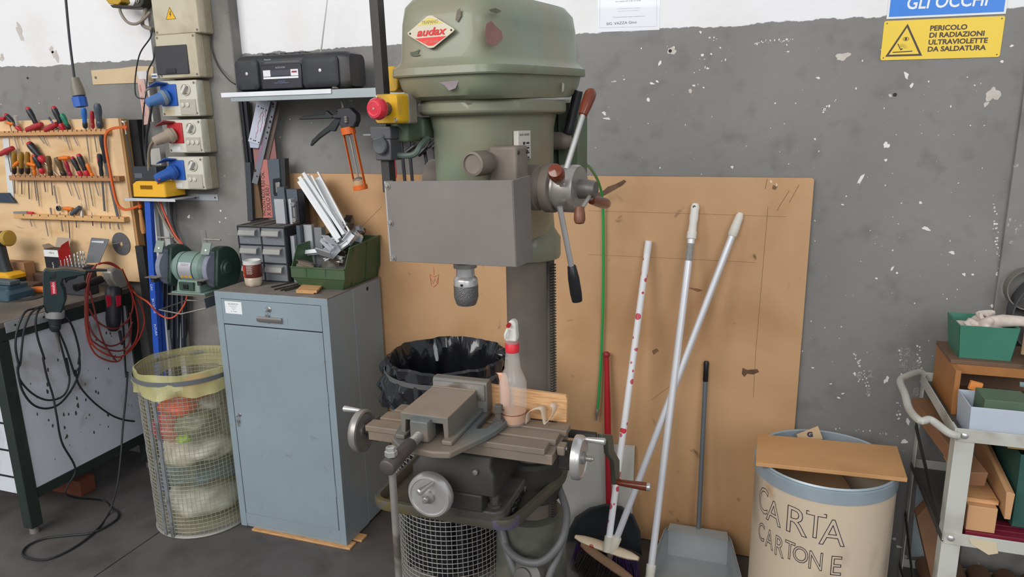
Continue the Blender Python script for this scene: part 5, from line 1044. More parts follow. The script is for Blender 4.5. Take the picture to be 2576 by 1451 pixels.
L2 = [e3(390, 790, -2.71), e3(300, 815, -2.70), e3(215, 850), e3(150, 1000), e3(135, 1150), e3(160, 1300)] + [e6(120, 100), e6(150, 220), e6(220, 310), e6(310, 335), e6(400, 300), e6(480, 200), e6(525, 90), e6(525, 0), e3(680, 1300), e3(690, 1200), e3(650, 1030), e3(600, 920), e3(540, 865, -2.71)]
cable('drill_cable', L2, .0042, (30, 34, 36), 'outer black cable loop hanging under the power drill')
L3 = [e3(400, 785, -2.705), e3(330, 810), e3(260, 870), e3(210, 1000), e3(190, 1150), e3(175, 1300), e6(115, 60), e6(135, 150), e6(220, 240), e6(320, 280), e6(420, 250), e6(460, 150), e6(440, 0), e3(600, 1400), e3(560, 1250), e3(520, 1100), e3(500, 1010)]
cable('drill_cable', L3, .0040, (36, 40, 42), 'inner black cable loop hanging under the power drill')
L4 = [e3(510, 1010), e3(570, 1150), e3(620, 1300), e3(655, 1400), e6(500, 80), e6(515, 160), e6(560, 230), e6(640, 310), e6(740, 380), e6(820, 410), e6(890, 420)]
cable('drill_cable', L4, .0040, (34, 38, 40), 'black cable running from the loops to the yellow bin')
# angle grinder with red cable coil
AXP = -2.68
def g3(x, y, X=AXP): return onX(*Z3P(x, y), X)
t = thing('angle_grinder', g3(1000, 1020), 'black and red angle grinder hanging at the bench end', 'angle grinder')
P('gear_head', MB().prism([g3(x, y, AXP-.025) for x, y in ((880, 490), (930, 455), (990, 470), (1010, 520), (1045, 600), (1030, 625), (960, 645), (925, 600), (900, 560))], (.05, 0, 0)), C((158, 154, 146), .4, .5), t, bevel=.008)
P('body', MB().lathe([(.024, 0), (.032, .01), (.034, .05), (.030, .09), (.031, .15), (.024, .19), (.014, .2)], g3(985, 620), g3(985, 1020)-g3(985, 620), 22), C((36, 36, 42), .45), t)
for x0 in (918, 1003):
    P('red_field', MB().prism([g3(x, y, AXP+.031) for x, y in ((x0, 705), (x0+42, 700), (x0+48, 785), (x0+12, 800))], (.003, 0, 0)), C((186, 30, 54), .45), t)
P('cable_sleeve', MB().cyl(g3(1040, 1010), g3(1060, 1130), .007, .005, n=10), m_rubber, t)
s0, s1 = g3(655, 636), g3(880, 560)
P('side_handle', MB().lathe([(rr, h*(s1-s0).length) for rr, h in ((.009, 0), (.016, .0), (.017, .03), (.0145, .12), (.0145, .6), (.018, .8), (.016, 1), (.009, 1.02))], s0, s1-s0, 20, True, True), C((34, 30, 30), .5), t)
P('handle_bore', MB().lathe([(.010, -.0008), (.010, -.0002)], s0, s1-s0, 16), C((12, 12, 12), .9), t)
def rc(pts, i, lab): cable('air_cable', [g3(x, y, AXP+.01+.006*(i % 4)) for x, y in pts], .0038, ((150, 62, 48), (172, 58, 44), (128, 52, 46), (110, 46, 44))[i % 4], lab, 'cable', 7, 'red cable coil at the bench end')
coil = [[(820, 450), (770, 520), (745, 640), (740, 800), (745, 960), (770, 1100), (830, 1210), (930, 1265), (1020, 1275), (1060, 1240)],
 [(830, 440), (785, 540), (765, 660), (760, 820), (770, 1000), (800, 1120), (880, 1190), (980, 1230), (1060, 1230), (1150, 1160), (1220, 1050), (1255, 930), (1240, 830), (1200, 740)],
 [(840, 430), (790, 520), (755, 660), (752, 900), (780, 1060), (850, 1130), (950, 1175), (1060, 1180), (1120, 1120), (1140, 980), (1130, 850)],
 [(780, 660), (810, 780), (850, 950), (890, 1080), (940, 1180), (1010, 1270)],
 [(860, 420), (940, 425), (1020, 460), (1080, 530), (1130, 640), (1155, 760), (1140, 860), (1095, 945)],
 [(850, 430), (950, 415), (1040, 470), (1100, 580), (1150, 700), (1190, 850), (1200, 1000), (1170, 1110), (1090, 1200)],
 [(775, 820), (830, 910), (900, 965), (980, 990), (1050, 970), (1120, 900)], [(770, 930), (800, 1020), (870, 1100), (960, 1140), (1050, 1110), (1110, 1030), (1150, 930)]]
for i, c in enumerate(coil): rc(c, i, ('outermost red cable bight below the bench, left side', 'widest red cable loop reaching right of the angle grinder', 'middle red cable loop around the angle grinder', 'bright red cable strand crossing in front of the coil', 'red cable strand arching over the grinder head', 'dark red cable loop behind the angle grinder', 'short inner red cable bight in the coil', 'lower inner red cable bight in the coil')[i])
cable('air_cable', [g3(1060, 470), g3(1110, 580), g3(1180, 690)] + [onY(x, y, Y) for x, y, Y in ((372, 760, -.24), (400, 790, -.22), (430, 800, -.2), (455, 780, -.18), (470, 745, -.16), (462, 700, -.14))], .0038, (196, 74, 44), 'orange-red cable swinging over to the bench grinder')
# ---------------------------------------------------------------- switch boxes on the pillar
m_beige = mat('box_beige', (196, 186, 162), .5, var=.06, scale=6, rgb2=(160, 146, 122), thr=.58, scale2=5, soft=.14)
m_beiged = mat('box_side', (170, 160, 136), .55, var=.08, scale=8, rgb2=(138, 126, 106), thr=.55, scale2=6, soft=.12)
m_lid = mat('box_lid', (206, 202, 188), .45, var=.05, rgb2=(176, 168, 148), thr=.62, scale2=8, soft=.12)
FY = -.088; BYK = -.0105
def sbox(x0, y0, x1, y1, label, lid=m_beige, name='switch_box', cat='switch box', group='switch boxes on the pillar'):
    a, b = onY(x0, y0, FY), onY(x1, y1, FY); X0, X1, Z0, Z1_ = a.x, b.x, b.z, a.z
    t = thing(name, ((X0+X1)/2, BYK, Z0), label, cat, group)
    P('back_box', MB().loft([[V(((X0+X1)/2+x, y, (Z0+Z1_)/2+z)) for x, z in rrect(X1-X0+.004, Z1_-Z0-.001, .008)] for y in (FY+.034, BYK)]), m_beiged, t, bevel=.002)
    P('cover', MB().loft([[V(((X0+X1)/2+x, y, (Z0+Z1_)/2+z)) for x, z in rrect(X1-X0-k, Z1_-Z0-.002-k, .006)] for y, k in ((FY, .006), (FY+.004, 0), (FY+.0335, 0))]), lid, t)
    for sx in (0, 1):
        for sz in (0, 1):
            x = X0+.012 if sx == 0 else X1-.012; z = Z0+.012 if sz == 0 else Z1_-.012
            P('screw', MB().lathe([(.005, 0), (.005, .0012), (.003, .0016), (0, .001)], (x, FY, z), (0, -1, 0), 10), m_dust, t)
    for k in range(2): P('knockout', MB().lathe([(.009, 0), (.009, .0006), (0, .0006)], (X1+.0018, (FY+BYK)/2+.02, Z0+(Z1_-Z0)*(.3+.4*k)), (1, 0, 0), 14), m_beiged, t)
    return t, X0, X1, Z0, Z1_
t, X0, X1, Z0, Z1_ = sbox(372, -55, 503, 82, 'topmost dusty beige box with a yellow lightning triangle')
c = onY(429, 36, FY); P('warning_triangle', MB().prism([V((c.x+x, FY-.001, c.z+z)) for x, z in ((-.024, -.018), (.024, -.018), (0, .026))], (0, .0008, 0)), C((236, 180, 24), .5), t)
P('triangle_border', MB().tube([V((c.x+x, FY-.0012, c.z+z)) for x, z in ((-.024, -.018), (.024, -.018), (0, .026))], .0011, 4, True), m_black, t)
P('bolt_symbol', MB().prism([V((c.x+x, FY-.0014, c.z+z)) for x, z in ((.001, .012), (-.005, -.002), (-.0005, -.001), (-.002, -.012), (.004, .001), (.0005, .001), (.004, .012))], (0, .0003, 0)), m_black, t)
t, X0, X1, Z0, Z1_ = sbox(388, 88, 503, 194, 'beige breaker box with a large dark smoked door')
d0, d1 = onY(389, 117, FY), onY(478, 185, FY)
dd = P('smoked_door', MB().bx(d0.x, d1.x, FY-.006, FY, d1.z, d0.z), C((58, 58, 62), .4), t, bevel=.002)
P('door_pull', MB().bx(d0.x+.05, d0.x+.1, FY-.009, FY-.0058, d1.z+.004, d1.z+.022), C((44, 44, 48), .4), dd, bevel=.001)
BLUE, RED = (42, 92, 178), (190, 44, 50)
specs = [((398, 204), (503, 292), BLUE, 'topmost socket box, with a blue plug and clear flap'), ((416, 301), (514, 385), RED, 'middle socket box with the red and grey plug'), ((420, 394), (519, 478), BLUE, 'lowest socket box, with a blue plug just above the charger shelf')]
for i, (p0, p1, col, lab) in enumerate(specs):
    t, X0, X1, Z0, Z1_ = sbox(*p0, *p1, lab, m_lid, 'socket_box', 'socket box', 'socket boxes on the pillar'); w, h_ = X1-X0, Z1_-Z0
    P('socket_flange', MB().bx(X0+w*.04, X0+w*.47, FY-.006, FY, Z0+h_*.30, Z0+h_*.90), C(col, .4), t, bevel=.003)
    kx, kz = X0+w*.71, Z0+h_*.74
    P('knob_ring', MB().lathe([(.017, 0), (.024, .0), (.024, .005), (.021, .006), (.019, .002)], (kx, FY, kz), (0, -1, 0), 26, False, False), m_lid, t)
    P('rotary_knob', MB().box((kx, FY-.009, kz), (.012, .018, .038), Matrix.Rotation(.6, 3, 'Y')), C((212, 210, 202), .4), t, bevel=.002)
    P('fuse_window', MB().bx(X0+w*.52, X0+w*.93, FY-.003, FY, Z0+h_*.05, Z0+h_*.47), mat('fuse_clear%d' % i, (176, 170, 156), .25, var=.1), t, bevel=.002)
    for k in range(2 if i != 1 else 3): P('fuse_cap', MB().lathe([(.009, 0), (.009, .004), (.006, .005), (0, .005)], (X0+w*(.60+.13*k), FY-.003, Z0+h_*.32), (0, -1, 0), 14), C((200, 196, 186), .4), t)
    P('type_label', MB().bx(X0+w*.08, X0+w*.34, FY-.0008, FY, Z0+h_*.07, Z0+h_*.2), C((206, 188, 150) if i == 0 else (224, 224, 224), .6), t)
    # plug pushed in from below left
    pc = (80, 120, 176) if i == 0 else (168, 152, 134) if i == 1 else (46, 92, 172)
    a = V((X0+w*.25, FY-.006, Z0+h_*.58)); b = a+V((-.045, -.075, -.03))
    pl = thing('industrial_plug', b, ('dusty blue plug in the topmost socket box', 'beige and red plug in the middle socket box', 'bright blue plug in the lowest socket box')[i], 'plug', 'plugs in the socket boxes')
    P('sleeve', MB().lathe([(.026, 0), (.028, .004), (.027, .03), (.024, .032), (.022, .06), (.018, .088), (.010, .092)], a, b-a, 24), C(pc, .45, 0, .1), pl)
    P('plug_ring', MB().lathe([(.0275, .012), (.031, .014), (.031, .026), (.0275, .028)], a, b-a, 24, False, False), C((130, 140, 150) if i == 0 else pc, .5), pl)
    fa = V((X0+w*.08, FY-.008, Z0+h_*.86)); 
    P('spring_flap', MB().prism([fa+V((0, 0, 0)), fa+V((.04, 0, .006)), fa+V((.018, -.042, .012)), fa+V((-.028, -.046, -.01))], (0, .004, .006)), C((52, 90, 152) if col == BLUE else (140, 62, 60), .5), pl, bevel=.002)
# grey cable glands and terminal strip left of the topmost socket box
a = onY(372, 225, -.06); t = thing('terminal_block', a, 'small white terminal strip with three blue contacts beside the boxes', 'terminal strip')
b0 = onY(391, 190, -.07); P('strip', MB().bx(b0.x-.018, b0.x+.014, -.075, -.06, b0.z-.012, b0.z+.008), C((214, 214, 212), .5), t, bevel=.002)
for k in range(3): P('contact', MB().bx(b0.x-.014+k*.009, b0.x-.008+k*.009, -.0765, -.0745, b0.z-.006, b0.z+.001), C((60, 92, 150), .5), t)
# cables
def wc(lab, pts, r, rgb, cat='cable'): return cable('wall_cable', [onY(x, y, Y) for x, y, Y in pts], r, rgb, lab, cat)
wc('grey hose looping from the yellow hook to the topmost box', ((300, 0, -.05), (303, 30, -.05), (320, 55, -.05), (342, 60, -.05), (362, 48, -.05), (378, 30, -.05)), .006, (142, 132, 118))
wc('grey pipe bend entering the topmost box from the left', ((366, 0, -.03), (364, 40, -.03), (358, 52, -.03), (362, 66, -.03), (384, 73, -.04)), .008, (138, 130, 116))
wc('thin black wire looping left of the boxes to the blue plug', ((382, 72, -.05), (378, 95, -.05), (352, 135, -.05), (341, 190, -.05), (340, 230, -.06), (348, 246, -.08), (374, 248, -.11)), .0028, (36, 36, 40))
wc('thin black wire running down behind the upper blue plug', ((389, 120, -.04), (386, 150, -.04), (372, 180, -.04), (368, 230, -.06), (360, 300, -.06), (365, 400, -.06), (385, 470, -.08)), .0030, (40, 40, 44))
wc('black cable dropping from the dusty blue plug', ((382, 265, -.16), (375, 310, -.13), (368, 350, -.09), (368, 400, -.08), (385, 445, -.08), (400, 500, -.09), (422, 560, -.1), (440, 610, -.12)), .0055, (50, 52, 56))
wc('beige rubber cable dropping from the beige plug', ((386, 355, -.17), (376, 375, -.14), (374, 410, -.12), (378, 450, -.11), (386, 490, -.11), (405, 540, -.11), (440, 600, -.12), (470, 625, -.14)), .0065, (138, 124, 106))
wc('red cable dropping from the lowest blue plug', ((400, 450, -.17), (398, 470, -.14), (404, 510, -.12), (420, 550, -.12), (440, 590, -.13), (460, 615, -.14)), .0045, (196, 74, 50))
wc('grey cable running down behind the bench grinder', ((428, 470, -.03), (430, 520, -.03), (436, 570, -.03), (455, 620, -.04), (470, 700, -.04), (472, 800, -.04), (466, 850, -.04)), .006, (66, 68, 72))
wc('thin wire from the ceiling to the back of the radio', ((512, 0, -.02), (530, 70, -.02), (532, 120, -.02), (548, 165, -.02), (575, 200, -.05), (592, 212, -.08)), .0028, (58, 54, 52))
wc('bent grey wire from the topmost socket box', ((404, 214, -.05), (385, 218, -.07), (368, 228, -.08), (366, 236, -.08)), .004, (120, 116, 110))
# hanging blue socket
a, b = onY(163, -30, -.25), onY(187, 195, -.25)
t = thing('hanging_socket', onY(205, 272, -.25), 'blue plug socket hanging on a cable above the tool board', 'socket')
P('cord', MB().tube(spl([a, onY(175, 100, -.25), b], 6), .0048, 8), C((54, 56, 62), .5), t)
P('grey_body', MB().lathe([(.012, 0), (.017, .002), (.02, .02), (.024, .04), (.025, .072), (.022, .074)], b, onY(200, 245, -.25)-b, 18), mat('dirty_clear', (124, 118, 106), .4, var=.15), t)
c = onY(198, 243, -.25); P('blue_end', MB().lathe([(.0235, 0), (.027, .002), (.026, .04), (.02, .041), (.018, .01)], c, onY(205, 272, -.25)-c, 8), C(BLUE, .4), t)
# yellow hose-reel bracket at the top edge
a = onY(300, 10, -.02); t = thing('hose_bracket', a, 'yellow and black bracket at the top edge left of the boxes', 'bracket')
P('yellow_arm', MB().prism([onY(x, y, -.06) for x, y in ((255, -12), (300, -12), (304, 4), (296, 12), (274, 10))], (0, .05, 0)), C((186, 146, 40), .5), t, bevel=.003)
P('black_foot', MB().prism([onY(x, y, -.06) for x, y in ((275, 12), (300, 12), (334, 14), (338, 5), (340, -10), (362, -12), (360, 8), (354, 18), (330, 21), (282, 19))], (0, .05, 0)), C((52, 48, 44), .5), t, bevel=.003)
P('pivot', MB().lathe([(.010, 0), (.010, .004), (.005, .005), (.005, .008), (0, .008)], onY(347, 2, -.06), (0, -1, 0), 16), m_steel, t)
# beige tape strip on the wall and templates
t = thing('wall_board', onY(235, 213, WY), 'beige strip of board screwed to the wall above the tool board', 'board')
P('strip', MB().prism([onY(x, y, WY-.004) for x, y in ((229, 177), (300, 172), (345, 166), (386, 167), (386, 207), (300, 210), (234, 213))], (0, .0035, 0)), mat('tan_card', (206, 182, 148), .8, var=.06, scale=10), t)
P('screw', MB().lathe([(.006, 0), (.005, .003), (0, .004)], onY(241, 195, WY-.004), (0, -1, 0), 10), m_dust, t)
def strip(name, pts, Y, rgb, lab, cat='template', rough=.6, th=.003, writing=None):
    t = T1(name, MB().prism([onY(x, y, Y) for x, y in pts], (0, th, 0)), C(rgb, rough, 0, .06, scale=12), lab, cat); return t
strip('template_strip', ((344, 180), (368, 177), (386, 306), (378, 308)), -.005, (214, 212, 210), 'white metal strip with a hole hanging left of the boxes')
st = strip('template_strip', ((345, 200), (362, 198), (380, 310), (362, 314)), -.012, (212, 176, 164), 'pale pink card template with red handwriting left of the boxes')
for i, s in enumerate(('ABS05-', 'x VARI', 'FORGET')):
    a, b = onY(357+i*5, 232+i*30, -.0126), onY(352+i*5, 206+i*30, -.0126); text('lettering', s, C((186, 56, 66), .7), a, b-a, V((-1, 0, .1)), .009, st, align='LEFT', sx=.9)
strip('template_strip', ((378, 375), (401, 372), (406, 415), (380, 414)), -.005, (196, 192, 184), 'square pale metal plate behind the beige plug')
# ---------------------------------------------------------------- charger on its angle shelf
sa, sb_ = onY(314, 498, -.15), onY(549, 493, -.02)
t = thing('angle_shelf', (-2.35, -.08, 1.32), 'aluminium angle shelf below the switch boxes', 'shelf bracket')
zc_ = onY(430, 492, -.03).z
P('upright_flange', MB().bx(onY(380, 495, -.013).x, onY(548, 495, -.013).x, -.0135, -.0105, zc_-.02, zc_+.006), C((176, 180, 186), .4, .4), t)
P('ledge', MB().bx(onY(314, 495, -.15).x, onY(440, 495, -.15).x, -.16, -.0135, zc_-.004, zc_), C((190, 194, 198), .4, .3), t)
P('lip', MB().bx(onY(314, 495, -.16).x, onY(440, 495, -.16).x, -.162, -.1595, zc_-.010, zc_+.002), C((206, 208, 212), .4, .3), t)
for x in (492, 541): P('screw', MB().lathe([(.004, 0), (.003, .002), (0, .002)], onY(x, 497, -.0135), (0, -1, 0), 10), m_dark, t)
a, b = onY(331, 456, -.15), onY(418, 488, -.15); zt_ = a.z
t = thing('battery_charger', ((a.x+b.x)/2, -.1, zc_), 'yellow battery charger with a black battery on the angle shelf', 'charger')
P('body', MB().loft([[V(((a.x+b.x)/2+x, -.095+y, z)) for x, y in rrect(w, d_, .01)] for z, w, d_ in ((zc_+.0005, b.x-a.x, .12), (zt_-.012, b.x-a.x-.004, .116), (zt_, b.x-a.x-.02, .09))]), C((232, 174, 40), .45), t, bevel=.003)
P('black_base', MB().bx(a.x-.001, b.x+.001, -.156, -.034, zc_, zc_+.008), m_black, t)
for k in range(11): P('vent', MB().bx(a.x+.05+k*.006, a.x+.052+k*.006, -.157, -.154, zt_-.032, zt_-.016), C((150, 108, 20), .6), t)
c0, c1 = onY(342, 418, -.1), onY(405, 452, -.1)
P('battery', MB().bx(c0.x, c1.x, -.12, -.05, zt_+.0005, c0.z), C((50, 54, 60), .45), t, bevel=.004)
P('battery_slot', MB().bx(c0.x+.008, c0.x+.05, -.1215, -.1195, zt_+.012, zt_+.032), C((86, 92, 98), .5), t)
# ---------------------------------------------------------------- bench grinder
GX, GY_, GZ = -2.182, -.215, 1.055
t = thing('bench_grinder', (GX, GY_, .955), 'green double-ended bench grinder on a wall bracket beside the cabinet', 'bench grinder')
m_gr = mat('grinder_green', (120, 144, 135), .4, var=.06, rgb2=(122, 128, 110), thr=.62, scale2=7, soft=.12); m_grd = mat('grinder_dark', (54, 74, 66), .4, var=.08)
P('motor', MB().lathe([(.03, -.098), (.044, -.09), (.060, -.066), (.064, -.062), (.066, -.03), (.067, 0), (.066, .03), (.064, .062), (.060, .066), (.044, .09), (.03, .098)], (GX, GY_, GZ), (1, 0, 0), 36), m_gr, t)
for s in (-1, 1): P('motor_seam', MB().lathe([(.0655, -.001), (.0668, -.001), (.0668, .001), (.0655, .001)], (GX+s*.036, GY_, GZ), (1, 0, 0), 36, False, False), C((40, 52, 48), .6), t)
P('pedestal', MB().loft([[V((GX+x, GY_+y, z)) for x, y in rrect(w, d_, .008)] for z, w, d_ in ((.963, .122, .12), (.985, .118, .115), (GZ-.04, .112, .10))]), m_gr, t, bevel=.002)
P('foot_plate', MB().bx(GX-.085, GX+.085, GY_-.062, GY_+.06, .955, .963), m_gr, t, bevel=.002)
P('switch_plate', MB().bx(GX-.036, GX+.036, GY_-.066, GY_-.056, .972, 1.006), m_grd, t, bevel=.001); P('rocker_switch', MB().bx(GX-.012, GX+.012, GY_-.071, GY_-.065, .979, .999), m_black, t, bevel=.002)
# rating plate wrapped on the motor
def wrap(u, v, r=.0673): return V((GX+u, GY_-r*cos(v), GZ+r*sin(v)))
mb = MB(); rows = [[wrap(-.030+.062*i/6, -.50+1.0*j/8) for i in range(7)] for j in range(9)]; mb.grid(rows); rp = P('rating_plate', mb, C((186, 184, 190), .35, .4), t)
text('lettering', 'FERVI', C((150, 140, 136), .5), (0, 0, 0), (1, 0, 0), (0, 0, 1), .010, rp, fn=lambda x, y: wrap(.001+x, .28+y/.0673, .0677), shear=.3, sx=1.1)
for k in range(3): mb = MB(); mb.grid([[wrap(-.022+k*.02+.011*i/2, -.47+.16*j/2, .0678) for i in range(3)] for j in range(3)]); P('warning_sticker', mb, C((232, 166, 30), .5), rp)
for s in (-1, 1):
    wx = GX+s*.118; R_ = .090
    # guard open at the front
    prof = []; mb = MB(); n = 30; rin = []
    for k in range(n+1):
        a_ = radians(-50+ -0 - 0) + 0; 
    a0, a1 = radians(-138), radians(116)   # angles in the y-z plane measured from +y towards +z ; the front gap faces -y
    outer = [(GY_+.02+R_*cos(a0+(a1-a0)*k/n), GZ+R_*sin(a0+(a1-a0)*k/n)) for k in range(n+1)]
    inner_x = wx-.02; poly = [V((wx-.02, y, z)) for y, z in outer]
    mb.prism(poly, (.04, 0, 0)); gdn = P('wheel_guard', mb, m_grd, t, bevel=.006, seg=3)
    P('guard_boss', MB().lathe([(.036, .02), (.034, .024), (.026, .025), (.022, .032), (.0, .034)], (wx, GY_+.02, GZ), (1 if s > 0 else -1, 0, 0), 26), m_grd, gdn)
    P('grinding_wheel', MB().lathe([(.012, -.011), (.0745, -.011), (.0765, -.008), (.0765, .008), (.0745, .011), (.012, .011)], (wx-.006 , GY_-.004, GZ), (1, 0, 0), 40), mat('wheel_stone%d' % s, (132, 134, 150), .85, var=.08, scale=80), t)
    P('spark_plate', MB().box((wx-.004, GY_-.055, GZ+.092), (.042, .004, .05), Matrix.Rotation(-.45, 3, 'X')), C((126, 138, 130), .45, .3), t, bevel=.001)
    P('plate_bolt', MB().lathe([(.006, 0), (.006, .003), (.003, .004), (0, .004)], (wx-.004, GY_-.058, GZ+.086), (0, -1, .45), 6), m_bright, t)
    P('tool_rest', MB().bx(wx-.035, wx+.025, GY_-.12, GY_-.085, GZ-.026, GZ-.023), m_steel, t)
    P('rest_bracket', MB().bx(wx-.03, wx-.012, GY_-.098, GY_-.03, GZ-.05, GZ-.026), m_dark, t, bevel=.002)
    P('shield_rod', MB().cyl((wx-.03, GY_-.03, GZ+.125), (wx+.05, GY_-.03, GZ+.125), .0035, n=8), m_steel, t)
P('shield_bracket', MB().bx(GX+.045, GX+.07, GY_+.0, GY_+.004, GZ+.06, GZ+.155), m_steel, t, bevel=.001)
wp = thing('grinder_bracket', (GX, -.1, .90), 'steel wall bracket with welded rod frame carrying the bench grinder', 'bracket')
P('bracket_plate', MB().bx(GX-.10, GX+.09, GY_-.065, -.011, .949, .9548), m_dust, wp, bevel=.001)
P('gusset', MB().prism([V((GX-.06, GY_-.04, .949)), V((GX-.06, -.012, .949)), V((GX-.06, -.012, .90))], (.005, 0, 0)), m_dust, wp)
P('side_cheek', MB().prism([V((GX+.09, GY_-.075, .945)), V((GX+.09, -.012, .957)), V((GX+.09, -.012, .905)), V((GX+.09, GY_-.07, .905))], (.004, 0, 0)), mat('bracket_grey', (92, 98, 104), .5, .3), wp)
rf = [onY(x, y, Y) for x, y, Y in ((488, 765, -.29), (403, 772, -.31), (446, 758, -.14), (488, 762, -.15))]
rf = [V((GX+.09, GY_-.07, .905)), V((GX+.02, GY_-.13, .892)), V((GX-.12, GY_-.10, .892)), V((GX-.10, GY_+.03, .902)), V((GX+.09, GY_+.04, .905))]
P('rod_frame', MB().tube(rf, .003, 6), m_steel, wp); P('drop_rod', MB().cyl((GX-.03, -.045, .949), (GX-.04, -.035, .30), .003, n=6), m_steel, wp)
# ---------------------------------------------------------------- bars leaning in the corner left of the grinder
def leanbar(name, p_top, Yt, p_low, Yl, w, d, m, lab, group='bars standing left of the grinder'):
    a = onY(*p_top, Yt); b = onY(*p_low, Yl); dd = (b-a).normalized(); k = (a.z-.002)/(-dd.z); e = a+dd*k
    mb = MB(); mb.bar(a, V((e.x, e.y, .002)), w, d, (0, 1, 0)); return T1(name, mb, m, lab, 'profile', group)
m_blue = mat('blue_lacquer', (38, 82, 178), .4, var=.06); m_bar = mat('dark_bar', (62, 68, 78), .45, .3, var=.1); m_pale = mat('pale_bar', (200, 200, 200), .5, var=.06)
ob = leanbar('blue_bar', (374, 497, ), -.14, (394, 830), -.18, .03, .02, m_blue, 'long blue lacquered bar with white handwriting left of the grinder')
for s, x, y, x2, y2 in (('CAV.', 384, 712, 388, 745), ('BICOLORE', 388, 748, 396, 800), ('FUTURA', 393, 812, 399, 850)):
    a, b = onY(x, y, -.175), onY(x2, y2, -.178); n_ = (b-a).length; text('lettering', s, C((206, 214, 230), .6), a+V((.006, -.02, 0)), b-a, V((1, 0, .15)), .012, ob, align='LEFT', sx=.8)
leanbar('blue_bar', (396, 690), -.12, (407, 830), -.15, .024, .016, m_blue, 'second blue bar half hidden behind the dark profiles')
leanbar('pale_bar', (386, 505), -.06, (396, 600), -.07, .018, .02, m_pale, 'narrow pale bar right of the long blue bar')
leanbar('pale_bar', (412, 505), -.03, (424, 600), -.04, .03, .015, m_pale, 'wider pale bar behind the falling cables')
for i, (x, w, lab) in enumerate(((414, .016, 'leftmost dark slotted profile below the grinder'), (424, .016, 'second dark slotted profile below the grinder'), (435, .018, 'third dark slotted profile below the grinder'), (447, .016, 'fourth dark slotted profile below the grinder'), (458, .014, 'rightmost dark slotted profile below the grinder'))):
    o = leanbar('dark_profile', (x, 620), -.09+.008*i, (x-4+i*2, 850), -.10+.008*i, w, .018, m_bar, lab)
    a, b = onY(x-2, 640, -.105+.008*i), onY(x-6+i*2, 850, -.112+.008*i); P('bright_edge', MB().bar(a, b, .0015, .002, (0, 1, 0)), m_alu, o)
# ---------------------------------------------------------------- shelf with radio
SHZ = 1.742
sh = thing('wall_shelf', (-1.5, -.08, SHZ-.03), 'narrow wall shelf of galvanised angle with a white edge strip', 'shelf')
X0 = onY(580, 240, -.19).x; X1 = -1.02
P('shelf_board', MB().bx(X0-.03, X1, -.188, WY-.001, SHZ-.006, SHZ), C((70, 66, 64), .6), sh)
P('front_angle', MB().bx(X0, X1, -.192, -.1885, SHZ-.033, SHZ-.001), mat('galv_angle', (158, 166, 168), .4, .35, var=.08), sh, bevel=.001)
P('edge_strip', MB().bx(onY(556, 236, -.196).x, onY(833, 232, -.196).x, -.197, -.1925, SHZ-.016, SHZ+.001), C((226, 228, 232), .45), sh, bevel=.001)
for x in (X0+.02, X1-.1): P('bracket', MB().bx(x, x+.02, -.185, WY-.001, SHZ-.012, SHZ-.0065), m_galv, sh)
ra, rb = onY(592, 215, -.165), onY(858, 205, -.165); RZ = SHZ+.0005; RH = onY(700, 137, -.13).z-RZ
RX0, RX1 = ra.x, rb.x; RW = RX1-RX0
rd = thing('radio_cassette', ((RX0+RX1)/2, -.1, RZ), 'dusty black radio cassette player on the wall shelf', 'radio')
m_rad = mat('radio_black', (42, 43, 47), .45, var=.08, rgb2=(78, 74, 70), thr=.66, scale2=6, soft=.14)
rows = []
for k, (x, s) in enumerate(((RX0-.0, .82), (RX0+.012, .95), (RX0+.04, 1), (RX1-.02, 1), (RX1+.015, .96), (RX1+.03, .84))):
    rows.append([V((x, -.095+y*s, RZ+RH*.5+z*s)) for y, z in rrect(.13, RH, .028, 6)])
P('body', MB().loft(rows), m_rad, rd)
def spk(xa, xb, lab):
    w = xb-xa; mb = MB(); mb.loft([[V(((xa+xb)/2+x*k, y, RZ+RH*.47+z*k)) for x, z in rrect(w, RH*.84, .02, 5)] for y, k in ((-.158, 1), (-.166, .985), (-.170, .92), (-.172, .6), (-.1725, .2))]); s = P('speaker', mb, mat('speaker_cloth', (48, 49, 53), .55, var=.1, scale=90, bump=.2, bscale=500), rd)
    P('speaker_badge', MB().lathe([(.006, 0), (.006, .0012), (0, .0016)], ((xa+xb)/2+.004, -.1725, RZ+RH*.5), (0, -1, 0), 14), m_bright, s)
spk(RX0+.006, RX0+RW*.245, 'l'); spk(RX0+RW*.655, RX0+RW*.985, 'r')
cx0, cx1 = RX0+RW*.26, RX0+RW*.645
dk = P('cassette_door', MB().bx(cx0, cx1, -.1655, -.155, RZ+.008, RZ+RH*.72), mat('deck_dark', (46, 46, 54), .3), rd, bevel=.004)
cw = cx1-cx0
P('cassette_window', MB().bx(cx0+cw*.25, cx1-cw*.25, -.1665, -.165, RZ+RH*.42, RZ+RH*.56), C((72, 72, 82), .25), dk)
for xx in (cx0+cw*.07, cx1-cw*.25): P('silver_panel', MB().bx(xx, xx+cw*.18, -.167, -.165, RZ+RH*.40, RZ+RH*.57), C((226, 226, 228), .35), dk)
P('silver_bar', MB().bx(cx0+cw*.07, cx1-cw*.07, -.1675, -.165, RZ+RH*.335, RZ+RH*.385), C((232, 232, 234), .3), dk)
P('red_badge', MB().bx(cx1-cw*.225, cx1-cw*.1, -.1674, -.1668, RZ+RH*.48, RZ+RH*.525), C((150, 36, 56), .4), dk)
text('lettering', 'AUTO STOP', C((196, 196, 200), .5), ((cx0+cx1)/2, -.1659, RZ+RH*.61), (1, 0, 0), (0, 0, 1), .0055, dk)
text('lettering', 'AC BUILT-IN', C((80, 150, 210), .5), ((cx0+cx1)/2, -.1659, RZ+RH*.255), (1, 0, 0), (0, 0, 1), .004, dk)
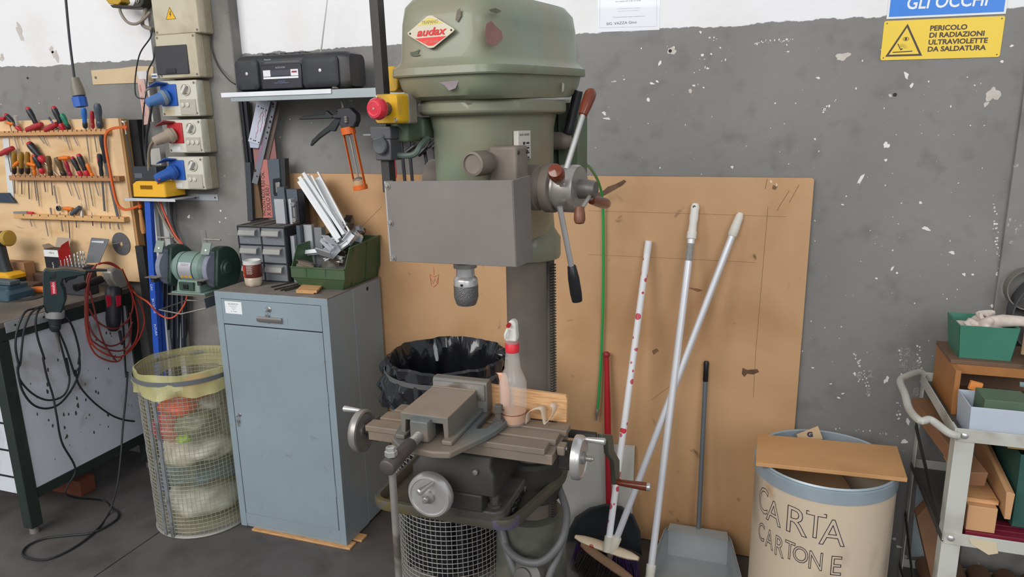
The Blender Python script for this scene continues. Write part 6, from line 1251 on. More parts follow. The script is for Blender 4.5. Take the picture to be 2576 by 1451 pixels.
text('lettering', 'PROGRESSIVE TONE CONTROL BASS SYSTEM', C((160, 160, 166), .5), ((cx0+cx1)/2, -.1659, RZ+RH*.215), (1, 0, 0), (0, 0, 1), .0022, dk)
text('lettering', 'Panasonic', C((190, 188, 182), .5), (cx0+cw*.18, -.1603, RZ+RH*.84), (1, 0, 0), (0, 0, 1), .0055, rd, shear=.2)
P('tuning_scale', MB().bx(cx0+cw*.1, cx1-cw*.05, -.1602, -.155, RZ+RH*.755, RZ+RH*.80), C((84, 84, 84), .4), rd)
for i in range(6): P('top_key', MB().bx(RX0+RW*(.26+.065*i)-(.02 if i < 2 else 0), RX0+RW*(.26+.065*i)+.022-(.02 if i < 2 else 0), -.12, -.085, RZ+RH-.001, RZ+RH+.007), C((58, 58, 56), .5), rd, bevel=.002)
a, b = onY(806, 130, -.05), onY(826, -20, -.05)
P('antenna', MB().cyl(a+V((0, 0, -.01)), b, .003, .002, n=8), m_bright, rd)
# ---------------------------------------------------------------- templates under the shelf
ZHP = lambda x, y: (600+x*.262, 180+y*.262)
def hp(x, y, Y): return onY(*ZHP(x, y), Y)
def plate(name, pts, Y, m, lab, cat='template', th=.002, holes=(), group='templates hanging under the shelf'):
    t = thing(name, hp(*pts[2], Y), lab, cat, group)
    P('sheet', MB().prism([hp(x, y, Y) for x, y in pts], (0, th, 0)), m, t)
    for (x, y, r_) in holes: P('hole', MB().lathe([(r_, 0), (r_, .0006), (0, .0006)], hp(x, y, Y), (0, -1, 0), 10), C((40, 40, 44), .7), t)
    return t
tp = plate('template_plate', ((180, 270), (305, 290), (198, 700), (92, 668)), -.03, C((190, 194, 208), .5), 'pale plastic template with eight holes and red scribble under the shelf', holes=((190, 333, .003), (220, 350, .003), (237, 356, .003), (266, 370, .003), (118, 645, .003), (147, 660, .003), (163, 664, .003), (193, 680, .003)))
mb = MB(); q_ = random.Random(4)
for k in range(3):
    a = hp(165+k*42, 640-k*60, -.0308); b = hp(215+k*25, 390-k*10, -.0308); mb.tube([a.lerp(b, i/12)+V((q_.uniform(-.004, .004), 0, q_.uniform(-.002, .002))) for i in range(13)], .0008, 4)
tag(P('red_scribble', mb, C((206, 90, 104), .7), tp), kind='stuff')
tp = plate('template_plate', ((308, 265), (365, 292), (180, 1082), (128, 1066)), -.02, mat('grey_mill', (128, 128, 136), .4, .4, var=.12), 'long grey metal strip template with round cut-outs under the shelf', holes=((332, 312, .005), (334, 338, .0035), (318, 435, .004), (305, 482, .006), (292, 538, .004), (278, 585, .005), (265, 640, .004), (160, 950, .006), (178, 1005, .004)))
text('lettering', '37/21x35-45 R10', C((186, 100, 150), .6), hp(200, 860, -.0207), hp(290, 480, -.0207)-hp(200, 860, -.0207), V((-1, 0, .25)), .011, tp, align='LEFT', sx=.9)
plate('template_plate', ((100, 660), (200, 700), (190, 735), (112, 730)), -.024, C((176, 182, 200), .5), 'edge of a second pale template below the scribbled one')
plate('template_plate', ((372, 290), (410, 300), (290, 842), (242, 838)), -.010, C((96, 80, 74), .6), 'narrow brown wooden template right of the grey strip')
plate('template_plate', ((138, 735), (200, 735), (205, 960), (160, 960)), -.008, C((150, 104, 100), .6), 'rusty red plate behind the pale template')
plate('template_plate', ((340, 600), (365, 840), (290, 850), (280, 800)), -.006, C((146, 100, 96), .6), 'rusty red plate with white lettering above the grey case')
tp = plate('marked_board', ((205, 850), (275, 845), (330, 1400), (238, 1405)), -.018, C((186, 116, 108), .65), 'pink-red board with black handwriting standing behind the organizer', 'board', .006)
mk = C((40, 34, 36), .7)
for s, x0, y0, x1, y1, h_ in (('INCONTROX R50 OK.', 262, 1385, 245, 930, .0165), ('X SOLO R50 /', 312, 1385, 285, 1010, .0190)):
    a, b = hp(x0, y0, -.0187), hp(x1, y1, -.0187); text('lettering', s, mk, a, b-a, V((-1, 0, .0)), h_, tp, align='LEFT', sx=.8)
# tall dark bars and grey lock case behind the organizer
def stand(name, pts, Y, th, m, lab, cat='profile', group='bars standing behind the organizer', bevel=.001):
    o = T1(name, MB().prism([hp(x, y, Y) for x, y in pts], (0, th, 0)), m, lab, cat, group, bevel=bevel); return o
stand('dark_bar', ((5, 275), (28, 275), (95, 870), (62, 870)), -.002, .02, C((40, 42, 46), .4, .3), 'black bar hanging left under the shelf')
stand('dark_bar', ((34, 275), (72, 275), (130, 870), (98, 870)), .005, .02, C((44, 46, 52), .4, .3), 'second black bar with a bright edge under the shelf')
stand('dark_bar', ((60, 872), (110, 872), (138, 1425), (88, 1435)), -.012, .02, C((62, 66, 72), .5), 'dark grey bar standing left behind the organizer')
stand('wood_strip', ((135, 940), (185, 1080), (235, 1405), (160, 1410)), .004, .02, mat('brown_strip', (108, 82, 58), .6, var=.15), 'brown wood strip standing behind the organizer', 'wood strip')
t = thing('lock_case', hp(330, 1400, -.04), 'dark grey lock-case profile with a cut-out and steel latch', 'lock case')
P('front_face', MB().prism([hp(x, y, -.045) for x, y in ((275, 845), (385, 838), (400, 1040), (330, 1055), (335, 1185), (395, 1190), (405, 1400), (330, 1405))], (0, .03, 0)), m_grey, t, bevel=.002)
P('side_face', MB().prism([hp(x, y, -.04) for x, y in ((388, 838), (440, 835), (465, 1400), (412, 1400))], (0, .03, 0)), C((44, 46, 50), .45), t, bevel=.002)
P('latch', MB().prism([hp(x, y, -.05) for x, y in ((352, 1065), (392, 1062), (396, 1155), (360, 1165))], (0, .01, 0)), m_chrome, t, bevel=.001)
P('recess', MB().prism([hp(x, y, -.046) for x, y in ((330, 1030), (395, 1020), (398, 1190), (345, 1195))], (0, .002, 0)), m_black, t)
# ---------------------------------------------------------------- caulking gun
CY_ = -.14
t = thing('caulking_gun', hp(1170, 1140, CY_), 'orange caulking gun hanging by its hook from the shelf', 'caulking gun')
def cg(x, y, dy=0.): return hp(x, y, CY_+dy)
m_cor = mat('gun_orange', (224, 104, 32), .4, var=.08)
P('hook_rod', MB().tube(spl([cg(1010, 365), cg(985, 270), cg(972, 210), V((cg(980, 165).x, -.19, cg(980, 165).z)), V((cg(1005, 150).x, -.192, SHZ+.004)), V((cg(1015, 160).x, -.185, SHZ+.002))], 6), .004, 8), m_dust, t)
P('grip', MB().prism([cg(x, y, -.008) for x, y in ((568, 458), (620, 425), (825, 410), (840, 372), (872, 400), (900, 420), (905, 450), (600, 462))], (0, .016, 0)), C((36, 42, 42), .4), t, bevel=.003)
P('trigger', MB().prism([cg(x, y, -.006) for x, y in ((985, 450), (925, 575), (880, 570), (780, 640), (715, 700), (700, 716), (685, 710), (700, 660), (770, 590), (860, 520), (905, 470), (940, 440))], (0, .012, 0)), C((36, 42, 42), .4), t, bevel=.003)
P('frame_head', MB().prism([cg(x, y, -.018) for x, y in ((885, 420), (940, 405), (950, 350), (1060, 345), (1125, 410), (1130, 470), (1105, 530), (1000, 555), (960, 500), (980, 450), (905, 450))], (0, .036, 0)), C((48, 48, 52), .45), t, bevel=.004)
P('head_bar', MB().cyl(cg(945, 372), cg(1065, 365), .006, n=10), m_black, t)
P('spring', MB().lathe([(.006, 0), (.008, .004), (.006, .008), (.008, .012), (.006, .016), (.008, .02), (.006, .024)], cg(1030, 430, -.02), cg(1035, 490)-cg(1030, 430), 12), m_steel, t)
tr, br_ = cg(1055, 570), cg(1170, 1110); ax = (br_-tr).normalized()
P('top_ring', MB().lathe([(.024, -.012), (.0262, -.012), (.0262, .012), (.024, .012)], tr, ax, 28, False, False), m_cor, t, solid=.002)
P('bottom_ring', MB().lathe([(.0255, -.008), (.0275, -.008), (.0275, .010), (.010, .011)], br_, ax, 28, False, False), m_cor, t)
L_ = (br_-tr).length
u_ = V((ax.z, 0, -ax.x)); 
for s, w_, dd in ((-1, .014, -.006), (1, .012, .004)): P('side_rail', MB().bar(tr+u_*s*.0245+V((0, dd, 0)), br_+u_*s*.0255+V((0, dd, 0)), .002, w_, (0, 1, 0)), m_cor, t)
P('push_rod', MB().cyl(tr, tr+ax*(L_-.03), .003, n=8), m_steel, t)
P('piston', MB().lathe([(.003, -.006), (.018, 0), (.022, .003), (.022, .006), (.004, .007)], tr+ax*(L_-.034), ax, 22), m_steel, t)
P('cartridge_foot', MB().lathe([(.0225, 0), (.0235, .001), (.0235, .02)], tr+ax*(L_-.026), ax, 24), C((196, 160, 120), .6), t)
# ---------------------------------------------------------------- clamps hanging behind the drill
ZCP = lambda x, y: (920+x*.2205, 160+y*.2205)
def cp_(x, y, Y): return onY(*ZCP(x, y), Y)
for i, (x0, x1, hx, hy, lab) in enumerate(((395, 462, 700, 700, 'leftmost black clamp hanging behind the drill'), (485, 545, 800, 700, 'second black clamp hanging behind the drill'), (645, 745, 0, 0, 'third black clamp hanging behind the drill'), (755, 850, 0, 0, 'rightmost black clamp hanging behind the drill'))):
    Y = -.06-.012*i; a, b = cp_(x0, 800, Y), cp_(x1, 1500, Y)
    t = thing('bar_clamp', b, lab, 'clamp', 'clamps behind the drill'); P('bar', MB().bar(a, b, .011, .006, (0, 1, 0)), C((44, 44, 50), .5, .3), t)
    k = cp_((640, 745, 800, 850)[i], (840, 850, 850, 850)[i], Y-.02)
    P('jaw', MB().tube(spl([a+V((0, 0, .01)), a.lerp(k, .5)+V((0, -.01, .012)), k, k+(V((-.028, -.01, -.032)))], 4), [.008]*13 if False else .0075, 8), C((30, 30, 32), .45), t)
    if i < 2:
        e = cp_((460, 600)[i], (1015, 1045)[i], Y-.03); P('handle', MB().tube(spl([k, k.lerp(e, .5)+V((.008, 0, 0)), e], 5), .009, 8), C((26, 27, 29), .4), t)
T1('clamp_rail', MB().bx(cp_(140, 800, -.02).x-.01, cp_(870, 800, -.1).x+.04, -.115, WY-.001, cp_(400, 800, -.06).z-.004, cp_(400, 800, -.06).z+.002), m_galv, 'steel hanging rail behind the drill carrying the clamps', 'rail')
T1('ruler', MB().prism([cp_(x, y, -.02) for x, y in ((148, 790), (178, 790), (240, 1480), (205, 1480))], (0, .002, 0)), C((236, 128, 36), .5), 'orange ruler hanging behind the guard post', 'ruler')
T1('ruler', MB().prism([cp_(x, y, -.015) for x, y in ((296, 780), (312, 780), (352, 1300), (340, 1310))], (0, .003, 0)), C((196, 44, 46), .5), 'thin red strip hanging behind the guard post', 'strip')
# ---------------------------------------------------------------- plywood board on the wall
PY = .022
m_ply = mat('plywood', (200, 158, 116), .55, var=.05, scale=3, rgb2=(184, 140, 98), thr=.6, scale2=3, soft=.12, rgb3=(120, 86, 60), thr3=.73, scale3=14)
pw = thing('plywood_sheet', (-.85, PY+.008, .003), 'large worn plywood sheet standing against the wall behind the drill', 'plywood sheet')
pz = onY(1475, 440, PY).z
P('sheet', MB().prism([V((-1.86, PY, .003)), V((.160, PY, .003)), V((.163, PY, pz-.012)), V((.157, PY, pz-.006)), V((-1.86, PY, pz))], (0, .016, 0)), m_ply, pw, bevel=.001)
def ply_mark(pts, rgb, k=0):  # flat stains and other marks on the plywood face
    mb = MB(); mb.add([onY(x, y, PY-.0006-.0002*k) for x, y in pts], [tuple(range(len(pts)))]); return P('ply_mark', mb, C(rgb, .7, 0, .25, scale=40), pw)
ply_mark([(1520, 478), (1528, 470), (1550, 462), (1570, 452), (1576, 456), (1566, 466), (1545, 478), (1520, 492), (1480, 500), (1500, 487)], (108, 80, 60))  # dark diagonal band coloured onto the sheet near its top edge
ply_mark([(1868, 925), (1880, 930), (1905, 928), (1910, 935), (1895, 942), (1880, 940), (1872, 948), (1866, 940)], (104, 76, 56))
ply_mark([(1730, 722), (1755, 726), (1768, 730), (1755, 734), (1738, 727)], (140, 100, 70)); ply_mark([(1640, 882), (1652, 876), (1658, 882), (1644, 892)], (140, 102, 74)); ply_mark([(1945, 465), (1956, 470), (1950, 478), (1942, 474)], (128, 94, 66))
ply_mark([(1938, 452), (1943, 456), (1941, 461), (1936, 458)], (218, 204, 190), 1); ply_mark([(1952, 460), (1957, 465), (1952, 470)], (214, 200, 188), 1)
def pencil(pts, r=.0007, rgb=(136, 102, 74)): mb = MB(); mb.tube([onY(x, y, PY-.0005) for x, y in pts], r, 4); P('pencil_line', mb, C(rgb, .8), pw)
pencil(((1985, 480), (1960, 520), (1955, 530))); pencil(((2010, 465), (1985, 510))); pencil(((1932, 520), (1900, 900), (1895, 1000)), .0005); pencil(((1930, 450), (1925, 475))); pencil(((880, 600), (960, 520)), .0005)
pencil(((1480, 530), (1700, 536), (1980, 545)), .0004); pencil(((1480, 640), (1700, 650), (1900, 660)), .0004); pencil(((1640, 1005), (1700, 960)), .0006)
pencil(((1082, 690), (1085, 718), (1092, 722), (1102, 712), (1104, 690), (1093, 697), (1082, 690)), .0009, (196, 60, 50)); pencil(((1091, 672), (1092, 692)), .0006, (196, 60, 50)); pencil(((1084, 700), (1090, 714), (1094, 700), (1099, 712), (1102, 698)), .0008, (196, 60, 50))
# ---------------------------------------------------------------- green air hose
hpn = [MM @ my(1450, 397, .085), onY(1470, 408, -.45), onY(1490, 430, -.22), onY(1507, 462, -.07), onY(1516, 510, .0), onY(1518, 620, .008), onY(1517, 760, .008), onY(1512, 900, .008), onY(1506, 1000, .004), onY(1503, 1030, .002)]
t = thing('air_hose', onY(1500, 1065, .0), 'bright green air hose hanging down the plywood sheet', 'hose')
P('tube', MB().tube(spl(hpn, 8), .0048, 10), mat('green_hose', (44, 158, 84), .35, var=.05), t)
e0, e1 = onY(1503, 1028, .002), onY(1499, 1066, .0)
P('coupling', MB().lathe([(.005, 0), (.0065, .006), (.0065, .022), (.005, .024), (.0042, .04), (.0032, .048)], e0, e1-e0, 12), m_steel, t)
c0 = [hpn[0]+(hpn[1]-hpn[0])*s for s in (0, .4, .8, 1.1)]; mb = MB(); pr = []
for k in range(12): pr += [(.0062, k*.0045), (.0052, k*.0045+.0022)]
P('anti_kink_spring', MB().lathe(pr, hpn[0], hpn[1]-hpn[0], 12), m_bright, t)
# ---------------------------------------------------------------- white panel, shovel, brooms, dustpan
T1('leaning_panel', MB().prism([V((-.78, -.03, .002)), V((-.400, -.03, .002)), V((-.400, .010, onY(1592, 1121, .01).z)), V((-.78, .010, onY(1430, 1116, .01).z))], (0, .006, 0)), C((196, 194, 186), .5, 0, .06), 'white panel leaning at the foot of the plywood behind the shovel', 'panel')
t = thing('shovel', (-.5, -.1, .0), 'dark steel coal shovel with a red handle leaning behind the brooms', 'shovel')
ha, hb = onY(1526, 892, .0), onY(1532, 1285, -.045)
P('handle', MB().tube([ha, ha.lerp(hb, .12), ha.lerp(hb, .35), hb], [.0085, .0095, .0125, .0115], 14), mat('handle_red', (176, 34, 44), .4, var=.08), t); P('knob', MB().sph(ha, .0125), C((150, 40, 46), .5), t)
mb = MB(); rows = []
Pxs = [(1432, 1451), (1428, 1400), (1432, 1330), (1450, 1295), (1485, 1272), (1525, 1262), (1565, 1268), (1595, 1290), (1612, 1330), (1616, 1390), (1616, 1440)]
cen = onY(1525, 1400, -.085)
rim = [onY(x, y, -.075) for x, y in Pxs]
for k in (1., .9, .7, .45, .2, .02): rows.append([V((cen.x+(p.x-cen.x)*k, -.05-.035*k**2 if k < 1 else -.09, max(.004, cen.z+(p.z-cen.z)*k))) for p in rim])
for r_ in rows:
    for i_, p in enumerate(r_): p.z = max(p.z, .003+.0001*i_)
mb.grid(rows); P('blade', mb, mat('shovel_steel', (62, 66, 68), .5, .4, var=.15), t, solid=.002)
def polka(name, base, cols):
    m = bpy.data.materials.new(name); m.use_nodes = True; nt = m.node_tree; N = nt.nodes; L = nt.links; b = N['Principled BSDF']; b.inputs['Roughness'].default_value = .4
    tc = N.new('ShaderNodeTexCoord'); v = N.new('ShaderNodeTexVoronoi'); v.inputs['Scale'].default_value = 34; L.new(tc.outputs['Object'], v.inputs['Vector'])
    sp_ = N.new('ShaderNodeSeparateColor'); L.new(v.outputs['Color'], sp_.inputs[0])
    th_ = N.new('ShaderNodeMath'); th_.operation = 'MULTIPLY'; th_.inputs[1].default_value = .42; L.new(sp_.outputs[0], th_.inputs[0])
    lt = N.new('ShaderNodeMath'); lt.operation = 'LESS_THAN'; L.new(v.outputs['Distance'], lt.inputs[0]); L.new(th_.outputs[0], lt.inputs[1])
    cr = N.new('ShaderNodeValToRGB'); cr.color_ramp.elements[0].color = lin(cols[0]); cr.color_ramp.elements[1].color = lin(cols[1]); L.new(sp_.outputs[1], cr.inputs[0])
    mx_ = N.new('ShaderNodeMix'); mx_.data_type = 'RGBA'; L.new(lt.outputs[0], mx_.inputs['Factor']); mx_.inputs[6].default_value = lin(base); L.new(cr.outputs[0], mx_.inputs[7]); L.new(mx_.outputs[2], b.inputs['Base Color']); return m
m_pol = polka('polka_white', (238, 236, 237), ((214, 40, 60), (206, 120, 130)))
def bristles(par, p0, p1, down, n, rgb, seed, spread=.02, L_=.09, w=.016, dirv=V((0, -1, 0))):
    q = random.Random(seed); mb = MB()
    for i in range(n):
        s = q.random(); a = p0.lerp(p1, s)+dirv*q.uniform(-w, w); e = a+down*L_*q.uniform(.85, 1.05)+(p1-p0).normalized()*((s-.5)*spread*2+q.uniform(-.006, .006))+dirv*q.uniform(-.012, .012)
        if e.z < .001: e = a+(e-a)*((a.z-.001)/(a.z-e.z))
        mb.tube([a, e], [.0011, .0008], 3, False, False)
    tag(P('bristles', mb, C(rgb, .7, 0, .2, scale=30), par), kind='stuff')
# polka-dot broom
A, B = onY(1632, 606, PY-.013), onZ(1531, 1362, .145)
t = thing('broom', V((B.x, B.y, 0)), 'broom with a white and red polka-dot handle leaning on the plywood', 'broom')
d = (A-B).normalized(); P('pole', MB().cyl(B+d*.005, A-d*.045, .0118, n=14), m_pol, t); P('pole_cap', MB().cyl(A-d*.045, A, .0125, n=14), C((228, 226, 226), .45), t)
h0, h1 = onZ(1448, 1352, .105), onZ(1606, 1408, .105); hv = (h1-h0).normalized(); hn = V((-hv.y, hv.x, 0))
P('socket', MB().cyl(B-d*.035, B+d*.018, .0165, n=16), C((214, 208, 190), .5), t)
rows = []
for s, w_, hgt in ((-.01, .006, .006), (.02, .014, .012), (.12, .02, .018), (.24, .02, .018), (1e9, 0, 0)):
    pass
Lh = (h1-h0).length; rows = []
for k in range(9):
    s = k/8; w_ = .021*(1-.75*abs(2*s-1)**4)+.003; hg = .014*(1-.5*abs(2*s-1)**4); c = h0.lerp(h1, s)
    rows.append([c+hn*w_*cos(a_)+V((0, 0, hg*sin(a_)+.004)) for a_ in [2*pi*j/12 for j in range(12)]])
P('head', MB().loft(rows), polka('polka_head', (214, 196, 168), ((186, 60, 50), (170, 110, 80))), t); bristles(t, h0.lerp(h1, .04)+V((0, 0, -.006)), h0.lerp(h1, .96)+V((0, 0, -.006)), V((0, -.1, -1)), 420, (58, 34, 78), 1, .02, .095, .014, hn)
# aluminium-pole broom in front
A, B = onY(1864, 534, PY-.013), onZ(1552, 1352, .16)
t = thing('broom', V((B.x, B.y, 0)), 'broom with slanting aluminium pole and brown head, foremost in the corner', 'broom')
d = (A-B).normalized(); P('pole', MB().cyl(B, A-d*.075, .0118, n=16), mat('pole_alu', (222, 222, 226), .35, .3, var=.03), t)
P('end_grip', MB().lathe([(.0125, -.085), (.0155, -.08), (.0155, -.05), (.0145, -.045), (.0135, -.015), (.009, -.002), (0, 0)], A, d, 16), C((226, 220, 208), .5), t)
P('joint', MB().lathe([(.0135, -.06), (.0160, -.055), (.0172, 0), (.0150, .004)], B, d, 18), C((216, 208, 192), .5), t)
P('neck', MB().cyl(B-d*.10, B-d*.055, .012, .0115, n=14), C((104, 84, 82), .6), t)
h0, h1 = onZ(1464, 1372, .09), onZ(1592, 1462, .09); hv = (h1-h0).normalized(); hn = V((-hv.y, hv.x, 0)); rows = []
for k in range(9):
    s = k/8; w_ = .019*(1-.6*abs(2*s-1)**4); hg = .012; c = h0.lerp(h1, s); rows.append([c+hn*w_*cos(a_)+V((0, 0, hg*sin(a_)+.004)) for a_ in [2*pi*j/12 for j in range(12)]])
P('head', MB().loft(rows), mat('broom_brown', (136, 106, 82), .5, var=.1), t); bristles(t, h0.lerp(h1, .03)+V((0, 0, -.006)), h0.lerp(h1, .97)+V((0, 0, -.006)), V((-.25, -.25, -1)), 420, (44, 38, 34), 2, .02, .095, .014, hn)
# third pole
A, B = onY(1750, 510, PY-.013), onZ(1638, 1425, .09)
t = thing('cleaning_pole', V((B.x, B.y, 0)), 'steep bright aluminium pole with white grip standing right of the brooms', 'pole')
d = (A-B).normalized(); P('pole', MB().cyl(B, A-d*.11, .0122, n=16), mat('pole_alu2', (232, 232, 236), .3, .25, var=.03), t)
P('end_grip', MB().lathe([(.0130, -.125), (.0162, -.122), (.0162, -.10), (.0142, -.098), (.0132, -.07), (.0150, -.05), (.014, -.03), (.015, -.015), (.011, -.003), (0, 0)], A, d, 16), C((230, 226, 218), .5), t)
P('grip_hole', MB().cyl(A-d*.012+V((-.002, -.0152, 0)), A-d*.012+V((-.002, -.01, 0)), .005, n=12), C((90, 86, 80), .7), t)
P('pole_sticker', MB().lathe([(.0123, -.20), (.0125, -.20), (.0125, -.14), (.0123, -.14)], A, d, 16, False, False), C((150, 148, 144), .6, 0, .2, scale=90), t)
P('joint', MB().lathe([(.0145, -.07), (.0155, -.068), (.0155, -.02), (.0165, -.018), (.0165, .006), (.0135, .008)], B, d, 18), C((222, 218, 206), .5), t)
P('rubber_foot', MB().cyl(B-d*.07, B-d*((B.z-.004)/d.z), .012, .010, n=14), C((200, 198, 190), .6), t)
# metal dustpan
t = thing('dustpan', (-.13, -.16, 0), 'grey sheet-metal dustpan with an upright grey handle and black grip', 'dustpan')
m_pan = mat('pan_zinc', (164, 168, 168), .4, .3, var=.08, scale=8)
bl, br2 = onY(1682, 1330, -.06), onY(1832, 1340, -.06); zb = (bl.z+br2.z)/2; fl_, fr = V((-.305, -.30, .004)), V((.03, -.30, .004))
P('back_wall', MB().prism([V((bl.x, -.06, .006)), V((br2.x, -.06, .006)), V((br2.x, -.06, zb)), V((bl.x, -.06, zb))], (0, .002, 0)), m_pan, t)
P('floor_sheet', MB().prism([V((bl.x-.002, -.06, .004)), V((br2.x+.002, -.06, .004)), fr, fl_], (0, 0, .002)), m_pan, t)
P('side_wall', MB().prism([V((bl.x, -.06, .005)), V((bl.x, -.06, zb)), V((bl.x-.012, -.08, zb-.004)), V((fl_.x-.012, fl_.y, .02)), fl_], (-.002, 0, 0)), m_pan, t)
P('side_wall', MB().prism([V((br2.x, -.06, .005)), V((br2.x, -.06, zb)), V((br2.x+.012, -.08, zb-.004)), V((fr.x+.012, fr.y, .02)), fr], (.002, 0, 0)), m_pan, t)
P('top_flange', MB().prism([V((bl.x-.002, -.085, zb-.003)), V((br2.x+.002, -.085, zb-.003)), V((br2.x-.004, -.05, zb+.006)), V((bl.x+.004, -.05, zb+.006))], (0, 0, .002)), m_pan, t)
P('rivet', MB().lathe([(.003, 0), (.003, .001), (0, .002)], (-.15, -.0605, zb*.72), (0, -1, 0), 10), m_bright, t)
A, B = onY(1777, 908, PY-.012), V((-.148, -.052, zb+.002))
d = (A-B).normalized(); P('handle', MB().cyl(B, A-d*.05, .0085, n=14), C((112, 118, 122), .4, .2), t); P('grip', MB().lathe([(.0085, -.075), (.0098, -.072), (.0092, -.03), (.010, -.008), (.007, 0), (0, .001)], A, d, 14), m_black, t)
# ---------------------------------------------------------------- fibre drum
DX, DY, DR, DH = .232, -.312, .200, .600
m_drum = mat('fibre_drum', (204, 186, 162), .7, var=.06, scale=4, rgb2=(128, 116, 104), thr=.62, scale2=4, soft=.12, rgb3=(178, 138, 104), thr3=.66, scale3=5, stretch=(1, 1, .7))
dm = thing('fibre_drum', (DX, DY, 0), 'brown cardboard drum with a steel rim, hand-lettered CARTA CARTONE', 'drum')
P('wall', MB().lathe([(DR-.006, .004), (DR, .0), (DR, DH-.045), (DR-.004, DH-.044), (DR-.004, .01), (0, .01)], (DX, DY, 0), n=64, cap0=False), m_drum, dm)
m_rim = mat('rim_steel', (156, 168, 176), .4, .25, var=.1, scale=10)
P('rim_band', MB().lathe([(DR-.004, DH-.05), (DR+.003, DH-.05), (DR+.003, DH-.012), (DR-.001, DH-.010), (DR+.002, DH-.005), (DR-.001, DH), (DR-.006, DH-.003), (DR-.005, DH-.05)], (DX, DY, 0), n=64, cap0=False, cap1=False), m_rim, dm)
P('base_band', MB().lathe([(DR+.001, .0), (DR+.003, .0), (DR+.003, .03), (DR+.001, .03)], (DX, DY, 0), n=64, cap0=False, cap1=False), m_rim, dm)
mk = C((42, 38, 56), .7)
def drumwrap(a0, z0, slope=0., r=DR+.0006):
    return lambda x, y: V((DX+r*cos(a0+x/DR), DY+r*sin(a0+x/DR), z0+y-slope*x))
def ang(px, py):
    # angle on the drum surface hit by a pixel
    d = ray(px, py); ox, oy = CAM.x-DX, CAM.y-DY; a = d.x**2+d.y**2; b = 2*(ox*d.x+oy*d.y); c = ox*ox+oy*oy-DR*DR; tt = (-b-sqrt(b*b-4*a*c))/(2*a)
    p = CAM+d*tt; return math.atan2(p.y-DY, p.x-DX), p.z
def dletter(ch, px, py, h_, wx):
    a0, z0 = ang(px, py); text('lettering', ch, mk, (0, 0, 0), (1, 0, 0), (0, 0, 1), h_, dm, align='CENTER', outline=.0012, sx=wx, fn=drumwrap(a0, z0))
for ch, px, py, h_, w in (('C', 1918, 1287, .090, .62), ('A', 1944, 1316, .080, .8), ('R', 1999, 1342, .092, .92), ('T', 2049, 1352, .088, .8), ('A', 2092, 1372, .090, .85)): dletter(ch, px, py, h_*.92, w)
for ch, px, py, h_, w in (('C', 1914, 1357, .066, .6), ('A', 1934, 1378, .070, .52), ('R', 1958, 1398, .074, .6), ('T', 1985, 1405, .066, .62), ('O', 2012, 1414, .058, .78), ('N', 2050, 1432, .066, .66), ('E', 2100, 1446, .070, .78)): dletter(ch, px, py, h_*.88, w)
bz2 = DH+.0005
bc = [onZ(x, y, bz2+.012) for x, y in ((1905, 1091), (2257, 1122), (2283, 1203), (1902, 1163))]
T1('plywood_offcut', MB().prism([V((p.x, p.y, bz2)) for p in bc], (0, 0, .012)), mat('lid_ply', (196, 148, 100), .5, var=.06, scale=4, rgb2=(182, 134, 88), thr=.58, scale2=4, soft=.12), 'plywood board laid across the mouth of the drum', 'board', bevel=.001)
g = [onY(x, y, -.16) for x, y in ((2004, 1093), (2058, 1072), (2070, 1104), (2012, 1112))]
cb_ = T1('cardboard_piece', MB().prism(g, (0, .004, 0)), C((202, 170, 132), .7), 'printed cardboard scrap sticking out of the drum', 'cardboard')
text('lettering', 'G', C((60, 66, 92), .7), onY(2038, 1098, -.1606), (1, 0, .15), (-.15, 0, 1), .016, cb_, outline=.0016)
T1('cardboard_piece', MB().box((DX-.04, DY+.05, .42), (.22, .18, .16), Matrix.Rotation(.4, 3, 'Z') @ Matrix.Rotation(.3, 3, 'X')), C((150, 116, 84), .7), 'brown box stuffed inside the drum', 'cardboard')
# ---------------------------------------------------------------- sheets leaning between drum and cart
sx = onY(2300, 1100, .0)
t1 = [onY(x, y, .02) for x, y in ((2352, 965), (2345, 965))]

# ---------------------------------------------------------------- cart
CZ = .80; LX, LY = .528, -.470; CB = -.02
ca = thing('workshop_cart', (.78, -.24, 0), 'pale grey steel cart with bent tube handle loaded with bins and timber', 'cart')
m_cart = mat('cart_paint', (190, 190, 182), .45, var=.06, scale=6, rgb2=(150, 144, 132), thr=.62, scale2=7, soft=.12, rgb3=(80, 78, 76), thr3=.74, scale3=20)
def angle_leg(x, y, sx_, sy_):
    P('leg', MB().prism([V((x, y, .05)), V((x+sx_*.046, y, .05)), V((x+sx_*.046, y+sy_*.003, .05)), V((x+sx_*.003, y+sy_*.003, .05)), V((x+sx_*.003, y+sy_*.046, .05)), V((x, y+sy_*.046, .05))], (0, 0, CZ-.05)), m_cart, ca, bevel=.001)
angle_leg(LX, LY, 1, 1); P('leg', MB().bx(LX, LX+.003, CB-.034, CB, .05, CZ), m_cart, ca); angle_leg(1.12, LY, -1, 1); angle_leg(1.12, CB, -1, -1)
for z, nm in ((CZ, 'top_rail'), (.495, 'middle_rail'), (.12, 'bottom_rail')):
    P(nm, MB().bx(LX+.003, 1.12, LY-.003, LY+.0, z-.036, z), m_cart, ca, bevel=.001); (P(nm, MB().bx(LX-.003, LX, LY, CB, z-.036, z), m_cart, ca, bevel=.001) if z > .7 else P(nm, MB().bx(LX-.003, LX, LY, CB, z-.030, z-.012), C((74, 72, 68), .6), ca)); P(nm, MB().bx(LX+.003, 1.12, CB, CB+.003, z-.036, z), m_cart, ca, bevel=.001)
    P('shelf_sheet', MB().bx(LX, 1.12, LY, CB, z-.032, z-.029), C((84, 82, 78), .6), ca)
for z in (CZ-.018, .478): P('bolt', MB().lathe([(.009, 0), (.009, .002), (.006, .005), (0, .006)], (LX+.020, LY-.003, z), (0, -1, 0), 16), m_bright, ca)
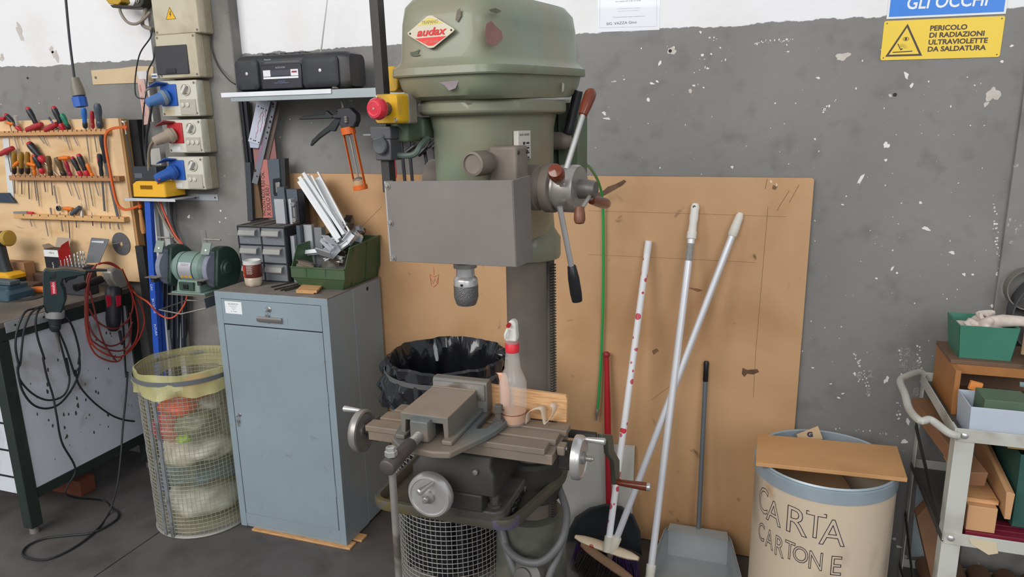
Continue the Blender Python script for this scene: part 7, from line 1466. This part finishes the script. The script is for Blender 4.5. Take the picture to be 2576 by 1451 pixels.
hp_ = [V((LX+.004, LY-.008, CZ-.018)), V((LX-.02, LY-.008, CZ-.012)), V((.475, LY+.04, CZ+.0)), onZ(2315, 1058, CZ), onZ(2288, 1030, CZ), onZ(2276, 990, CZ), onZ(2264, 958, CZ), onZ(2280, 946, CZ), V((.52, -.02, CZ)), V((LX+.01, CB+.005, CZ-.012))]
P('handle_tube', MB().tube(spl(hp_, 5), .0105, 12), m_cart, ca)
P('flat_brace', MB().bar(V((LX-.004, CB-.01, .62)), V((LX-.004, LY+.04, .50)), .003, .022, (0, 0, 1)), m_dark, ca); P('flat_brace', MB().bar(V((LX-.004, CB-.01, .30)), V((LX-.004, LY+.06, .08)), .003, .022, (0, 0, 1)), m_dark, ca)
for x, y in ((LX+.03, LY+.03), (LX+.03, CB-.03), (1.09, LY+.03), (1.09, CB-.03)):
    P('caster', MB().cyl((x-.012, y, .026), (x+.012, y, .026), .025, n=20), m_rubber, ca)
# load on the top shelf
z0 = CZ-.0285
m_oak = mat('orange_wood', (166, 112, 64), .5, var=.06, scale=5, stretch=(6, 6, 1)); m_brn = mat('dark_wood', (112, 86, 68), .65, var=.12, scale=8)
t = thing('wooden_box', (.72, -.18, z0), 'orange-brown wooden drawer box on the cart top', 'wooden box')
ox0, ox1, oy0, oy1, oz = .552, .84, -.30, -.05, .905
P('end_board', MB().bx(ox0, ox0+.014, oy0, oy1, z0, oz), m_oak, t, bevel=.001); P('lid_board', MB().bx(ox0-.002, ox1, oy0+.06, oy1, oz+.0005, oz+.013), m_brn, t, bevel=.001)
P('back_board', MB().bx(ox0+.014, ox1, oy1-.014, oy1, z0, oz), m_brn, t); P('front_rail', MB().bx(ox0+.014, ox1, oy0+.062, oy0+.076, oz-.028, oz), m_oak, t, bevel=.001); P('bottom', MB().bx(ox0+.014, ox1, oy0, oy1-.014, z0, z0+.01), m_brn, t)
def openbox(name, x0, x1, y0, y1, za, zb, m, lab, tz=.0025, flare=.012, cat='storage bin'):
    t = thing(name, ((x0+x1)/2, (y0+y1)/2, za), lab, cat); B = [V((x0, y0, za)), V((x1, y0, za)), V((x1, y1, za)), V((x0, y1, za))]; U = [V((x0-flare, y0-flare, zb)), V((x1+flare, y0-flare, zb)), V((x1+flare, y1+flare, zb)), V((x0-flare, y1+flare, zb))]
    P('bottom', MB().prism(B, (0, 0, tz)), m, t)
    for i, nm in enumerate(('front', 'side', 'back', 'side')):
        j = (i+1) % 4; n_ = (B[j]-B[i]).cross(V((0, 0, 1))).normalized(); P(nm, MB().prism([B[i], B[j], U[j], U[i]], -n_*tz), m, t, bevel=.0008)
    return t
m_teal = mat('teal_plastic', (66, 124, 104), .45, var=.06)
fz = oz+.0135
gb_ = openbox('glove_bin', .575, .706, -.215, -.085, fz, fz+.10, m_teal, 'sea-green plastic bin holding work gloves on the cart', flare=.010)
m_gl = mat('glove_cloth', (206, 192, 182), .8, var=.15, scale=30, bump=.5, rgb2=(110, 96, 90), thr=.66, scale2=30)
mb = MB(); crumple(mb, (.640, -.150, fz+.075), (.052, .05, .03), 21, .5, 4.2, 40, 24); T1('work_gloves', mb, m_gl, 'crumpled off-white work glove lying in the sea-green bin', 'glove', sharp=70)
t = thing('work_gloves', (.69, -.17, fz+.08), 'off-white work glove with its cuff hanging over the bin edge', 'glove')
P('cuff', MB().tube([V((.650, -.16, fz+.098)), V((.685, -.175, fz+.108)), V((.725, -.19, fz+.114)), V((.748, -.195, fz+.112))], [.016, .019, .015, .014], 12), m_gl, t)
for k in range(4):
    a = V((.650, -.16+.008*k, fz+.098)); P('finger', MB().tube(spl([a, a+V((-.018, -.004+.006*k, .014)), a+V((-.012+.01*k, .012, .022)), a+V((.004+.006*k, .018, .014))], 4), .0062, 8), m_gl, t)
a = onZ(2500, 935, fz); 
T1('grey_batten', MB().bar(V((.745, -.27, oz+.0205)), V((.80, -.06, oz+.0205)), .018, .013), C((92, 90, 82), .6), 'grey batten lying beside the sea-green bin, left one', 'batten'); T1('grey_batten', MB().bar(V((.772, -.27, oz+.0205)), V((.827, -.06, oz+.0205)), .018, .013), C((84, 80, 74), .6), 'grey batten lying beside the sea-green bin, right one', 'batten')
T1('cardboard_sheet', MB().prism([V((.735, -.19, oz+.03)), V((.80, -.26, oz+.03)), V((.80, -.26, oz+.14)), V((.757, -.21, oz+.15)), V((.735, -.19, oz+.165))], (.003, .003, 0)), C((176, 146, 112), .7), 'upright brown cardboard sheet at the right edge on the cart', 'cardboard')
T1('green_sheet', MB().bx(.815, 1.05, -.045, -.04, oz+.014, 1.12), C((96, 116, 98), .6), 'dull green sheet standing at the back of the cart', 'sheet')
# white tray with green boxes in front
m_tray = mat('tray_white', (186, 194, 206), .4, var=.06, rgb2=(160, 160, 164), thr=.62, scale2=6, soft=.1)
tr_ = openbox('plastic_tray', .560, 1.0, -.455, -.33, z0, z0+.088, m_tray, 'white plastic tray along the front of the cart top', flare=.004, cat='tray')
m_gbox = mat('green_foam', (84, 104, 84), .7, var=.08)
for i, (xa, xb, zz, lab) in enumerate(((.592, .700, .105, 'left dull green foam block in the white tray'), (.703, .80, .100, 'middle dull green foam block in the white tray'), (.803, .95, .100, 'right dull green foam block in the white tray'))): T1('foam_block', MB().bx(xa, xb, -.44, -.345, z0+.003, z0+zz), m_gbox, lab, 'foam block', 'foam blocks in the tray', bevel=.002)
T1('blue_plate', MB().prism([V((.70, -.33, z0+.112)), V((.96, -.36, z0+.106)), V((.96, -.325, z0+.112)), V((.70, -.325, z0+.120))], (0, 0, .004)), C((112, 132, 136), .5), 'blue-grey plate resting on the foam blocks', 'plate')
T1('orange_stub', MB().box((.598, -.322, z0+.10), (.03, .012, .024), Matrix.Rotation(.2, 3, 'Y')), C((222, 140, 72), .5), 'orange stub between wooden box and white tray', 'stub')
# middle shelf
z1 = .495-.0285
m_tl = mat('teal_dark', (48, 86, 78), .5, var=.08)
openbox('teal_crate', .70, .98, -.42, -.10, z1+.045, z1+.26, m_tl, 'dark teal crate on the middle shelf of the cart', flare=.006)
for k in range(3): T1('red_profile', MB().bx(.585, 1.0, -.455+k*.03, -.428+k*.03, z1+.0005, z1+.03), C((122, 36, 54), .4), ('front', 'middle', 'rear')[k]+' dark red profile lying on the middle shelf of the cart', 'profile', 'dark red profiles on the cart', bevel=.001)
m_blk = mat('block_wood', (196, 150, 108), .65, var=.08, scale=6)
b0 = onY(2432, 1265, -.44); 
wbk = T1('timber_block', MB().bx(.585, .655, -.45, -.25, z1+.031, z1+.105), m_blk, 'square end-grain timber block on the middle shelf of the cart', 'timber', bevel=.002)
T1('ply_strip', MB().bx(.585, .66, -.43, -.15, z1+.106, z1+.118), m_pine, 'plywood strip lying on the timber block', 'plywood strip')
T1('timber_plank', MB().prism([V((.668, -.462, z1+.085)), V((.682, -.462, z1+.085)), V((.684, -.462, z1+.16)), V((.672, -.462, z1+.165)), V((.664, -.462, z1+.162))], (.0, .38, .055)), m_blk, 'pale plank on edge sticking out toward the room from the cart', 'timber', bevel=.001)
T1('timber_plank', MB().bar(V((.605, -.42, z1+.17)), V((.52, -.06, z1+.24)), .05, .045), mat('reddish_plank', (140, 100, 72), .65, var=.1), 'reddish plank slanting out past the cart leg', 'timber', bevel=.002)
T1('paper_rag', MB().prism([V((.590, -.4735, z1+.02)), V((.655, -.4735, z1+.02)), V((.662, -.474, z1-.012)), V((.640, -.475, z1-.020)), V((.615, -.475, z1-.006)), V((.597, -.4745, z1+.004))], (0, -.001, 0)), C((206, 190, 160), .7), 'torn piece of paper hanging below the timber block', 'paper')
T1('yellow_lath', MB().bx(.665, 1.0, -.42, -.38, CZ-.062, CZ-.046), C((196, 156, 92), .6), 'yellowish lath lying under the cart top', 'lath')
# bottom shelf
z2 = .12-.0285
for k in range(5): T1('round_bar', MB().cyl((.60+k*.075, -.44, z2+.036), (.60+k*.075, -.05, z2+.036), .034, n=22), mat('pipe_brown%d' % k, (122-8*k, 92-6*k, 72-4*k), .45, .3, var=.15), ('leftmost', 'second', 'third', 'fourth', 'rightmost')[k]+' brown round bar lying on the bottom shelf of the cart', 'round bar', 'round bars on the cart')
pA, pB = onZ(2330, 1330, .25), onZ(2400, 1440, .2)
T1('timber_plank', MB().prism([onY(x, y, -.17) for x, y in ((2306, 1300), (2338, 1268), (2398, 1500), (2352, 1500))], (0, .05, 0)), mat('brown_plank', (134, 98, 72), .65, var=.12), 'brown plank propped inside the cart behind its front leg', 'timber', bevel=.002)
T1('white_sheet', MB().prism([onY(2312, 1160, .0), onY(2345, 1160, .0), onY(2330, 1400, -.03), onY(2290, 1400, -.03)], (0, .003, 0)), C((150, 160, 166), .5), 'pale sheet behind the cart leg', 'sheet')
T1('green_strip', MB().prism([onY(2345, 960, .005), onY(2362, 960, .005), onY(2368, 1060, -.005), onY(2340, 1060, -.005)], (0, .003, 0)), C((116, 138, 124), .5), 'pale green strip standing behind the cart handle', 'strip')
# ---------------------------------------------------------------- rolled belts at the right edge
c = onY(2680, 800, -.03)
rb_ = thing('hose_coil', (c.x, -.06, c.z-.12), 'roll of grey rubber belt hanging at the right edge', 'rubber belt')
m_belt = mat('belt_grey', (82, 82, 84), .6, var=.1)
P('outer_band', MB().lathe([(.135, 0), (.138, 0), (.138, .06), (.135, .06)], (c.x, .02, c.z), (0, -1, 0), 48, False, False), m_belt, rb_, solid=.003)
P('inner_band', MB().lathe([(.105, 0), (.108, 0), (.108, .055), (.105, .055)], (c.x+.02, .02, c.z-.005), (0, -1, 0), 44, False, False), C((60, 66, 76), .5), rb_, solid=.003)
for k in range(3): P('loop', MB().tube([V((c.x+.03+(.085-.012*k)*cos(a_), -.02-.008*k, c.z+(.105-.01*k)*sin(a_))) for a_ in [2*pi*j/36 for j in range(36)]], .003, 6, True), C((126, 132, 140), .5), rb_)
c2 = onY(2590, 735, -.01); P('upper_loop', MB().lathe([(.06, 0), (.063, 0), (.063, .04), (.06, .04)], (c2.x, .015, c2.z+.01), (0, -1, 0), 36, False, False), C((120, 116, 110), .6), rb_, solid=.003)
P('peg', MB().cyl((c.x, WY, c.z+.13), (c.x, -.05, c.z+.13), .006, n=10), m_steel, rb_)
# ---------------------------------------------------------------- signs and notice
def sign_pts(pts, Y): return [onY(x, y, Y) for x, y in pts]
sy = WY-.0025
a, b, c, d_ = [onY(x, y, sy) for x, y in ((2226, 53), (2528, 40), (2516, 143), (2213, 152))]
ux = ((b-a)+(c-d_)).normalized(); uz = V((-ux.z, 0, ux.x)); cen = (a+b+c+d_)/4; W_, H_ = ((b-a).length+(c-d_).length)/2, ((a-d_).length+(b-c).length)/2
def sp_(u, v, y=0.): return cen+ux*u+uz*v+V((0, y, 0))
t = thing('warning_sign', sp_(0, -H_/2), 'yellow ultraviolet welding hazard sign with black triangle', 'sign')
P('plate', MB().prism([sp_(x, z) for x, z in rrect(W_, H_, .006, 4)], (0, .002, 0)), mat('sign_yellow', (240, 204, 66), .4, var=.03), t)
INK = C((74, 62, 58), .5)
P('triangle_border', MB().prism([sp_(x, z, -.0006) for x, z in ((-.145, -.046), (-.047, -.046), (-.088+.0, .046), (-.092, .046-.0), (-.092-.004, .046))] if False else [sp_(x, z, -.0006) for x, z in ((-.146, -.047), (-.045, -.047), (-.0945, .047))], (0, .0005, 0)), INK, t)
P('triangle_field', MB().prism([sp_(x, z, -.0010) for x, z in ((-.1365, -.0415), (-.0545, -.0415), (-.0948, .036))], (0, .0004, 0)), mat('sign_yellow2', (240, 204, 66), .4, var=.03), t)
e = MB(); n = 16
for s in (1, -1): e.tube([sp_(-.0945+.0078*cos(pi*k/8), .003+s*.005*sin(pi*k/8), -.0012) for k in range(9)], .0006, 4)
P('eye_outline', e, INK, t); P('pupil', MB().prism([sp_(-.0945+.0036*cos(2*pi*k/n), .003+.0042*sin(2*pi*k/n), -.0012) for k in range(n)], (0, .0003, 0)), INK, t)
P('electrode', MB().prism([sp_(x, z, -.0012) for x, z in ((-.1165, -.0105), (-.1145, -.0095), (-.104, -.0285), (-.106, -.030))], (0, .0003, 0)), INK, t)
P('work_line', MB().prism([sp_(x, z, -.0012) for x, z in ((-.127, -.0335), (-.073, -.0315), (-.073, -.0345), (-.127, -.0365))], (0, .0003, 0)), INK, t)
e = MB()
for k in range(10): an = radians(15+k*13); e.tube([sp_(-.103+.007*cos(an), -.027+.007*sin(an), -.0011), sp_(-.103+.017*cos(an), -.027+.017*sin(an), -.0011)], .00035, 3)
P('spark_rays', e, INK, t); P('spark', MB().prism([sp_(-.103+.003*cos(2*pi*k/10), -.026+.0025*sin(2*pi*k/10), -.0012) for k in range(10)], (0, .0003, 0)), INK, t)
for s, v in (('PERICOLO', .0245), ('DI RADIAZIONI', .0045), ('ULTRAVIOLETTE', -.0155), ('DA SALDATURA', -.0355)): text('lettering', s, INK, sp_(-.033, v, -.0008), ux, uz, .0138, t, align='LEFT', bold=.0006, sx=1.06)
for u in (-1, 1):
    for v in (-1, 1): P('rivet_hole', MB().lathe([(.0018, 0), (.0018, .0006), (0, .0007)], sp_(u*(W_/2-.008), v*(H_/2-.007)), (0, -1, 0), 10), m_dark, t)
a2, b2 = onY(2230, 47, sy), onY(2530, 36, sy); W2 = (b2-a2).length; c2 = (a2+b2)/2
def sb2(u, v, y=0.): return c2+ux*u+uz*v+V((0, y, 0))
t = thing('safety_sign', sb2(0, 0), 'blue mandatory eye protection sign with white border and lettering', 'sign')
P('plate', MB().prism([sb2(-W2/2, .0), sb2(W2/2, 0), sb2(W2/2, .30), sb2(-W2/2, .30)], (0, .0015, 0)), C((226, 228, 230), .4), t)
P('blue_field', MB().prism([sb2(-W2/2+.006, .006, -.0004), sb2(W2/2-.006, .006, -.0004), sb2(W2/2-.006, .294, -.0004), sb2(-W2/2+.006, .294, -.0004)], (0, .0003, 0)), mat('sign_blue', (52, 128, 220), .35, var=.03), t)
text('lettering', 'GLI OCCHI', C((236, 238, 240), .4), sb2(.0, .026, -.0009), ux, uz, .036, t, bold=.0008, sx=.84, shear=.12); text('lettering', 'PROTEGGERE', C((236, 238, 240), .4), sb2(.0, .078, -.0009), ux, uz, .036, t, bold=.0008, sx=.8)
pa, pb_ = onY(1503, 81, WY-.001), onY(1659, 75, WY-.001)
pn = thing('notice_paper', ((pa.x+pb_.x)/2, WY-.001, pa.z), 'white typed notice in a plastic sleeve on the wall above the plywood', 'notice')
P('sheet', MB().prism([pa, pb_, pb_+V((0, 0, .30)), pa+V((0, 0, .30))], (0, .0006, 0)), C((226, 228, 234), .3, 0, .02, coat=.4), pn)
for s, x, y, h_, col, al in (('(da un minimo di € 51,60 a € 516,46)', 1580, 4, .0042, (90, 92, 98), 'CENTER'), ('a cui tale informazione è stata resa a disposizione', 1580, 22, .003, (180, 182, 188), 'CENTER'), ('di tutti i lavoratori e in ogni singolo reparto', 1580, 28, .003, (180, 182, 188), 'CENTER'), ('Per la tutela dei non fumatori, rivolgersi al responsabile incaricato', 1582, 43, .003, (140, 142, 150), 'CENTER')): text('lettering', s, C(col, .6), onY(x, y, WY-.0013), (1, 0, -.02), (0, 0, 1), h_, pn, align=al, sx=.95)
text('lettering', 'SIG. VAZZA Gino', C((60, 66, 90), .6), onY(1563, 61, WY-.0013), (1, 0, -.0), (0, 0, 1), .0085, pn, sx=1.15)
P('frame_line', MB().tube([onY(x, y, WY-.0012) for x, y in ((1509, -20), (1509, 70), (1652, 66), (1652, -20))], .0004, 3), C((150, 152, 160), .6), pn)
